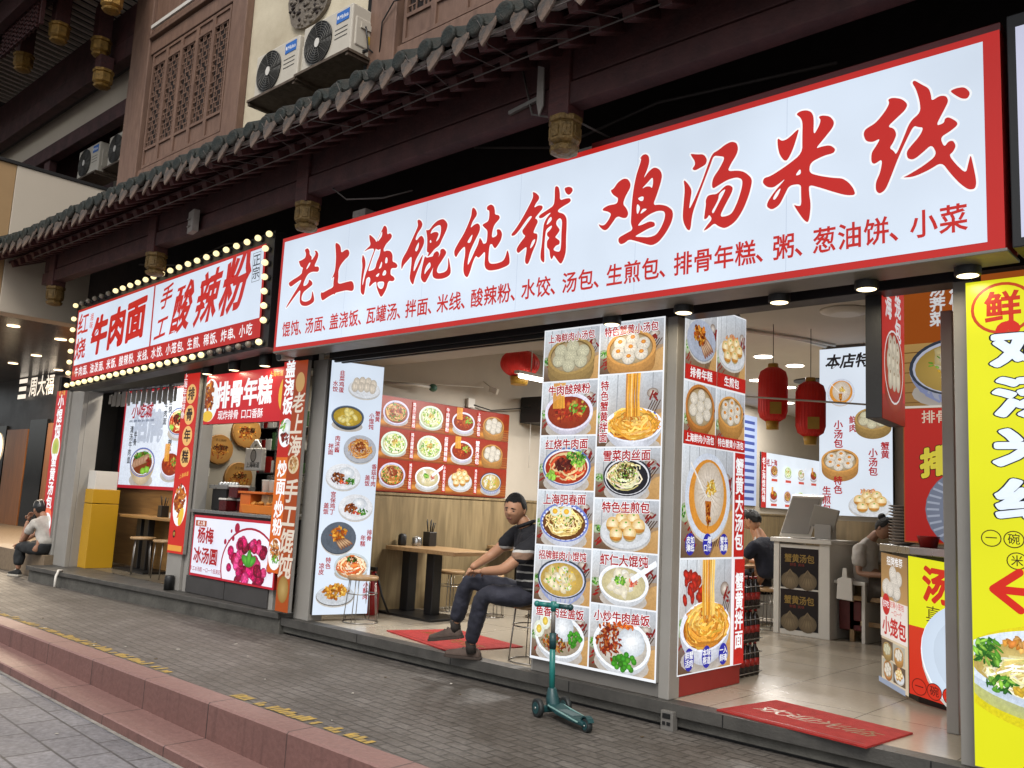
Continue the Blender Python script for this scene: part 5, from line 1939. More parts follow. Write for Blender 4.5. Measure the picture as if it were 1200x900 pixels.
p.text('骨', .52, .74, .23, H('e6d84a'), .05, slope=.2, halo=H('5a2010'), hw=.03)
p.ell(.62, .26, .46, .36, H('8f98ac'), H('7a8296'), n=30)
for k in range(40):
    a = k * .157
    p.strand([(.62 + .36 * math.cos(a), .26 + .28 * math.sin(a)), (.62 + .45 * math.cos(a), .26 + .35 * math.sin(a))], .016, H('aeb6c8'))
pile(p, .62, .28, .3, .24, [H('c87a28'), H('a8501a'), H('e0a040')], 50, .05, .1)
p.build('dish_photo', LITD, b9)

# yellow board at the right edge
O10 = (-1.455, 5.44, .22)
b10 = board('noodle_lightbox', 'tall bright yellow lightbox with white bubble lettering and red arrow at right edge', 'sign', O10, X, Z, 1.25, 2.69, .09, m_metal_l, H('d9d91c'))
p = P(O10, X, Z, .0006, 95)
YEL = H('d9d91c')
for a in (.19, .45):
    p.ell(a, 2.52, .165, .15, H('b8401c'), n=28)
for a in (.19, .45):
    p.ell(a, 2.52, .148, .133, YEL, n=28)
p.text('鲜', .19, 2.52, .19, H('c03018'), .03)
p.text('绝', .46, 2.52, .19, H('c03018'), .03)
p.ell(.19, 2.405, .045, .03, H('c8281a'), n=10, rot=.7)
p.ell(.24, 2.41, .045, .03, H('c8281a'), n=10, rot=-.7)
BUB = (('鸡', 2.27), ('汤', 2.00), ('米', 1.72), ('线', 1.43))
for t, v in BUB:
    p.text(t, .33, v, .235, H('20242c'), .07, sx=1.75)
for t, v in BUB:
    p.text(t, .33, v, .235, H('e2ecfa'), .046, sx=1.75)
for row, t in ((1.225, '一碗好鸡'), (1.11, '米线'),):
    for k, c in enumerate(t):
        cx = (.105 if len(t) == 4 else .23) + k * .112
        p.ell(cx, row, .052, .047, H('4a3a10'), n=20)
        p.ell(cx, row, .046, .041, YEL, n=20)
        p.text(c, cx, row, .062, H('3a2a10'), .008)
for q in ([(.11, .95), (.24, 1.05)], [(.11, .95), (.24, .85)], [(.11, .95), (.62, .945)]):
    p.strand(q, .042, H('c8281a'))
for q in ((.11, .95), (.24, 1.05), (.24, .85)):
    p.ell(q[0], q[1], .021, .021, H('c8281a'), n=12)
p.build('lettering', LIT, b10)
p = P(O10, X, Z, .0006, 96)
p.clip = (.004, .004, 1.24, 2.6)
p.ell(.55, .50, .66, .30, H('c8bc1c'), H('d4c81c'), n=40)
p.ell(.55, .42, .56, .16, H('8a90a0'), H('b8bc70'), n=34)
p.ell(.55, .52, .60, .20, H('9aa6bc'), H('c2cede'), n=44)
p.ell(.55, .57, .62, .20, H('e4ecf8'), H('d4e0ee'), n=44)
p.ell(.55, .55, .555, .165, H('d8c890'), H('b8a058'), n=40)
strands(p, .50, .50, .46, .13, [H('f0e6c0'), H('e8dca0'), H('d8c878'), H('f6f0dc')], 120, .012)
leafs(p, .08, .61, .07, .07, [GREEN, DKGREEN, LIME], 50, .03)
leafs(p, .14, .45, .07, .04, [GREEN, DKGREEN, LIME], 22, .026)
pile(p, .32, .665, .2, .035, [H('d8913c'), H('c07a2c'), H('e8b060')], 44, .016, .03)
pile(p, .38, .43, .2, .03, [H('e8c040'), H('d8a828')], 18, .02, .04)
p.ell(.40, .545, .11, .06, H('4a2a1a'), H('2c1810'), n=18)
p.ell(.41, .555, .075, .037, H('c8946a'), H('8a5a3a'), n=16)
p.build('noodle_photo', LITP, b10)

# order window boards
bw = board('window_sign', 'red rib-and-rice-cake sign with white lettering across the top of the order window', 'sign', (-10.30, 5.49, 2.29), X, Z, 1.80, .62, .06, m_dkmetal, H('c02428'))
p = P((-10.30, 5.49, 2.29), X, Z, .0006, 97)
p.clip = (0, 0, 1.8, .62)
p.rect(.0, .0, 1.8, .62, H('b81e26'), H('c4282c'))
p.ell(.12, .30, .20, .27, H('e8ecf0'), n=24)
pile(p, .10, .34, .15, .2, [H('a8501a'), H('7a2c10'), H('c87a28')], 50, .03, .06)
p.ell(.10, .1, .13, .07, H('e0b83c'), n=12)
p.text('排骨年糕', .90, .35, .31, WHITE, .035, tall=1.1, slope=.02)
p.text('现炸排骨 口口香酥', .86, .10, .12, WHITE, .01)
p.text('上海味道', 1.58, .545, .07, H('e8b84a'), .01)
p.ell(1.78, .30, .12, .2, H('d8a83c'), n=18)
p.build('lettering', LIT, bw)

by = board('window_lightbox', 'white dessert lightbox with a heap of dark berries under the order window', 'sign', (-10.30, 5.50, .44), X, Z, 1.86, .73, .05, m_red, H('b02030'))
p = P((-10.30, 5.50, .44), X, Z, .0006, 98)
p.clip = (.025, .025, 1.835, .705)
p.rect(.03, .03, 1.83, .70, H('dfe2f0'))
p.ell(1.32, .18, .60, .46, H('a01830'), n=40)
p.ell(1.32, .18, .575, .435, H('e4e2ee'), n=40)
for k, (a, b, r_) in enumerate(((.78, .45, .03), (.86, .46, .018), (.95, .50, .03), (1.02, .62, .055), (.9, .58, .02))):
    p.ell(a, b, r_, r_ * 1.1, H('a01838'), n=14)
for k in range(75):
    a, d = p.r.uniform(0, 6.28), math.sqrt(p.r.random())
    yy = .22 + .29 * d * math.sin(a)
    c = jitc(p.r, p.r.choice([H('c21a5c'), H('98103e'), H('d8407a'), H('7a0c2c')]), .25)
    cx, s_ = 1.34 + .44 * d * math.cos(a), p.r.uniform(.05, .085)
    p.ell(cx, yy, s_, s_ * .9, sh(c, 1.25), sh(c, .5), n=10)
    for q in range(6):
        p.ell(cx + p.r.uniform(-.6, .6) * s_, yy + p.r.uniform(-.5, .6) * s_, s_ * .14, s_ * .14, sh(c, 1.9), n=5)
for ro in (.5, 2.6, 1.5):
    p.ell(1.36 + .07 * math.cos(ro), .24 + .06 * math.sin(ro), .10, .05, H('5fae3c'), H('2f7a22'), n=12, rot=ro)
p.text('杨梅', .36, .49, .19, DRED, .03, tall=1.05)
p.text('冰汤圆', .40, .25, .19, DRED, .03, tall=1.05)
p.rect(.10, .60, .36, .67, H('a8502c'))
p.text('老上海', .23, .635, .06, WHITE, .01)
p.text('手工冰汤圆 一口一个超满足', .42, .09, .058, H('a01838'), .008)
p.build('lettering', LIT, by)


def strip(name, label, o, w_, h_, base, fn, lit=LIT, depth=.05):
    t = thing(name, label, 'sign', o)
    c = M()
    c.box((o[0], o[1] + .003, o[2]), (o[0] + w_, o[1] + depth, o[2] + h_))
    c.build('case', m_metal_l, t, bevel=.003)
    p = P(o, X, Z, 0, int(abs(o[0]) * 10))
    p.rect(0, 0, w_, h_, base)
    fn(p)
    p.build('lettering', lit, t)
    return t


def f_pai(p):
    for k, c in enumerate('排骨年糕'):
        v = 2.02 - k * .27
        p.ell(.225, v, .125, .128, H('e3b06a'), n=24)
        p.text(c, .225, v, .17, H('2a1a14'), .03)
    p.text('上海年糕排骨', .045, 2.0, .10, WHITE, .01, vert=True)
    p.text('上海味道', .24, .98, .06, H('e0a84a'), .01, slope=.2)
    p.ell(.21, .60, .17, .26, WHITE, n=24)
    pile(p, .2, .64, .15, .21, [H('b05a1e'), H('8a3412'), H('d08030')], 60, .03, .055)
    p.ell(.28, .46, .06, .12, H('e0b83c'), n=12, rot=-.3)
    p.ell(.15, .24, .035, .05, H('2a1a14'), n=12)
    p.text('招', .15, .24, .05, H('e0a84a'), .01)
    p.rect(.02, .03, .38, .10, H('d8953c'))


strip('strip_sign', 'red upright strip with four gold discs of black characters left of the order window', (-10.86, 5.47, .67), .41, 2.29, H('c0271f'), f_pai)


def f_gai(p):
    p.rect(0, 0, .27, 1.25, H('c8591c'), H('cf6a1e'))
    p.rect(0, 1.25, .27, 2.32, H('b3241c'))
    p.text('盖浇饭', .135, 2.02, .20, WHITE, .035, vert=True, tall=1.02)
    p.ell(.135, 1.52, .13, .16, WHITE, n=22)
    p.ell(.16, 1.57, .08, .10, H('e8ecec'), H('b8c0c0'), n=16)
    pile(p, .12, 1.45, .1, .07, [H('8a2414'), H('5a1a10')], 20, .02, .03)
    leafs(p, .08, 1.6, .05, .05, [GREEN, LIME], 10, .03)
    p.text('炒面/炒粉', .135, .80, .185, WHITE, .03, vert=True, tall=1.02)
    p.ell(.135, .2, .13, .17, WHITE, n=22)
    pile(p, .135, .23, .1, .12, [H('c87a3a'), H('8a4a20'), H('e0c090')], 36, .02, .04)
    leafs(p, .15, .15, .06, .04, [GREEN, LIME], 10, .03)


strip('strip_sign', 'orange and red upright strip for fried noodles at right of the order window', (-8.52, 5.45, .63), .27, 2.32, H('c8591c'), f_gai)


def f_lao(p):
    p.rect(0, 0, .24, 2.69, H('b5531f'), H('a8421e'))
    p.ell(.12, 2.45, .085, .11, H('d8a868'), n=18)
    p.text('老上海', .12, 1.98, .235, H('f0e2d0'), .025, vert=True, tall=1.0, shear=.15)
    p.ell(.12, 1.55, .10, .10, H('e8d0a8'), n=16)
    pile(p, .12, 1.55, .08, .08, [H('e0b070'), H('b0703a')], 16, .02, .03)
    p.text('手工馄饨', .12, .86, .26, H('f0e2d0'), .025, vert=True, tall=1.02, shear=.15)
    p.ell(.12, .23, .10, .14, H('c8a868'), H('a07a3c'), n=18)


strip('strip_sign', 'brown-orange upright strip with cream brush characters on the post between the two shops', (-8.27, 5.43, .25), .235, 2.69, H('b5531f'), f_lao, LITD)


def f_xiao(p):
    p.text('老上海', .2, 2.32, .085, H('e8b84a'), .01)
    p.text('小馄饨', .2, 1.95, .23, WHITE, .03, vert=True)
    p.ell(.2, 1.46, .16, .19, WHITE, n=22)
    p.ell(.2, 1.46, .13, .15, H('8fae4a'), H('c8c060'), n=18)
    p.text('蟹黄汤包', .2, .92, .22, WHITE, .03, vert=True)
    p.ell(.2, .42, .14, .1, H('e8785a'), n=16)
    p.ell(.2, .28, .17, .16, WHITE, n=22)
    for a, b in ((-.06, .06), (.06, .06), (0, -.02), (-.07, -.06), (.07, -.06)):
        dumpling(p, .2 + a, .28 + b, .055)
    p.rect(.04, .02, .36, .09, H('d84a2a'))


strip('strip_sign', 'red upright strip of wonton and soup bun photos on the far left post', (-14.88, 5.385, .56), .40, 2.36, H('b8282a'), f_xiao)

# poster inside the side shop
O11 = (-14.62, 6.40, 1.49)
b11 = board('menu_lightbox', 'white beef noodle lightbox with red frame inside the left side shop', 'menu board', (-14.72, 6.42, 1.44), X, Z, 2.5, 1.60, .06, m_red, H('b02430'))
p = P((-14.72, 6.42, 1.44), X, Z, .0006, 99)
p.clip = (.06, .05, 2.45, 1.56)
p.rect(.06, .05, 2.45, 1.56, H('dbe3f0'))
p.text('招牌', .92, .98, .52, H('b4bccb'), .06, sx=1.0)
p.text('小吃城', .66, 1.25, .25, H('a3202a'), .025, shear=.2)
for k in range(6):
    p.text('酸辣粉', .30 + k * .15, 1.09, .042, H('2a3a5a'), .01)
p.text('牛骨', .52, .80, .12, H('22242a'), .02, vert=True)
p.text('清汤牛肉面', .36, .70, .125, H('22242a'), .02, vert=True)
p.text('红烧', 1.62, 1.30, .12, H('22242a'), .02, vert=True)
p.text('牛肉面', 1.48, 1.18, .12, H('22242a'), .02, vert=True)
p.text('酸辣粉', 1.72, .72, .12, H('22242a'), .02, vert=True)
bowl(p, .86, .42, .43, H('d8c2a0'), H('8a4a2a'), rim=H('5a6cb0'), sq=.55, depth=.55)
p.ell(.86, .42, .38, .205, H('dfe4f2'), n=30)
p.ell(.86, .41, .34, .18, H('7a3a1e'), n=30)
leafs(p, .86, .50, .30, .09, [GREEN, DKGREEN, LIME], 90, .04)
for k in range(5):
    p.ell(.64 + k * .09, .40 + .02 * k, .12, .065, H('c8a184'), H('9a7258'), n=14, rot=.3)
p.ell(.92, .28, .09, .055, LIME, H('6a9a2a'), n=12)
p.ell(1.06, .31, .09, .06, LIME, H('6a9a2a'), n=12)
pile(p, 1.08, .42, .07, .07, [H('7a1c14'), H('a03020')], 16, .02, .035)
dish(p, 'beef_noodle', 1.95, 1.05, .34)
dish(p, 'red_noodle_bowl', 1.85, .40, .32)
p.build('noodle_photo', LITP, b11)

# jewellery sign letters, raised and lit
jl = thing('shop_letters', 'white lit raised characters on the dark jewellery shop wall', 'sign', (-25.5, 8.74, 3.9))
m_jl = glow('letter_glow', 'e8dccb', 1.0)
p = P((-26.9, 8.70, 3.68), X, Z, 0)
for k in range(3):
    p.rect(.0 + .04 * (k == 1), .03 + k * .22, .62 - .04 * (k == 1), .15 + k * .22, WHITE)
p.text('周大福', 1.70, .31, .58, WHITE, .015)
lm = p.build('lettering', m_jl, jl)
# ------------------------------------------------------------------ lamps
m_disc = glow('cool_downlight', 'fff6e6', 7.0)


def lamp(parent, loc, power, size, col=(1, .93, .82), down=True, shape='DISK', rot=None, sy=None):
    d = bpy.data.lights.new('lamp', 'AREA')
    d.energy = power
    d.shape = shape
    d.size = size
    if sy:
        d.size_y = sy
    d.color = col
    o = bpy.data.objects.new('lamp_light', d)
    COL.objects.link(o)
    o.parent = parent
    o.location = Vector(loc) - ORG[parent.name]
    if rot:
        o.rotation_euler = rot
    return o


for i, (x, y, d) in enumerate(((-5.45, 10.9, 'nearest of the ceiling downlights, above the left lantern'), (-5.39, 11.75, 'ceiling downlight just right of the left lantern top'), (-6.5, 12.8, 'ceiling downlight left of the left lantern'), (-6.4, 13.7, 'ceiling downlight behind the right side of the left lantern'), (-7.3, 15.6, 'farthest ceiling downlight, low between the two lanterns'))):
    t = thing('ceiling_downlight', 'round white ' + d, 'ceiling light', (x, y, 3.65), 0, 'downlights in the noodle shop ceiling')
    m = M()
    m.lathe([(.12, -.012), (.12, .0)], (x, y, 3.649), 20)
    m.build('diffuser', m_disc, t)
    m = M()
    m.lathe([(.15, -.006), (.15, .0)], (x, y, 3.6495), 20)
    m.build('trim_ring', m_whitep, t)
    lamp(t, (x, y, 3.62), 62, .3, (1, .96, .9))
t = thing('dome_light', 'unlit round white ceiling fitting just inside the doorway', 'ceiling light', (-3.5, 8.8, 3.65))
m = M()
m.lathe([(.14, -.05), (.24, -.02), (.25, 0)], (-3.5, 8.8, 3.649), 24)
m.build('dome_cover', m_whitep, t)
t = thing('ceiling_vent', 'dark round ceiling vent between the red lanterns', 'vent', (-5.75, 13.2, 3.65))
m = M()
m.lathe([(.3, -.02), (.3, 0)], (-5.75, 13.2, 3.649), 20)
m.build('vent_plate', m_dkmetal, t)
# tube lamp in the left bay
t = thing('tube_light', 'white lit tube lamp under the ceiling left of the pillar', 'ceiling light', (-6.8, 7.9, 3.0))
m = M()
m.tube([(-6.80, 7.5, 2.98), (-6.80, 8.6, 2.98)], .022, 10)
m.build('tube', glow('tube_glow', 'fff8ee', 8.0), t)
m = M()
m.box((-6.84, 7.45, 3.005), (-6.76, 8.65, 3.04))
m.tube([(-6.8, 7.7, 3.04), (-6.8, 7.7, 3.65)], .006, 6)
m.tube([(-6.8, 8.4, 3.04), (-6.8, 8.4, 3.65)], .006, 6)
m.build('housing', m_whitep, t)
lamp(t, (-6.80, 8.05, 2.94), 95, .1, (1, .97, .92), shape='RECTANGLE', sy=1.1)
# side shop and window: a small lit tube with an area lamp in each
t = thing('kitchen_light', 'small lit tube lamp inside the order window', 'ceiling light', (-9.5, 6.2, 3.1))
m = M()
m.tube([(-10.5, 6.3, 3.12), (-9.7, 6.3, 3.12)], .02, 8)
m.build('tube', glow('kitchen_glow', 'fff4e4', 6.0), t)
lamp(t, (-10.1, 6.3, 3.08), 30, .8, (1, .94, .85), shape='RECTANGLE', sy=.1)
t = thing('side_shop_light', 'small lit tube lamp under the side shop ceiling', 'ceiling light', (-13, 6.1, 3.1))
m = M()
m.tube([(-13.4, 6.1, 3.14), (-12.6, 6.1, 3.14)], .02, 8)
m.build('tube', bpy.data.materials['kitchen_glow'], t)
lamp(t, (-13, 6.1, 3.1), 26, .8, (1, .9, .76), shape='RECTANGLE', sy=.1)

# black spot lamps under the signs
m_spot = glow('spot_lens', 'ffe8b8', 3.0)
sp_lab = ['black spot lamp leftmost under the bulb-edged sign', 'black spot lamp in the middle of the three over the order window', 'black spot lamp rightmost over the order window', 'black spot lamp over the right column of the pillar lightbox', 'black spot lamp at the top of the doorway side lightbox', 'black spot lamp over the middle of the open doorway', 'black spot lamp over the hanging red lightbox', 'black spot lamp over the yellow lightbox']
proto = None
for i, (x, y, z) in enumerate(((-10.24, 5.45, 2.93), (-9.55, 5.42, 2.93), (-8.84, 5.40, 2.93), (-3.99, 5.44, 2.93), (-3.30, 5.36, 2.93), (-2.59, 5.40, 2.93), (-1.99, 5.34, 2.93), (-1.41, 5.32, 2.93))):
    if proto is None:
        proto = thing('spot_lamp', sp_lab[0], 'spot lamp', (x, y, z), 0, 'black spot lamps under the signs')
        m = M()
        m.lathe([(.068, -.01), (.072, 0), (.072, .14), (.06, .145)], (x, y, z), 18)
        m.build('housing', m_black, proto, bevel=.003)
        m = M()
        m.lathe([(.05, -.014), (.058, -.011)], (x, y, z), 18)
        m.build('lens', m_spot, proto)
        q = proto
    else:
        q = dup(proto, (x, y, z), 0, sp_lab[i])
    lamp(q, (0, 0, 0), 1.1, .1, (1, .86, .62)).location = (0, 0, -.03)

# ------------------------------------------------------------------ lanterns
m_lred = mat('lantern_silk', 'e02a24', .55, .2, 6, .2, 60, c2='c01c1a')
m_lgold = mat('lantern_gold', 'b89032', .5, .3, 10)


def lantern(label, x, y, z, r, h, long=True):
    t = thing('red_lantern', label, 'lantern', (x, y, z))
    m = M()
    k = h / 2
    if long:
        pr = [(r * .45, -k), (r * .86, -k * .86), (r, -k * .62), (r, k * .62), (r * .86, k * .86), (r * .45, k)]
    else:
        pr = [(r * math.cos(a), k * math.sin(a)) for a in [R(-62 + 12.4 * i) for i in range(11)]]
    n = 28
    base = []
    for i in range(len(pr)):
        base.append(pr[i])
    m.lathe(base, (x, y, z), n)
    for i in range(n):
        a = 2 * math.pi * i / n
        m.tube([(x + q[0] * 1.004 * math.cos(a), y + q[0] * 1.004 * math.sin(a), z + q[1]) for q in pr], .0035, 4, 0)
    m.build('shade', m_lred, t)
    c = M()
    c.lathe([(r * .42, -k - .09), (r * .48, -k + .005)], (x, y, z), 16)
    c.lathe([(r * .40, k - .005), (r * .34, k + .05)], (x, y, z), 16)
    c.build('gold_cap', m_lgold, t)
    ta = M()
    d = Vector((-x, -y, 0)).normalized()
    s = d.cross(Vector((0, 0, 1)))
    if long:
        ta.obox(Vector((x, y, z - k * .55)) + d * (r + .004) + s * -.03, s * .06, d * .002, Vector((0, 0, .065)))
        ta.build('gold_label', m_lgold, t)
    c = M()
    c.tube([(x, y, z + k + .05), (x, y, z + k + .6)], .004, 5)
    c.build('cord', m_black, t)


lantern('long red lantern with gold label hanging left in the doorway', -4.43, 9.1, 2.85, .155, .60)
lantern('long red lantern hanging right, partly behind the tall white lightbox', -4.06, 9.25, 2.69, .155, .60)
lantern('round red lantern with gold foot hanging above the seated man', -7.12, 7.85, 3.20, .24, .34, False)
t = thing('lantern_rail', 'thin white rail crossing the doorway in front of the lanterns', 'rail', (-4, 8.4, 2.6))
m = M()
m.tube([(-5.6, 8.3, 2.86), (-2.4, 8.3, 2.52)], .010, 6)
m.build('rod', m_whitep, t)
t = thing('ceiling_duct', 'pale cable duct curving over the doorway ceiling to the tall white lightbox', 'cable', (-4.7, 8.5, 3.6))
m = M()
m.tube([(-4.9, 9.0, 3.63), (-4.65, 9.6, 3.63), (-4.5, 10.0, 3.63), (-4.42, 10.5, 3.63)], .022, 6)
m.tube([(-4.85, 9.0, 3.625), (-4.58, 9.6, 3.625), (-4.43, 10.0, 3.63), (-4.3, 10.5, 3.63)], .016, 6)
m.build('duct', m_whitep, t)

# ------------------------------------------------------------------ things on the left wall
t = thing('wall_cctv', 'small white wall camera with its cable left of the round lantern', 'camera', (-8.1, 8.2, 2.95))
m = M()
m.obox((-8.02, 8.35, 2.98), (.05, .02, -.02), (-.01, .03, 0), (.012, 0, .035))
m.tube([(-8.17, 8.3, 3.1), (-8.05, 8.33, 3.02)], .012, 6)
m.build('body', m_whitep, t, bevel=.004)
t = thing('wall_fan_bracket', 'pale pipe bracket with a green valve on the cream wall', 'bracket', (-8.1, 6.9, 2.9))
m = M()
m.tube([(-8.17, 6.6, 2.86), (-7.95, 6.9, 2.86), (-7.95, 7.15, 2.86)], .016, 8, 0)
m.tube([(-8.17, 6.5, 2.86), (-8.17, 8.3, 3.02)], .008, 6, 0)
m.ball((-7.95, 7.2, 2.86), (.05, .06, .05), 10, 6, 1)
m.build('pipe', [m_whitep, mat('green_valve', '2f5a48', .5)], t)
t = thing('socket_box', 'white socket box with black lead on the cream wall', 'socket', (-8.15, 8.1, 2.7))
m = M()
m.box((-8.168, 8.0, 2.72), (-8.13, 8.12, 2.84), 0)
m.tube([(-8.13, 8.1, 2.76), (-8.1, 8.4, 2.72), (-8.05, 8.9, 2.80), (-7.9, 9.3, 2.9)], .009, 6, 1)
m.build('box', [m_whitep, m_black], t)
t = thing('wall_television', 'dark box television high on the wall left of the pillar', 'television', (-7.9, 9.2, 2.75))
m = M()
m.box((-8.16, 9.05, 2.62), (-7.75, 9.75, 2.98))
m.build('screen_case', m_black, t, bevel=.01)
m = M()
m.tube([(-8.0, 9.1, 2.62), (-8.0, 9.1, 2.0)], .004, 5)
m.build('dangling_lead', m_whitep, t)

# ------------------------------------------------------------------ tables and stools
t = thing('cafe_table', 'pale wooden table on two black posts beside the left wall', 'table', (-7.75, 6.95, .18))
m = M()
m.box((-8.14, 6.78, .90), (-6.98, 7.45, .945))
m.build('table_top', m_wood, t, bevel=.006)
for a in (-8.0, -7.58):
    box_part('post', (a, 6.93, .21), (a + .13, 7.06, .90), m_black, t, .006)
m = M()
m.box((-8.1, 6.68, .18), (-7.18, 7.2, .208))
m.build('base_plate', m_black, t, bevel=.006)
t = thing('cafe_table', 'second pale wooden table against the wall behind the seated man', 'table', (-7.2, 9.0, .18))
m = M()
m.box((-8.14, 8.5, .90), (-6.4, 9.2, .945))
m.build('table_top', m_wood, t, bevel=.006)
for a in (-7.9, -6.9):
    box_part('post', (a, 8.8, .21), (a + .12, 8.92, .90), m_black, t, .006)
m = M()
m.box((-8.05, 8.6, .18), (-6.6, 9.1, .208))
m.build('base_plate', m_black, t, bevel=.006)


def caddy(label, x, y, z, n=7):
    t = thing('chopstick_holder', label, 'chopstick holder', (x, y, z))
    m = M()
    m.box((x - .06, y - .06, z), (x + .06, y + .06, z + .17))
    m.build('holder', mat('smoked_box', '2b2723', .35, .2, 5), t, bevel=.008)
    m = M()
    for k in range(n):
        a = k * 2.4
        m.tube([(x + .03 * math.cos(a), y + .03 * math.sin(a), z + .15), (x + .06 * math.cos(a), y + .06 * math.sin(a), z + .28 + .02 * (k % 3))], .005, 5)
    m.build('chopsticks', m_black, t)


caddy('dark chopstick holder at the back of the table by the left wall', -7.95, 7.3, .946)
caddy('grey chopstick holder on the table behind the seated man', -7.05, 8.85, .946)
t = thing('tissue_box', 'white tissue box on the second table behind the seated man', 'tissue box', (-7.4, 8.7, .946))
m = M()
m.box((-7.55, 8.62, .947), (-7.33, 8.74, 1.02))
m.box((-7.48, 8.66, 1.02), (-7.40, 8.70, 1.05))
m.build('box_body', m_whitep, t, bevel=.008)
t = thing('seasoning_jar', 'small dark jar on the table by the left wall', 'jar', (-8.05, 6.95, .946))
m = M()
m.lathe([(.045, 0), (.05, .02), (.05, .11), (.04, .13), (.02, .14)], (-8.08, 6.98, .946), 14)
m.build('jar_body', m_black, t)
t = thing('steel_pot', 'small steel pot on the table by the left wall', 'pot', (-8.0, 7.1, .946))
m = M()
m.lathe([(.055, 0), (.06, .01), (.06, .09), (.05, .1), (.015, .115)], (-8.0, 7.14, .946), 16)
m.build('pot_body', m_steel, t)

m_wire = mat('stool_wire', '8f8a84', .3, .2, 6, metal=.9)


def make_stool(label, loc):
    t = thing('wire_stool', label, 'stool', loc, 0, 'wire stools with round wooden seats')
    x, y, z = loc
    m = M()
    m.lathe([(.155, .44), (.165, .445), (.165, .475), (.155, .482)], (x, y, z), 30)
    m.build('seat', m_wood, t)
    for name, rr_, zz in (('foot_ring', .185, .008), ('upper_ring', .16, .30)):
        m = M()
        m.tube([(x + rr_ * math.cos(a), y + rr_ * math.sin(a), z + zz) for a in [k * math.pi / 16 for k in range(33)]], .006, 6)
        m.build(name, m_wire, t)
    for k in range(4):
        a = k * math.pi / 2 + .5
        for da in (-.1, .1):
            pass
        m = M()
        for da in (-.12, .12):
            m.tube([(x + .145 * math.cos(a + da), y + .145 * math.sin(a + da), z + .44), (x + .185 * math.cos(a + da), y + .185 * math.sin(a + da), z + .008)], .005, 6)
        m.build('leg', m_wire, t)
    return t


stool = make_stool('wire stool alone in front of the white eight-dish lightbox', (-7.56, 6.02, .18))
dup(stool, (-5.03, 5.86, .18), .3, 'wire stool the man in the striped shirt sits on')
dup(stool, (-7.28, 7.69, .18), .7, 'wire stool behind the table, its foot ring showing by the man')
dup(stool, (-7.87, 7.62, .18), .2, 'wire stool pushed against the wood panelling behind the table posts')
dup(stool, (-6.9, 8.2, .18), .9, 'wire stool at the second table behind the man')

t = thing('fire_extinguisher', 'red fire extinguisher with black hose on the floor by the white lightbox', 'fire extinguisher', (-8.03, 6.55, .18))
m = M()
m.lathe([(.07, 0), (.08, .02), (.08, .34), (.06, .42), (.03, .45), (.03, .48)], (-7.98, 6.50, .18), 16)
m.build('cylinder', mat('extinguisher_red', 'a01418', .3, .1, 5), t)
m = M()
m.obox((-7.98, 6.5, .69), (.05, 0, 0), (0, .015, 0), (0, 0, .02))
m.tube([(-7.98, 6.5, .66), (-7.9, 6.5, .6), (-7.87, 6.55, .4), (-7.8, 6.6, .22)], .012, 6)
m.build('hose', m_black, t)


def mat_rug(label, quad, z, txt):
    cx = sum(q[0] for q in quad) / 4
    cy = sum(q[1] for q in quad) / 4
    t = thing('door_mat', label, 'door mat', (cx, cy, z))
    m = M()
    A = [(x, y, z + .012) for x, y in quad]
    B = [(x, y, z + .001) for x, y in quad]
    m.face(A)
    for i in range(4):
        j = (i + 1) % 4
        m.face([A[i], B[i], B[j], A[j]])
    m.build('pile', mat('red_mat', 'a3221c', .85, .35, 14, .5, 160, c2='6f1612'), t)
    u = (Vector((*quad[1], 0)) - Vector((*quad[0], 0)))
    v = (Vector((*quad[3], 0)) - Vector((*quad[0], 0)))
    L, Wd = u.length, v.length
    p = P((quad[0][0], quad[0][1], z + .0125), u.normalized(), v.normalized(), 0)
    for k, c in enumerate(txt):
        p.text(c, L * (.2 + .2 * k), Wd * .48, Wd * .26, H('96742e'), .0, sx=1.3, shear=.2)
    p.rect(L * .03, Wd * .07, L * .97, Wd * .08, H('8a1a16'))
    p.build('lettering', INKD, t)
    return t


mat_rug('red welcome mat with faded gold characters in the open doorway', [(-3.09, 5.56), (-2.04, 5.44), (-1.98, 6.06), (-2.98, 6.22)], .18, '欢迎光临')
mat_rug('red mat under the seated man near the platform edge', [(-6.93, 5.86), (-5.72, 5.56), (-5.55, 6.35), (-6.65, 6.55)], .18, '欢迎光临')

# ------------------------------------------------------------------ drinks, counter and cash desk
m_cola = mat('cola_bottle', '1c1210', .2, .4, 12)
m_colal = mat('red_label', '8f1a16', .4, .2, 8)
packs = []
for k in range(3):
    t = thing('bottle_pack', ['lowest', 'middle', 'topmost'][k] + ' shrink-wrapped pack of dark bottles in the stack behind the pillar', 'drinks', (-3.45, 6.82, .18 + .27 * k), 0, 'packs of bottles stacked behind the pillar')
    z = .182 + .27 * k
    for i in range(3):
        for j in range(6):
            x, y = -3.77 + i * .085, 6.68 + j * .085
            m = M()
            m.lathe([(.036, 0), (.04, .01), (.04, .16), (.032, .2), (.014, .235), (.014, .255)], (x, y, z), 10, 0)
            m.lathe([(.0408, .08), (.0408, .14)], (x, y, z), 10, 1)
            m.lathe([(.015, .25), (.015, .268)], (x, y, z), 8, 1)
            m.build('bottle', [m_cola, m_colal], t)
    m = M()
    for zz in (.03, .19):
        m.tube([(-3.815, 6.635, z + zz), (-3.555, 6.635, z + zz), (-3.555, 7.15, z + zz), (-3.815, 7.15, z + zz), (-3.815, 6.635, z + zz)], .004, 4)
    m.build('wrap_band', m_pvc, t)

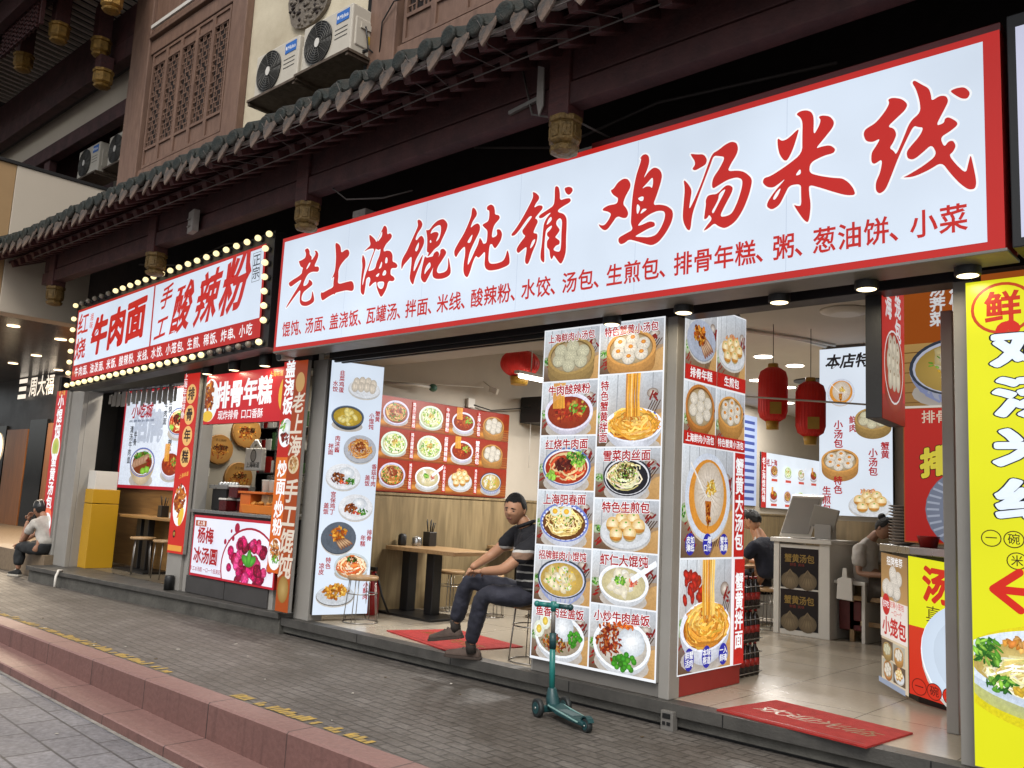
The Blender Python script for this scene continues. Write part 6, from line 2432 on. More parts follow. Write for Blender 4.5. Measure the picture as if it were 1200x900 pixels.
t = thing('corner_counter', 'stainless topped food counter with lit yellow, red and white front panels', 'counter', (-2.3, 7.2, .18))
m = M()
m.prism([(-2.70, 7.50), (-2.33, 7.10), (-1.92, 6.86), (-1.3, 6.75), (-1.3, 7.9), (-2.5, 7.9)], (0, 0, 1.27), (1, 0, 0), (0, 1, 0), (0, 0, .06))
m.build('counter_top', m_steel, t, bevel=.006)
m = M()
m.prism([(-2.62, 7.56), (-2.30, 7.17), (-1.9, 6.95), (-1.3, 6.83), (-1.3, 7.85), (-2.45, 7.85)], (0, 0, .18), (1, 0, 0), (0, 1, 0), (0, 0, 1.088))
m.build('counter_body', m_dkmetal, t)
a, b = Vector((-2.675, 7.47, .24)), Vector((-2.345, 7.095, .22))
u = (b - a).normalized()
L = (b - a).length
p = P(a, u, Z, 0, 201)
p.rect(0, 0, L, 1.02, H('c9b79c'))
p.rect(.0, .66, L, 1.02, H('b08a58'), H('8a6a44'))
for k in range(10):
    dumpling(p, L * .5 + p.r.uniform(-.16, .16), .80 + p.r.uniform(-.1, .1), .07, H('e8e0d4'))
p.text('招牌推荐', L * .55, .965, .075, WHITE, .01)
p.rect(0, .36, L, .66, H('dcd2cc'))
p.ell(.11, .62, .075, .085, H('b52024'), n=18)
p.text('好吃', .11, .62, .06, WHITE, .01)
p.text('皮薄小笼包', L * .62, .63, .055, H('c8605a'), .01)
p.text('一口一个', L * .62, .57, .05, H('c8605a'), .01)
p.text('小笼包', L * .52, .45, .15, H('b52024'), .03)
for i in range(2):
    for j in range(2):
        p.rect(.03 + i * .235, .05 + j * .155, .25 + i * .235, .19 + j * .155, H('5a4a3c') if (i + j) % 2 else H('a8a496'))
        dish(p, ['steam_flat', 'steam_green', 'fried_buns', 'steam'][i * 2 + j], .14 + i * .235, .12 + j * .155, .085)
p.rect(0, 0, L, .04, H('8a94a8'))
p.build('bun_panel', LIT, t)
a, b = Vector((-2.335, 7.085, .25)), Vector((-1.30, 6.73, .16))
u = (b - a).normalized()
L = (b - a).length
p = P(a, u, Z, 0, 202)
p.rect(0, 0, L, .50, H('c5301e'), H('cc3a22'))
p.rect(0, .50, L, 1.01, H('dfe01e'))
p.text('汤鲜', .36, .82, .27, H('c5301e'), .04, sx=.9)
p.text('真材实料', .40, .61, .13, H('5a4a18'), .0)
dish(p, 'green_top', .50, .36, .40)
for k, c in enumerate('一碗好鸡汤'):
    cx = .09 + k * .125
    p.ell(cx, .07, .062, .06, H('5a1a10'), n=20)
    p.ell(cx, .07, .056, .054, H('c5301e'), n=20)
    p.text(c, cx, .07, .075, H('5a1a10'), .01)
p.build('soup_panel', LIT, t)
t = thing('plate_stack', 'tall stack of grey plates on the corner counter under the red lightbox', 'plates', (-2.42, 7.2, 1.33))
m = M()
for k in range(13):
    m.lathe([(.055, 0), (.10, .02), (.10, .024), (.05, .008)], (-2.46, 7.33, 1.331 + .024 * k), 20)
m.build('plate', mat('grey_crockery', '8a8278', .4, .2, 6), t)
o = thing('red_bowl', 'small red tub on the corner counter beside the plates', 'bowl', (-2.2, 7.15, 1.33))
m = M()
m.lathe([(.06, 0), (.08, .08), (.085, .085)], (-2.21, 7.16, 1.331), 16)
m.build('tub', m_red, o)

desk = thing('cash_desk', 'pale cash desk with two dark soup bun posters on its front', 'counter', (-4.4, 10.2, .18))
m = M()
m.box((-4.75, 9.82, .18), (-4.68, 10.55, 1.22))
m.box((-4.20, 9.82, .18), (-4.08, 10.55, 1.22))
m.box((-4.679, 9.83, .18), (-4.201, 9.9, 1.2))
m.box((-4.78, 9.79, 1.222), (-4.05, 10.58, 1.27))
m.box((-4.07, 9.9, .8), (-3.72, 10.5, .84))
m.box((-3.76, 9.9, .18), (-3.72, 10.5, .799))
m.build('desk_body', m_whitep, desk, bevel=.006)
for k in range(2):
    p = P((-4.665, 9.827, .24 + k * .47), X, Z, 0, 210 + k)
    p.rect(0, 0, .45, .45, H('120b09'), H('241210'))
    p.text('蟹黄汤包', .225, .33, .09, H('b8964a'), .02, tall=1.1)
    p.text('鲜香 美味', .2, .26, .04, H('a03a28'), .0)
    for a in (-.11, .1):
        c = H('b09a78')
        p.ell(.225 + a, .08, .11, .10, c, sh(c, .45), n=16)
        p.poly([(.225 + a - .08, .12), (.225 + a + .08, .12), (.225 + a, .21)], c, [sh(c, .6), sh(c, .6), c])
        for q in range(5):
            p.strand([(.225 + a - .08 + q * .04, .03), (.225 + a, .2)], .006, sh(c, .5))
    p.build('poster', INKD, desk)
t = thing('till_monitor', 'white till screen tilted on the pale cash desk', 'till', (-4.5, 10.1, 1.27))
m = M()
m.obox((-4.50, 10.02, 1.53), (.17, .05, 0), (-.01, .03, .01), (.09, -.02, .24), 0)
m.obox((-4.50, 9.985, 1.53), (.15, .045, 0), (-.002, .006, .0), (.08, -.018, .21), 1)
m.build('screen', [m_whitep, mat('screen_grey', '9a9894', .3, .1, 3)], t, bevel=.01)
m = M()
m.bar((-4.5, 10.1, 1.272), (-4.48, 10.08, 1.5), .08, .05)
m.box((-4.62, 9.98, 1.272), (-4.36, 10.2, 1.29))
m.build('foot', m_whitep, t, bevel=.006)
t = thing('till_monitor', 'grey card terminal screen leaning beside the white till screen', 'till', (-4.2, 10.2, 1.27))
m = M()
m.obox((-4.22, 10.0, 1.52), (.14, .02, -.03), (0, .015, .0), (.06, -.06, .12), 0)
m.obox((-4.25, 10.1, 1.36), (.10, 0, 0), (0, .08, 0), (0, 0, .085), 0)
m.build('terminal', m_metal_l, t, bevel=.01)
t = thing('drinks_crate', 'dark red crate of goods beside the pale cash desk', 'crate', (-3.9, 10.2, .18))
m = M()
m.box((-4.05, 10.0, .3), (-3.80, 10.4, .62))
m.build('crate_body', mat('crate_red', '5c1412', .5, .5, 10), t, bevel=.01)
t = thing('carrier_bag', 'white carrier bag hanging on the side of the cash desk', 'bag', (-3.95, 9.86, .6))
m = M()
m.prism([(-.09, -.14), (.09, -.15), (.08, .09), (.03, .10), (.025, .2), (-.02, .2), (-.03, .10), (-.08, .08)], (-3.92, 9.86, .78), (1, 0, 0), (0, 0, 1), (0, -.03, 0))
m.build('bag_sheet', m_whitep, t, bevel=.006)
t = thing('white_cabinet', 'low white cabinet on wheels left of the cash desk', 'cabinet', (-5.1, 10.4, .18))
m = M()
m.box((-5.35, 10.4, .26), (-4.85, 10.9, .86))
m.build('cabinet_body', m_whitep, t, bevel=.01)
for a in (-5.3, -4.92):
    m = M()
    m.cyl((a, 10.45, .21), (a + .03, 10.45, .21), .03, .03, 10)
    m.build('wheel', m_black, t)
t = thing('wood_bench', 'light wooden bench stool under the woman at the counter', 'stool', (-3.65, 10.2, .18))
m = M()
m.box((-3.95, 9.98, .63), (-3.3, 10.35, .68))
m.build('seat', m_wood, t, bevel=.005)
for a in (-3.93, -3.36):
    for b in (10.0, 10.3):
        box_part('leg', (a, b, .18), (a + .05, b + .04, .63), m_wood, t, .003)
m = M()
m.box((-3.9, 10.0, .36), (-3.35, 10.03, .41))
m.build('stretcher', m_wood, t)
t = thing('dining_table', 'pale dining table at the left where two guests sit', 'table', (-5.3, 10.4, .18))
m = M()
m.box((-6.3, 9.7, .86), (-5.16, 10.35, .90))
m.build('table_top', m_wood, t, bevel=.005)
for a in (-6.2, -5.35):
    m = M()
    m.box((a, 9.95, .18), (a + .08, 10.05, .86))
    m.build('leg', m_wood, t)

# ------------------------------------------------------------------ side shop furniture
t = thing('yellow_cabinet', 'tall mustard yellow cabinet standing just inside the left side shop', 'cabinet', (-14, 5.75, .22))
m = M()
m.box((-14.25, 5.64, .22), (-13.70, 6.05, 1.18))
m.box((-14.25, 5.64, 1.19), (-13.70, 6.05, 1.40))
m.build('cabinet_body', mat('mustard_paint', 'b58a1c', .4, .1, 3, c2='9c7414'), t, bevel=.006)
p = P((-14.25, 5.637, .22), X, Z, 0)
for k, v in enumerate((.55, .5, .42, .85, .95)):
    p.rect(.05, v, .12 + .03 * (k % 2), v + .015, H('4a3a10'))
p.build('sticker', INKD, t)
t = thing('white_box', 'white carton with black bars on top of the mustard cabinet', 'box', (-14.1, 5.8, 1.4))
m = M()
m.box((-14.22, 5.66, 1.402), (-13.72, 6.0, 1.68), 0)
for k in range(3):
    m.box((-14.20, 5.655, 1.47 + k * .06), (-14.06, 5.659, 1.50 + k * .06), 1)
m.build('carton', [m_whitep, m_black], t, bevel=.004)
t = thing('bar_counter', 'brown wooden bar shelf on two black posts along the side shop wall', 'counter', (-12.5, 6.3, .22))
m = M()
m.box((-13.9, 6.1, 1.0), (-10.95, 6.48, 1.04))
m.build('bar_top', m_woodx, t, bevel=.005)
for a in (-13.35, -13.1):
    box_part('post', (a, 6.2, .25), (a + .14, 6.3, 1.0), m_black, t, .005)
m = M()
m.box((-13.6, 6.02, .22), (-12.6, 6.45, .248))
m.build('base_plate', m_black, t)


def bar_stool(label, loc):
    x, y, z = loc
    t = thing('bar_stool', label, 'stool', loc, 0, 'low stools in the side shop')
    m = M()
    m.lathe([(.17, .50), (.18, .505), (.18, .53), (.17, .535)], loc, 24)
    m.build('seat', m_wood, t)
    for k in range(4):
        a = k * math.pi / 2 + .4
        m = M()
        m.tube([(x + .14 * math.cos(a), y + .14 * math.sin(a), z + .5), (x + .17 * math.cos(a), y + .17 * math.sin(a), z)], .008, 6)
        m.build('leg', m_wire, t)
    return t


bs = bar_stool('pale seated stool nearer the mustard cabinet under the bar shelf', (-12.62, 5.98, .22))
dup(bs, (-11.95, 6.0, .22), .4, 'pale seated stool farther right under the bar shelf')
caddy('wooden box of chopsticks on the side shop bar shelf', -12.75, 6.3, 1.041, 5)
t = thing('napkin_box', 'small white napkin box on the side shop bar shelf', 'napkin box', (-12.3, 6.3, 1.04))
m = M()
m.box((-12.4, 6.22, 1.041), (-12.18, 6.36, 1.12))
m.build('box_body', m_whitep, t, bevel=.006)
t = thing('floor_sack', 'dark sack on the side shop floor by the right post', 'sack', (-11.2, 6.1, .22))
m = M()
m.ball((-11.15, 6.1, .42), (.2, .16, .22), 14, 8)
m.build('sack_body', m_black, t)

# ------------------------------------------------------------------ order window contents
m_bamboo = mat('woven_bamboo', 'a8793c', .6, .5, 22, .5, 70, c2='6f4a1e')


def basket(label, y, z, r, words):
    x = -10.815
    t = thing('bamboo_disc', label, 'wall disc', (x, y, z))
    m = M()
    m.lathe([(r, 0), (r, .03), (r * .96, .045), (r * .94, .03)], (0, 0, 0), 32)
    o = m.build('disc', m_bamboo, t, local=True)
    o.rotation_euler = (0, R(90), 0)
    p = P((x + .046, y, z), Y, Z, 0, int(r * 999) + int(z * 100))
    p.ell(0, 0, r * .93, r * .93, H('b48a4c'), H('966a34'), n=30)
    pile(p, 0, -r * .1, r * .75, r * .5, [H('c87a28'), H('a8501a'), H('e0a84a'), H('8a3a14')], 60, r * .06, r * .14, .5)
    p.text(words, 0, r * .12, r * .34, H('2a1a12'), .02, shear=.2)
    p.text('手工制作', 0, r * .62, r * .2, H('3a2a1a'), .0)
    p.build('print', INK, t)


basket('woven bamboo disc at left on the order window wall', 6.02, 2.02, .20, '小馄饨')
basket('woven bamboo disc at top centre of the order window wall', 6.40, 2.29, .22, '炒年糕')
basket('woven bamboo disc low in the middle of the order window wall', 6.34, 1.66, .21, '大馄饨')
t = thing('paper_bag', 'white paper bag with a round mark hanging in the order window', 'bag', (-9.6, 6.3, 2.0))
m = M()
m.box((-10.44, 6.20, 1.76), (-10.04, 6.27, 2.05))
m.bar((-10.36, 6.23, 2.05), (-10.24, 6.23, 2.15), .02, .06)
m.bar((-10.12, 6.23, 2.05), (-10.24, 6.23, 2.15), .02, .06)
m.build('bag_body', m_whitep, t, bevel=.01)
p = P((-10.44, 6.197, 1.76), X, Z, 0)
p.ell(.21, .19, .07, .085, H('3a3a38'), n=18)
p.ell(.21, .19, .055, .07, H('b8b4ac'), n=18)
p.text('上海味道', .21, .07, .08, H('3a3a38'), .01)
p.build('print', INKD, t)
t = thing('service_counter', 'steel counter ledge of the order window', 'counter', (-9.5, 5.9, 1.2))
m = M()
m.box((-10.42, 5.50, 1.20), (-8.62, 6.6, 1.235))
m.box((-10.42, 6.2, .3), (-8.62, 6.6, 1.199))
m.build('ledge', m_steel, t, bevel=.004)
t = thing('steel_bin', 'black and steel bin at the left end of the order window counter', 'bin', (-10.2, 5.9, 1.24))
m = M()
m.box((-10.38, 5.75, 1.237), (-10.05, 6.1, 1.50))
m.build('bin_body', m_black, t, bevel=.01)
t = thing('steel_tray', 'shiny steel tray on top of the black bin', 'tray', (-10.2, 5.9, 1.5))
m = M()
m.box((-10.42, 5.72, 1.502), (-9.98, 6.12, 1.55))
for k in range(8):
    m.ball((-10.36 + k * .05, 5.85 + .02 * (k % 3), 1.56), .035, 8, 5)
m.build('tray_body', m_steel, t, bevel=.004)
m_sauce = mat('dark_red_sauce', '4a0c10', .25, .3, 8)
for k, (x, y, z, w_) in enumerate(((-9.92, 5.72, 1.237, .16), (-9.72, 5.85, 1.237, .16), (-9.80, 5.78, 1.40, .2))):
    t = thing('sauce_tub', ['dark red sauce tub at left on the order window counter', 'dark red sauce tub second from left on the order window counter', 'dark red sauce tub stacked on top of two others'][k], 'tub', (x, y, z), 0, 'dark red tubs in the order window')
    m = M()
    m.box((x - w_ / 2, y - .08, z), (x + w_ / 2, y + .08, z + .13))
    m.build('tub_body', m_sauce, t, bevel=.012)
    m = M()
    m.box((x - w_ / 2 - .006, y - .086, z + .131), (x + w_ / 2 + .006, y + .086, z + .155))
    m.build('lid', m_whitep, t, bevel=.006)
t = thing('orange_carton', 'orange carton standing on the order window counter', 'box', (-9.45, 5.75, 1.24))
m = M()
m.box((-9.55, 5.66, 1.237), (-9.33, 5.85, 1.46))
m.box((-9.58, 5.64, 1.462), (-8.98, 5.9, 1.49))
m.build('carton', mat('orange_card', 'c0601c', .5, .2, 5), t, bevel=.005)
t = thing('wood_block', 'pale wooden block beside the orange carton', 'box', (-9.05, 5.8, 1.24))
m = M()
m.box((-9.15, 5.7, 1.237), (-9.0, 5.88, 1.46))
m.build('block', m_wood, t, bevel=.005)
t = thing('ice_tub', 'clear plastic bag of cups behind the sauce tubs', 'cups', (-9.4, 6.1, 1.24))
m = M()
for i in range(3):
    for j in range(2):
        m.lathe([(.05, 0), (.07, .38), (.072, .4)], (-9.52 + i * .15, 6.0 + j * .15, 1.24), 12)
m.build('cup_sleeve', mat('cloudy_cup', 'a8a49a', .25, .2, 8), t)
t = thing('food_tray', 'long yellow tray of fried food on the order window counter', 'tray', (-8.9, 5.65, 1.24))
m = M()
m.prism([(-.36, 0), (.36, 0), (.42, .10), (-.42, .10)], (-8.98, 5.58, 1.237), (1, 0, 0), (0, 0, 1), (0, .2, 0))
m.build('tray_body', mat('amber_tray', 'c8701c', .3, .2, 6), t, bevel=.006)
m = M()
for k in range(30):
    m.ball((-9.35 + rr.random() * .74, 5.62 + rr.random() * .14, 1.345 + rr.random() * .02), (.035, .025, .02), 7, 4)
m.build('fried_food', mat('fried_crumb', 'b87a2c', .6, .4, 20), t)
t = thing('steel_rack', 'steel shelf rack with red and white packets at the back of the order window', 'shelf', (-8.8, 6.7, 1.3))
m = M()
for z in (1.75, 2.08, 2.40):
    m.box((-11.9, 7.0, z), (-10.2, 7.34, z + .015))
for x in (-11.9, -11.0, -10.22):
    m.box((x, 7.0, .9), (x + .02, 7.02, 2.9))
m.build('rack_frame', m_steel, t)
m_pk = [m_red, m_whitep, mat('packet_green', '3a5a34', .5), mat('packet_grey', '77736c', .5)]
for z in (1.766, 2.096, 2.416):
    x = -11.85
    while x < -10.5:
        w_, h_ = rr.uniform(.08, .16), rr.uniform(.14, .26)
        m = M()
        m.box((x, 7.05, z), (x + w_, 7.25, z + h_))
        m.build('packet', rr.choice(m_pk), t, bevel=.008)
        x += w_ + .015
t = thing('steel_oven', 'dark fronted steel oven at the right of the order window', 'oven', (-8.8, 6.3, 1.24))
m = M()
m.box((-10.75, 6.75, 1.35), (-9.9, 7.1, 1.72))
m.box((-10.75, 6.75, .22), (-9.9, 7.1, 1.34))
m.build('oven_body', m_steel, t, bevel=.01)
m = M()
m.box((-10.66, 6.735, 1.40), (-10.05, 6.749, 1.67))
m.build('door_glass', m_black, t)
t = thing('wall_switch', 'small white switch plate on the kitchen wall', 'switch', (-10.8, 5.88, 1.7))
m = M()
m.box((-10.82, 5.84, 1.66), (-10.81, 5.92, 1.76))
m.build('plate', m_whitep, t)

# ------------------------------------------------------------------ air conditioners
m_blue = mat('blue_badge', '1b5fae', .4, .1, 5)


def make_ac(label, loc):
    x, y, z = loc
    t = thing('air_conditioner', label, 'air conditioner', loc, 0, 'outdoor air conditioner units on the upper walls')
    W, Hh, D = .98, .60, .38
    m = M()
    m.box((x, y, z), (x + W, y + D, z + Hh))
    m.box((x + W - .02, y + .05, z + .1), (x + W + .012, y + D - .05, z + Hh - .14))
    m.build('casing', m_ac, t, bevel=.018)
    c = Vector((x + .335, y - .004, z + .30))
    g_ = M()
    g_.prism([(.272 * math.cos(a), .272 * math.sin(a)) for a in [k * math.pi / 20 for k in range(40)]], c, (1, 0, 0), (0, 0, 1), (0, -.006, 0), 1)
    for k in range(8):
        rad = .06 + .03 * k
        g_.tube([(c.x + rad * math.cos(a), c.y - .014, c.z + rad * math.sin(a)) for a in [q * math.pi / 16 for q in range(33)]], .0065, 5, 0)
    for k in range(12):
        a = k * math.pi / 6
        g_.tube([(c.x + .05 * math.cos(a), c.y - .017, c.z + .05 * math.sin(a)), (c.x + .27 * math.cos(a + .3), c.y - .017, c.z + .27 * math.sin(a + .3))], .004, 4, 0)
    g_.build('fan_grille', [m_fan, m_black], t)
    h_ = M()
    h_.prism([(.048 * math.cos(a), .06 * math.sin(a)) for a in [k * math.pi / 10 for k in range(20)]], c + Vector((0, -.022, 0)), (1, 0, 0), (0, 0, 1), (0, -.006, 0))
    h_.build('fan_hub', m_whitep, t)
    b = M()
    b.box((x + .68, y - .006, z + .42), (x + .92, y - .001, z + .555))
    bo = b.build('badge', m_blue, t)
    p = P((x + .68, y - .0065, z + .42), X, Z, 0)
    p.text('Midea', .143, .066, .075, WHITE, .012)
    p.ell(.028, .07, .017, .026, WHITE, n=12)
    p.build('badge_lettering', INK, bo)
    l_ = M()
    for k in range(3):
        l_.box((x + .66, y - .004, z + .34 - k * .055), (x + .90, y - .001, z + .349 - k * .055))
    l_.build('louvre_line', m_fan, t)
    v = M()
    v.box((x + W + .012, y + .12, z + .33), (x + W + .03, y + .26, z + .40), 0)
    v.tube([(x + W + .03, y + .18, z + .36), (x + W + .07, y + .16, z + .3), (x + W + .05, y + .22, z + .1), (x + W + .12, y + .3, z + .02)], .011, 6, 1)
    v.obox((x + W + .014, y + .28, z + .22), (.001, 0, 0), (0, .05, 0), (0, 0, .05), 2)
    v.build('valve_pipe', [m_ac, m_black, mat('yellow_label', 'b89a2c', .5)], t)
    k_ = M()
    k_.box((x - .06, y - .06, z - .035), (x + W + .05, y + D + .02, z - .002))
    k_.bar((x - .04, y - .04, z - .05), (x - .04, y + D, z - .05), .05, .04)
    k_.bar((x + W, y - .04, z - .05), (x + W, y + D, z - .05), .05, .04)
    k_.build('bracket', mat('rusty_bracket', '5a4c3e', .7, .6, 12, c2='33261c'), t)
    return t


ac = make_ac('left, lower white air conditioner on the cream upper wall', (-10.02, 5.6, 6.55))
dup(ac, (-8.95, 5.6, 6.58), 0, 'right white air conditioner on the cream upper wall beside the drain pipe')
dup(ac, (-17.75, 6.3, 7.35), 0, 'shaded air conditioner on the balcony at far left, whole fan showing')
dup(ac, (-16.35, 6.3, 7.30), 0, 'air conditioner half hidden behind the brown column at far left')

# ------------------------------------------------------------------ small fittings
t = thing('bullet_camera', 'white bullet security camera between the two signs', 'camera', (-8.3, 5.3, 2.97))
m = M()
m.tube([(-8.34, 5.42, 3.0), (-8.28, 5.22, 2.955)], .045, 14)
m.build('camera_body', m_whitep, t)
m = M()
m.tube([(-8.281, 5.222, 2.955), (-8.277, 5.21, 2.953)], .036, 14)
m.build('lens', m_black, t)
m = M()
m.tube([(-8.33, 5.40, 3.0), (-8.33, 5.46, 3.1), (-8.33, 5.5, 3.14)], .016, 8)
m.build('mount', m_whitep, t)
t = thing('beam_speaker', 'grey weathered speaker plate fixed on the carved beam', 'speaker', (-9.65, 4.8, 4.6))
m = M()
m.obox((-9.62, 4.76, 4.60), (.10, -.02, 0), (.01, .035, 0), (0, 0, .13))
m.tube([(-9.76, 4.8, 4.6), (-9.62, 4.76, 4.62)], .02, 6)
for k in range(10):
    m.ball((-9.68 + .028 * (k % 5), 4.72, 4.54 + .09 * (k // 5)), .012, 6, 4)
m.build('plate', m_grey_board, t, bevel=.008)
t = thing('beam_bracket', 'pale perforated metal bracket on the hanging post above the long sign', 'bracket', (-4.3, 4.78, 4.6))
m = M()
m.prism([(0, .22), (.06, .19), (.07, -.12), (.03, -.2), (0, -.08)], (-4.30, 4.79, 4.66), (1, 0, 0), (0, 0, 1), (0, -.012, 0))
m.build('plate', m_grey_board, t)
m = M()
m.bar((-4.6, 4.8, 4.58), (-4.28, 4.8, 4.62), .03, .03)
m.build('arm', m_metal, t)
t = thing('sign_stay', 'small grey steel stay behind the top edge of the long sign', 'bracket', (-4.1, 5.2, 4.27))
m = M()
m.box((-4.16, 5.15, 4.241), (-4.02, 5.3, 4.29))
m.build('plate', m_metal_l, t)
t = thing('sign_stay', 'second grey steel stay behind the left part of the long sign', 'bracket', (-6.9, 5.2, 4.27))
m = M()
m.box((-7.05, 5.15, 4.241), (-6.85, 5.3, 4.34))
m.build('plate', m_grey_board, t)
t = thing('step_socket', 'small grey socket box on the platform step below the pillar', 'socket', (-3.4, 5.5, .05))
m = M()
m.box((-3.47, 5.465, .0), (-3.37, 5.524, .13), 0)
m.box((-3.455, 5.459, .08), (-3.39, 5.464, .115), 1)
m.box((-3.455, 5.459, .035), (-3.43, 5.464, .06), 1)
m.box((-3.42, 5.459, .035), (-3.39, 5.464, .06), 1)
m.build('box_body', [m_metal, m_black], t, bevel=.006)
t = thing('floor_bollard', 'short black post at the foot of the strip sign by the order window', 'bollard', (-10.6, 5.3, .22))
m = M()
m.lathe([(.06, 0), (.06, .16), (.05, .18)], (-10.66, 5.44, .22), 14)
m.build('post', m_black, t)
t = thing('white_hose', 'short white hose dangling at the foot of the far left post', 'hose', (-13.2, 5.05, .0))
m = M()
m.tube([(-13.26, 5.16, .235), (-13.25, 5.10, .24), (-13.22, 5.06, .16), (-13.17, 5.04, .02)], .018, 8)
m.build('hose', m_whitep, t)

# ------------------------------------------------------------------ teal scooter
m_teal = mat('teal_plastic', '1f6f6a', .35, .15, 6, c2='175652')
m_teal_d = mat('dark_teal_plastic', '163f42', .4, .15, 6)
m_rub = mat('dark_wheel', '1c2122', .55, .2, 8)
sc = thing('kick_scooter', 'small teal three-wheeled kick scooter parked against the platform step', 'scooter', (-4.17, 5.13, 0))
f0 = Vector((-4.17, 5.12, 0))
bk = Vector((-3.78, 4.98, 0))
d = (bk - f0).normalized()
s = d.cross(Vector((0, 0, 1)))
m = M()
pts = [(-.02, .075), (.05, .085), (.16, .065), (.40, .06), (.47, .055)]
wd = [.035, .06, .065, .06, .04]
for i in range(len(pts) - 1):
    a, b = pts[i], pts[i + 1]
    pa_ = [f0 + d * a[0] + s * (wd[i] * q) + Vector((0, 0, a[1] + h)) for h in (-.015, .015) for q in (-1, 1)]
    pb_ = [f0 + d * b[0] + s * (wd[i + 1] * q) + Vector((0, 0, b[1] + h)) for h in (-.015, .015) for q in (-1, 1)]
    v_ = pa_ + pb_
    m.mesh(v_, [(0, 4, 5, 1), (2, 3, 7, 6), (0, 2, 6, 4), (1, 5, 7, 3), (0, 1, 3, 2), (4, 6, 7, 5)], 0, False)
m.build('deck', m_teal_d, sc, bevel=.008)
m = M()
m.bar(f0 + d * .05 + s * .062 + Vector((0, 0, .09)), f0 + d * .44 + s * .058 + Vector((0, 0, .064)), .006, .008)
m.bar(f0 + d * .05 - s * .062 + Vector((0, 0, .09)), f0 + d * .44 - s * .058 + Vector((0, 0, .064)), .006, .008)
m.build('deck_trim', mat('pale_teal', '8fb5b0', .4), sc)
m = M()
m.obox(f0 + d * .22 + Vector((0, 0, .079)), d * .12, s * .035, Vector((0, 0, .002)))
m.build('grip_pad', mat('grey_grip', '56686a', .8, .3, 30), sc)
m = M()
m.tube([f0 + Vector((0, 0, .06)) + d * .03, f0 + Vector((0, 0, .14)), f0 + Vector((-.004, 0, .2))], [.055, .045, .03], 12)
m.bar(f0 + s * .10 + Vector((0, 0, .055)), f0 - s * .10 + Vector((0, 0, .055)), .05, .045)
m.build('front_fork', m_teal_d, sc, bevel=.01)
m = M()
m.tube([f0 + Vector((-.004, 0, .16)), f0 + Vector((-.02, .005, .50))], .0215, 14)
m.build('stem', m_teal, sc)
m = M()
m.tube([f0 + Vector((-.018, .005, .47)), f0 + Vector((-.022, .006, .58))], .026, 14)
m.build('clamp', m_teal_d, sc)
m = M()
m.tube([f0 + Vector((-.022, .006, .57)), f0 + Vector((-.028, .008, .76))], .016, 12)
m.build('upper_stem', m_metal, sc)
hc = f0 + Vector((-.029, .008, .775))
hb = Vector((.97, .22, .0)).normalized()
m = M()
m.tube([hc - hb * .05, hc + hb * .05], .019, 12)
m.tube([hc + Vector((0, 0, -.04)), hc + Vector((0, 0, .03))], [.02, .022], 12)
m.build('handlebar', m_teal, sc)
for q in (-1, 1):
    m = M()
    m.tube([hc + hb * q * .045, hc + hb * q * .13], .018, 12)
    m.ball(hc + hb * q * .137, .024, 10, 6)
    m.build('grip', m_teal_d if q > 0 else m_teal, sc)


def wheel(c, r, w_, ax):
    c, ax = Vector(c), Vector(ax).normalized()
    m = M()
    m.tube([c - ax * w_, c - ax * w_ * .8, c + ax * w_ * .8, c + ax * w_], [r * .86, r, r, r * .86], 22)
    wh = m.build('wheel', m_rub, sc)
    m = M()
    m.tube([c - ax * (w_ + .003), c + ax * (w_ + .003)], r * .62, 18)
    for k in range(6):
        pass
    m.build('hub', m_teal_d, wh)
    m = M()
    m.tube([c - ax * (w_ + .008), c + ax * (w_ + .008)], r * .14, 8)
    m.build('axle', m_steel, wh)


wheel(f0 + s * .115 + Vector((0, 0, .065)), .065, .018, s)
wheel(f0 - s * .115 + Vector((0, 0, .065)), .065, .018, s)
wheel(f0 + d * .47 + Vector((0, 0, .045)), .045, .02, s)
m = M()
pts = [f0 + d * (.47 + .055 * math.cos(a)) + Vector((0, 0, .047 + .057 * math.sin(a))) for a in [R(150 - 25 * k) for k in range(6)]]
for a, b in zip(pts, pts[1:]):
    m.bar(a, b, .045, .008, 0, s.cross(b - a))
m.build('rear_fender', m_teal_d, sc)
# ------------------------------------------------------------------ people
def skin_mat(name, c):
    m = mat(name, c, .5, .25, 14, .08, 120, c2=sh(H(c), .72))
    b = m.node_tree.nodes['Principled BSDF']
    b.inputs['Subsurface Weight'].default_value = .08
    b.inputs['Subsurface Radius'].default_value = (.02, .008, .004)
    return m


def skinned(chains, sub=2):
    """chains of (point, radius); points equal to earlier ones are welded; grown by a Skin modifier -> verts, faces"""
    V, Rr, E_, idx = [], [], [], {}
    for ch in chains:
        last = None
        for p, r in ch:
            k = tuple(round(q, 4) for q in p)
            if k not in idx:
                idx[k] = len(V)
                V.append(k)
                Rr.append(r)
            i = idx[k]
            if last is not None and last != i:
                E_.append((last, i))
            last = i
    me = bpy.data.meshes.new('limb')
    me.from_pydata(V, E_, [])
    o = bpy.data.objects.new('limb', me)
    COL.objects.link(o)
    sk = o.modifiers.new('skin', 'SKIN')
    sk.use_smooth_shade = True
    sk.branch_smoothing = .6
    for i, r in enumerate(Rr):
        d = me.skin_vertices[0].data[i]
        d.radius = r if isinstance(r, tuple) else (r, r)
        d.use_root = i == 0
    sb = o.modifiers.new('sub', 'SUBSURF')
    sb.levels = sub
    sb.render_levels = sub
    em = bpy.data.meshes.new_from_object(o.evaluated_get(bpy.context.evaluated_depsgraph_get()))
    vs = [tuple(v.co) for v in em.vertices]
    fs = [tuple(p.vertices) for p in em.polygons]
    bpy.data.objects.remove(o)
    bpy.data.meshes.remove(me)
    bpy.data.meshes.remove(em)
    return vs, fs


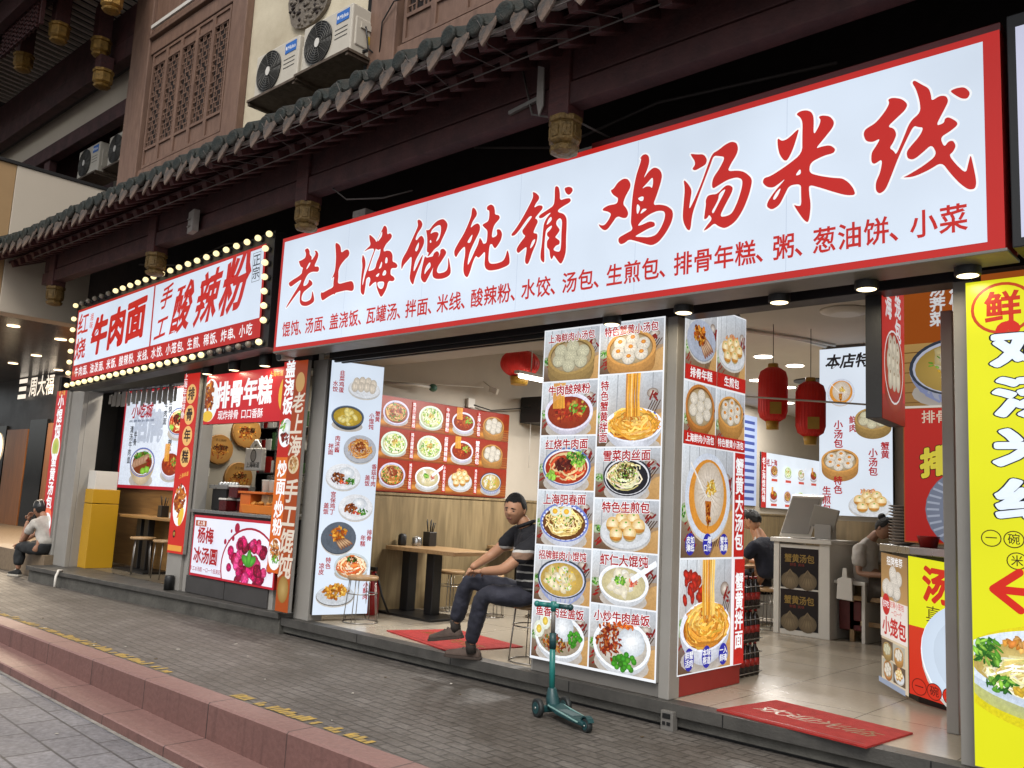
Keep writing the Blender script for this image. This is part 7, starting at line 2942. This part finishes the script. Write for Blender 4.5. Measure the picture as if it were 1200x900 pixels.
def frame(fwd, up=(0, 0, 1)):
    f = Vector(fwd).normalized()
    r = f.cross(Vector(up)).normalized()
    u = r.cross(f)
    return r, f, u


def head_points(c, fwd, hgt, up=(0, 0, 1), nu=36, nv=26):
    """a head with brow, eye hollows, nose, lips, chin, jaw; local axes x right, y front, z up; hgt = chin to crown"""
    r, f, u = frame(fwd, up)
    k = hgt / 2
    vs = []
    for j in range(nv + 1):
        th = math.pi * j / nv
        for i in range(nu):
            a = 2 * math.pi * i / nu
            x, y, z = math.sin(th) * math.sin(a), math.sin(th) * math.cos(a), -math.cos(th)
            X_, Y_, Z_ = x * .68, y * .80, z
            if z < 0:                                   # jaw narrows, chin comes forward
                t = -z
                X_ *= 1 - .30 * t ** 1.6
                Y_ *= 1 - .10 * t
                if y > 0:
                    Y_ += .10 * t * t
                else:
                    Y_ *= 1 - .35 * t
            if y > .15:
                ax = abs(X_)
                g = lambda px, pz, sx, sz: math.exp(-((ax - px) / sx) ** 2 - ((Z_ - pz) / sz) ** 2)
                Y_ += .19 * math.exp(-(ax / .115) ** 2) * max(0, 1 - abs((Z_ + .14) / .22)) ** .8 * (1.25 if Z_ < -.08 else .8)
                Y_ += .035 * g(.22, .16, .22, .06) - .085 * g(.24, .02, .12, .09) + .05 * g(.34, -.16, .16, .14)
                Y_ += .045 * g(0, -.46, .20, .05) - .03 * g(0, -.54, .25, .03) + .045 * g(0, -.60, .16, .05) + .05 * g(0, -.86, .2, .12)
            vs.append(Vector(c) + (r * X_ + f * Y_ + u * Z_) * k)
    fs = []
    for j in range(nv):
        for i in range(nu):
            a, b = j * nu + i, j * nu + (i + 1) % nu
            fs.append((a, a + nu, b + nu, b))
    return vs, fs


def add_head(m, par, c, fwd, hgt, skin_i, hair, hair_len='short', up=(0, 0, 1), bun=None, cap=False):
    """head joins the body mesh m; hair, eyes, brows and mouth are children made later by the returned function"""
    vs, fs = head_points(c, fwd, hgt, up)
    m.mesh(vs, fs, skin_i, True)
    r, f, u = frame(fwd, up)
    k = hgt / 2
    C_ = Vector(c)
    for q in (-1, 1):
        rot = Matrix((r, f, u)).transposed()
        m.ball(C_ + r * q * .69 * k - f * .06 * k - u * .06 * k, (.07 * k, .13 * k, .22 * k), 10, 8, skin_i, rot)

    def later(root):
        h = M()
        nu, nv = 40, 20
        pts = []
        rh = random.Random(3)
        lows = []
        for j in range(nv + 1):
            for i in range(nu):
                a = 2 * math.pi * i / nu
                fr_ = math.cos(a)
                # hairline: high on the brow, down in front of the ear, low at the nape
                if fr_ > .45:
                    low = .57 + .05 * math.sin(a * 7 + 1)
                elif fr_ > .1:
                    low = .56 + (.02 - .56) * ((.45 - fr_) / .35) ** .7
                elif fr_ > -.2:
                    low = .04
                else:
                    low = .04 + (-.46 - .04) * min(1, (-.2 - fr_) / .3)
                low += rh.uniform(-.045, .045) if j == 0 else 0
                if j == 0:
                    lows.append(low)
                low = lows[i]
                tl = math.acos(low)
                th = tl * j / nv
                x, y, z = math.sin(th) * math.sin(a), math.sin(th) * math.cos(a), math.cos(th)
                edge = min(1.0, (nv - j) / 3.0)
                gr = 1.0 + .035 * edge + rh.uniform(-.02, .02) * edge
                Yk = .80
                xx = x * .68
                if z < 0:
                    xx *= 1 - .30 * (-z) ** 1.6
                    Yk *= 1 - .10 * (-z)
                    Yk *= 1 - .2 * (-z)
                pts.append(C_ + (r * xx * gr + f * y * Yk * gr + u * (z * (1.0 + .07 * edge * max(0, z)))) * k * (1.0 + .006))
        ff = []
        for j in range(nv):
            for i in range(nu):
                a, b = j * nu + i, j * nu + (i + 1) % nu
                ff.append((a, a + nu, b + nu, b))
        h.mesh(pts, ff, 0, True)
        if bun:
            h.ball(C_ - f * .72 * k + u * bun * k, (.36 * k, .36 * k, .36 * k), 12, 8)
        ho = h.build('hair', hair, root)
        so = ho.modifiers.new('thick', 'SOLIDIFY')
        so.thickness = .006
        e = M()
        for q in (-1, 1):
            rot = Matrix((r, f, u)).transposed()
            e = M()
            e.ball(C_ + (r * q * .25 + f * .685 + u * .01) * k, (.10 * k, .05 * k, .034 * k), 10, 6, 0, rot)
            e.ball(C_ + (r * q * .25 + f * .72 + u * .01) * k, (.052 * k, .03 * k, .036 * k), 8, 6, 1, rot)
            e.build('eye', [m_eye, m_iris], root)
            e = M()
            e.tube([C_ + (r * q * bx + f * (.80 * math.sqrt(1 - (bx / .68) ** 2 - .024) + .012) + u * (.155 + .03 * (bx < .3))) * k for bx in (.11, .2, .3, .4)], [.026 * k, .038 * k, .034 * k, .014 * k], 6)
            e.build('eyebrow', hair, root)
        e = M()
        e.ball(C_ + (f * .735 - u * .50) * k, (.19 * k, .045 * k, .05 * k), 10, 6, 0, Matrix((r, f, u)).transposed())
        e.build('mouth', m_lip, root)
    return later


m_eye = mat('eye_white', '6e655c', .3, .1, 5)
m_iris = mat('iris', '120c0a', .2, .1, 5)
m_lip = mat('lip', '6e3a30', .5, .2, 10)
m_hair = mat('black_hair', '0b0909', .6, .3, 30, .8, 140, stretch=(6, 6, 1))


def hand(chains, wrist, fw, side, down, size=.19, curl=.5, thumb=1):
    """five finger chains rooted in the palm: fw along the fingers, side across the palm, down the curl direction"""
    w, fw, side, down = Vector(wrist), Vector(fw).normalized(), Vector(side).normalized(), Vector(down).normalized()
    palm = w + fw * size * .42
    chains.append([(tuple(w), .026), (tuple(w + fw * size * .2), (.034, .020)), (tuple(palm), (.040, .018))])
    out = []
    for k, (o, L) in enumerate(((-.033, .40), (-.011, .46), (.011, .43), (.033, .34))):
        b = palm + side * o
        pts = [(b - fw * .015, .0105), (b + fw * size * L * .4 + down * size * curl * .10, .0095), (b + fw * size * L * .72 + down * size * curl * .28, .0088), (b + fw * size * L * .88 + down * size * curl * .52, .0075)]
        out.append([(tuple(q), r_) for q, r_ in pts])
    b = w + fw * size * .16 + side * thumb * -.030
    out.append([(tuple(q), r_) for q, r_ in ((b, .012), (b + (fw * .5 - side * thumb * .75) * size * .22 + down * .01, .011), (b + (fw * .85 - side * thumb * .75) * size * .36 + down * .02, .009))])
    return out


def folds(o, size=.09, strength=.022):
    t = bpy.data.textures.new('cloth_folds', 'CLOUDS')
    t.noise_scale = size
    t.noise_depth = 1
    sb = o.modifiers.new('fine', 'SUBSURF')
    sb.levels = sb.render_levels = 1
    d = o.modifiers.new('folds', 'DISPLACE')
    d.texture = t
    d.texture_coords = 'LOCAL'
    d.strength = strength
    d.mid_level = .45
    return o


def stripes(name, base, bands, rough=.85):
    """horizontal knitted bands by height in the object's own space"""
    m = bpy.data.materials.new(name)
    t, b = nodes_of(m)
    N, L = t.nodes, t.links
    tc = N.new('ShaderNodeTexCoord')
    sp = N.new('ShaderNodeSeparateXYZ')
    L.new(tc.outputs['Object'], sp.inputs[0])
    nz = N.new('ShaderNodeTexNoise')
    nz.inputs['Scale'].default_value = 7
    L.new(tc.outputs['Object'], nz.inputs['Vector'])
    ad = N.new('ShaderNodeMath')
    ad.operation = 'MULTIPLY_ADD'
    ad.inputs[1].default_value = .03
    L.new(nz.outputs['Fac'], ad.inputs[0])
    L.new(sp.outputs['Z'], ad.inputs[2])
    cr = N.new('ShaderNodeValToRGB')
    cr.color_ramp.interpolation = 'CONSTANT'
    e = cr.color_ramp.elements
    e[0].position = 0
    e[0].color = (*H(base), 1)
    e.remove(e[1])
    for z0, z1, c in bands:
        q = e.new(z0)
        q.color = (*H(c), 1)
        q = e.new(z1)
        q.color = (*H(base), 1)
    L.new(ad.outputs[0], cr.inputs[0])
    L.new(cr.outputs[0], b.inputs['Base Color'])
    n2 = N.new('ShaderNodeTexNoise')
    n2.inputs['Scale'].default_value = 22
    n2.inputs['Detail'].default_value = 5
    L.new(tc.outputs['Object'], n2.inputs['Vector'])
    bp = N.new('ShaderNodeBump')
    bp.inputs['Strength'].default_value = .5
    bp.inputs['Distance'].default_value = .02
    L.new(n2.outputs['Fac'], bp.inputs['Height'])
    L.new(bp.outputs[0], b.inputs['Normal'])
    b.inputs['Roughness'].default_value = rough
    return m


def cloth(name, c, c2=None, rough=.85):
    return mat(name, c, rough, .5, 9, .55, 16, c2=c2)


def shoe(par, heel, toe, mats, w_=.048, sole=.022, ankle=None):
    h_, t_ = Vector(heel), Vector(toe)
    d = t_ - h_
    L = d.length
    d.normalize()
    s = d.cross(Vector((0, 0, 1))).normalized()
    u = s.cross(d)
    sec = [(-.10, .60, .030), (0, .85, .075), (.22, .9, .085), (.42, .95, .07), (.65, 1.08, .05), (.88, .95, .038), (1.0, .55, .026)]
    m = M()
    n = 12
    rings = []
    for t, wk, hh in sec:
        for k in range(n):
            a = 2 * math.pi * k / n
            rings.append(h_ + d * (t * L) + s * (w_ * wk * math.cos(a)) + u * (max(0, math.sin(a)) * hh + min(0, math.sin(a)) * .006 + .02))
    fs = [(j * n + i, j * n + (i + 1) % n, (j + 1) * n + (i + 1) % n, (j + 1) * n + i) for j in range(len(sec) - 1) for i in range(n)]
    fs = [f[::-1] for f in fs]
    fs += [tuple(range(n)), tuple(range((len(sec) - 1) * n, len(sec) * n))[::-1]]
    m.mesh(rings, fs, 0, True)
    o = m.build('shoe', mats[0], par, subs=1)
    m = M()
    out = []
    for t, wk, hh in sec:
        out.append((t * L, w_ * wk * 1.06))
    poly = [(a, b) for a, b in out] + [(a, -b) for a, b in out[::-1]]
    m.prism(poly, h_ - u * (sole - .018), d, s, u * sole, 0)
    m.build('sole', mats[1], o, bevel=.004)
    m = M()
    for k in range(4):
        t = .34 + .1 * k
        hh = .088 - .013 * k
        m.tube([h_ + d * t * L + s * .022 + u * hh, h_ + d * (t + .02) * L + u * (hh + .012), h_ + d * t * L - s * .022 + u * hh], .0045, 5)
    m.build('laces', mats[2], o)


# ---- the seated man
man = thing('person', 'man in dark striped polo shirt and jeans sitting cross-legged on a wire stool', 'person', (-5.05, 5.75, .18))
m_skin = skin_mat('man_skin', 'b08264')
hc_ = Vector((-5.09, 5.64, 1.455))
fwd = Vector((.25, -.97, -.15))
B = M()
shL, shR = (-4.80, 5.64, 1.215), (-5.24, 5.90, 1.27)
elL, elR = (-4.99, 5.42, .955), (-5.46, 5.75, 1.03)
wrL, wrR = (-5.24, 5.42, .925), (-5.47, 5.53, .93)
chest, neck, pel, waist = (-5.0, 5.77, 1.15), (-5.035, 5.72, 1.33), (-4.96, 5.76, .74), (-4.98, 5.77, .92)
ch = [[(pel, .09), (waist, .09), (chest, .10), ((-5.01, 5.76, 1.25), .075), (neck, .064), ((-5.08, 5.67, 1.41), .06)],
      [(chest, .10), (shL, .06), (elL, .049), (wrL, .031)], [(chest, .10), (shR, .06), (elR, .049), (wrR, .031)]]
hipL, hipR = (-4.90, 5.64, .73), (-5.05, 5.80, .74)
knL, knR = (-5.21, 5.42, .745), (-5.47, 5.50, .835)
anL, anR = (-5.37, 5.47, .285), (-5.62, 5.52, .42)
ch += [[(pel, .09), (hipL, .06), (knL, .05), (anL, .04)], [(pel, .09), (hipR, .06), (knR, .05), (anR, .04)]]
vs, fs = skinned(ch)
B.mesh(vs, fs, 0, True)
fg = []
fw1, side1 = Vector((-.85, .05, -.35)), Vector((.1, -.85, .1))
hc2 = []
fg += hand(hc2, wrL, (-.93, .10, -.12), (.15, .9, -.2), (-.1, 0, -1), .19, .35, -1)
fg += hand(hc2, wrR, (-.35, -.30, -.85), (.5, -.85, 0), (.75, .1, -.5), .20, .35, 1)
for c in hc2 + fg:
    vs, fs = skinned([c], 2)
    B.mesh(vs, fs, 0, True)
later = add_head(B, man, hc_, fwd, .262, 0, m_hair, up=(.08, .05, 1))
B.build('body', m_skin, man)
later(man)
zz = .18
m_polo = stripes('striped_polo', '14141a', [(.665 + .03, .68 + .03, 'a8a6a0'), (.735 + .03, .748 + .03, 'a8a6a0'), (.80 + .03, .812 + .03, 'a8a6a0'), (.885, .945, '8b6f5c'), (.945, .962, 'b4b2ae')])
S = M()
sl_L = Vector(shL).lerp(Vector(elL), .74)
sl_R = Vector(shR).lerp(Vector(elR), .70)
vs, fs = skinned([[((-4.96, 5.76, .70), (.155, .15)), (waist, (.155, .15)), (chest, (.165, .15)), ((-5.01, 5.75, 1.26), (.12, .11)), ((-5.03, 5.725, 1.34), (.08, .075))],
                  [(chest, (.165, .15)), (shL, .092), (tuple(sl_L), .078)], [(chest, (.165, .15)), (shR, .092), (tuple(sl_R), .078)]])
S.mesh(vs, fs, 0, True)
folds(S.build('polo_shirt', m_polo, man), .10, .026)
c = M()
r_, f_, u_ = frame((-.8, -.6, 0))
c.tube([Vector((-5.03, 5.725, 1.335)) + r_ * .068 * math.cos(a) + f_ * .068 * math.sin(a) + u_ * (.0 - .028 * math.sin(a)) for a in [R(100 + 340 * k / 14) for k in range(15)]], [.016] * 15, 8)
c.build('collar', cloth('polo_collar', '14141a'), man)
J = M()
mkR = tuple(Vector(knR).lerp(Vector(anR), .5))
mkL = tuple(Vector(knL).lerp(Vector(anL), .5))
vs, fs = skinned([[((-4.96, 5.77, .82), (.15, .145)), (pel, (.16, .15)), (hipL, .115), (tuple(Vector(hipL).lerp(Vector(knL), .55)), .10), (knL, .082), (mkL, .072), (tuple(Vector(anL) + Vector((0, 0, .03))), .064)],
                  [(pel, (.16, .15)), (hipR, .115), (tuple(Vector(hipR).lerp(Vector(knR), .55)), .10), (knR, .082), (mkR, .075), (tuple(Vector(anR) + Vector((.01, 0, .03))), .066)]])
J.mesh(vs, fs, 0, True)
folds(J.build('jeans', cloth('navy_denim', '282936', '14151c', .8), man), .08, .03)
b_ = M()
b_.tube([Vector((-4.97, 5.765, .80)) + Vector((.165 * math.cos(a), .155 * math.sin(a), .0)) for a in [k * math.pi / 12 for k in range(25)]], .016, 6)
b_.build('belt', m_black, man)
b_ = M()
b_.obox((-5.06, 5.60, .79), (.022, -.012, 0), (.003, .006, 0), (0, 0, .026))
b_.build('belt_buckle', m_steel, man)
m_shoe = cloth('brown_canvas', '4e4038', '352a24')
m_sole = mat('brown_sole', '3a2f28', .8, .3, 20)
m_lace = mat('dark_lace', '221c18', .8)
shoe(man, (-5.33, 5.53, .185), (-5.60, 5.40, .185), (m_shoe, m_sole, m_lace), .052)
shoe(man, (-5.57, 5.54, .325), (-5.85, 5.44, .272), (m_shoe, m_sole, m_lace), .052)
m_sock = cloth('dark_sock', '2c2622')
for an in (anL, anR):
    k_ = M()
    k_.tube([Vector(an) + Vector((0, 0, .05)), Vector(an) + Vector((.01, .01, -.05))], [.047, .044], 12)
    k_.build('sock', m_sock, man)

# ---- person sitting by the far left post
sit = thing('person', 'person in white T-shirt and dark cap sitting on a ledge, hand to cheek', 'person', (-14.8, 5.35, .36))
B = M()
pel, chest, neck = (-14.55, 5.36, .46), (-14.66, 5.36, .80), (-14.74, 5.35, .96)
hc_ = Vector((-14.86, 5.33, 1.04))
shL, shR = (-14.62, 5.19, .85), (-14.70, 5.53, .86)
elL, elR = (-14.98, 5.16, .50), (-15.42, 5.48, .60)
wrL, wrR = (-14.99, 5.22, .86), (-15.80, 5.42, .46)
hipL, hipR = (-14.56, 5.25, .44), (-14.58, 5.46, .44)
knL, knR = (-14.98, 5.16, .47), (-15.30, 5.46, .47)
anL, anR = (-14.98, 5.16, .10), (-15.36, 5.44, .10)
ch = [[(pel, .12), ((-14.6, 5.36, .63), .11), (chest, .12), (neck, .055), ((-14.79, 5.34, 1.0), .05)],
      [(chest, .12), (shL, .06), (elL, .04), (wrL, .028)], [(chest, .12), (shR, .06), (elR, .04), (wrR, .028)],
      [(pel, .12), (hipL, .08), (knL, .055), (anL, .036)], [(pel, .12), (hipR, .08), (knR, .055), (anR, .036)]]
vs, fs = skinned(ch)
B.mesh(vs, fs, 0, True)
hc2 = []
fg = hand(hc2, wrL, (.25, .15, .95), (0, 1, 0), (.3, .2, 0), .17, .3, 1)
fg += hand(hc2, wrR, (-.75, -.1, -.6), (0, 1, 0), (.3, 0, -.9), .17, .4, 1)
for c in hc2 + fg:
    vs, fs = skinned([c], 1)
    B.mesh(vs, fs, 0, True)
later = add_head(B, sit, hc_, (-.95, -.2, -.12), .25, 0, m_hair)
B.build('body', skin_mat('sitter_skin', '9a7058'), sit)
later(sit)
S = M()
vs, fs = skinned([[((-14.54, 5.36, .46), .15), ((-14.6, 5.36, .63), .15), (chest, .15), ((-14.72, 5.355, .93), .075)],
                  [(chest, .15), (shL, .085), (tuple(Vector(shL).lerp(Vector(elL), .55)), .075)], [(chest, .15), (shR, .085), (tuple(Vector(shR).lerp(Vector(elR), .5)), .075)]])
S.mesh(vs, fs, 0, True)
folds(S.build('t_shirt', cloth('white_cotton', 'b9b4ac', '938e86'), sit))
J = M()
vs, fs = skinned([[((-14.54, 5.36, .54), .14), (pel, .15), (hipL, .11), (knL, .095), (tuple(Vector(knL).lerp(Vector(anL), .6)), .085), (tuple(Vector(anL) + Vector((0, 0, .06))), .08)],
                  [(pel, .15), (hipR, .11), (knR, .095), (tuple(Vector(knR).lerp(Vector(anR), .6)), .085), (tuple(Vector(anR) + Vector((0, 0, .06))), .08)]])
J.mesh(vs, fs, 0, True)
folds(J.build('trousers', cloth('charcoal_cotton', '26282a', '17191a'), sit))
c = M()
r_, f_, u_ = frame((-.95, -.2, -.12))
pts = []
for j in range(8):
    for i in range(24):
        a, th = 2 * math.pi * i / 24, R(82) * j / 7
        pts.append(hc_ + (r_ * .74 * math.sin(th) * math.sin(a) + f_ * .88 * math.sin(th) * math.cos(a) + u_ * (1.10 * math.cos(th) + .12)) * .125)
c.mesh(pts, [(j * 24 + i, (j + 1) * 24 + i, (j + 1) * 24 + (i + 1) % 24, j * 24 + (i + 1) % 24) for j in range(7) for i in range(24)], 0, True)
for k in (-.5, 0, .5):
    c.tube([hc_ + (r_ * (k * .9 + .02) + f_ * .88 * math.cos(t) * (1 - .25 * abs(k)) + u_ * (.16 + 1.08 * math.sin(t) * (1 - .2 * abs(k)))) * .127 for t in [R(15 + 15 * q) for q in range(11)]], .0035, 4, 1)
co = c.build('cap', [m_black, m_whitep], sit)
m_trb = cloth('black_suede', '141414')
m_trw = mat('cream_sole', 'b4ada0', .7)
shoe(sit, (-14.93, 5.17, .015), (-15.16, 5.10, .015), (m_trb, m_trw, m_whitep), .052, .03)
shoe(sit, (-15.30, 5.45, .015), (-15.66, 5.40, .015), (m_trb, m_trw, m_whitep), .052, .03)

# ---- woman at the counter
wo = thing('person', 'woman in white shirt with hair in a bun bent over the corner counter', 'person', (-3.7, 10.15, .18))
B = M()
pel, chest, neck = (-3.78, 10.15, .80), (-3.80, 10.12, 1.17), (-3.68, 10.08, 1.36)
hc_ = Vector((-3.56, 10.04, 1.44))
shL, shR = (-3.74, 10.28, 1.22), (-3.80, 9.95, 1.22)
elL, elR = (-3.60, 10.3, .95), (-3.78, 9.88, .93)
wrL, wrR = (-3.30, 10.2, .96), (-3.42, 9.86, .94)
knL, knR = (-3.42, 10.25, .78), (-3.45, 10.0, .76)
anL, anR = (-3.45, 10.25, .28), (-3.5, 10.0, .28)
vs, fs = skinned([[(pel, .13), ((-3.82, 10.14, .98), .115), (chest, .12), (neck, .05), ((-3.62, 10.06, 1.4), .045)],
                  [(chest, .12), (shL, .055), (elL, .038), (wrL, .026)], [(chest, .12), (shR, .055), (elR, .038), (wrR, .026)],
                  [(pel, .13), (knL, .07), (anL, .04)], [(pel, .13), (knR, .07), (anR, .04)]])
B.mesh(vs, fs, 0, True)
hc2 = []
fg = hand(hc2, wrL, (.9, -.1, -.2), (0, -1, 0), (0, 0, -1), .16, .4, 1) + hand(hc2, wrR, (.9, .1, -.2), (0, 1, 0), (0, 0, -1), .16, .4, 1)
for c in hc2 + fg:
    vs, fs = skinned([c], 1)
    B.mesh(vs, fs, 0, True)
later = add_head(B, wo, hc_, (.85, -.15, -.5), .24, 0, m_hair, up=(.4, 0, 1), bun=.75)
B.build('body', skin_mat('woman_skin', '8f6a54'), wo)
later(wo)
S = M()
vs, fs = skinned([[((-3.78, 10.15, .78), .16), ((-3.83, 10.14, .98), .17), (chest, .16), ((-3.71, 10.09, 1.31), .075)],
                  [(chest, .16), (shL, .085), (tuple(Vector(shL).lerp(Vector(elL), .7)), .08)], [(chest, .16), (shR, .085), (tuple(Vector(shR).lerp(Vector(elR), .8)), .085)]])
S.mesh(vs, fs, 0, True)
folds(S.build('shirt', cloth('sheer_white', 'b5b0a9', '8f8a84'), wo))
J = M()
vs, fs = skinned([[(pel, .16), (knL, .09), (tuple(Vector(anL) + Vector((0, 0, .05))), .07)], [(pel, .16), (knR, .09), (tuple(Vector(anR) + Vector((0, 0, .05))), .07)]])
J.mesh(vs, fs, 0, True)
J.build('trousers', cloth('grey_brown_cotton', '4e463e', '35302b'), wo)
for an in (anL, anR):
    shoe(wo, (an[0] - .06, an[1], .2), (an[0] + .18, an[1], .2), (m_trb, m_sole, m_lace), .04)


def guest(label, x, y, col, face, hairm=m_hair):
    t = thing('person', label, 'person', (x, y, .18))
    fx, fy = face
    F = Vector((fx, fy, 0)).normalized()
    Rt = F.cross(Vector((0, 0, 1)))
    o = Vector((x, y, 0))
    at = lambda f, r, z: tuple(o + F * f + Rt * r + Vector((0, 0, z)))
    pel, chest, neck = at(0, 0, .74), at(.06, 0, 1.10), at(.15, 0, 1.30)
    B = M()
    vs, fs = skinned([[(pel, .13), (at(.02, 0, .92), .12), (chest, .125), (neck, .055), (at(.19, 0, 1.36), .05)],
                      [(chest, .125), (at(.06, .19, 1.16), .06), (at(.2, .24, .92), .04), (at(.42, .14, .95), .028), (at(.5, .12, .95), .03)], [(chest, .125), (at(.06, -.19, 1.16), .06), (at(.2, -.24, .92), .04), (at(.42, -.14, .95), .028), (at(.5, -.12, .95), .03)],
                      [(pel, .13), (at(.42, .1, .68), .07), (at(.42, .1, .24), .04), (at(.5, .1, .2), .035)], [(pel, .13), (at(.42, -.1, .68), .07), (at(.42, -.1, .24), .04), (at(.5, -.1, .2), .035)]])
    B.mesh(vs, fs, 0, True)
    later = add_head(B, t, Vector(at(.25, 0, 1.45)), F + Vector((0, 0, -.5)), .25, 0, hairm, up=(F.x * .4, F.y * .4, 1))
    B.build('body', m_skin, t)
    later(t)
    S = M()
    vs, fs = skinned([[(at(0, 0, .74), .16), (at(.02, 0, .92), .155), (chest, .16), (at(.13, 0, 1.25), .08)],
                      [(chest, .16), (at(.06, .19, 1.16), .09), (at(.16, .23, .99), .075)], [(chest, .16), (at(.06, -.19, 1.16), .09), (at(.16, -.23, .99), .075)]])
    S.mesh(vs, fs, 0, True)
    S.build('shirt', cloth('guest_shirt', *col), t)
    J = M()
    vs, fs = skinned([[(pel, .155), (at(.42, .1, .68), .085), (at(.42, .1, .28), .065)], [(pel, .155), (at(.42, -.1, .68), .085), (at(.42, -.1, .28), .065)]])
    J.mesh(vs, fs, 0, True)
    J.build('trousers', cloth('guest_trousers', '1c1d22'), t)
    return t


guest('guest in dark navy top seated with back turned at the dining table', -4.92, 10.05, ('161a2c', '0c0e18'), (-1, .25))
guest('guest in white top seated at the dining table beside the navy one', -5.30, 10.75, ('a09c96', '807c76'), (-1, -.3))
dup(stool, (-4.92, 10.05, .18), .2, 'wire stool under the guest in the dark navy top')
dup(stool, (-5.30, 10.75, .18), .5, 'wire stool under the guest in the white top')
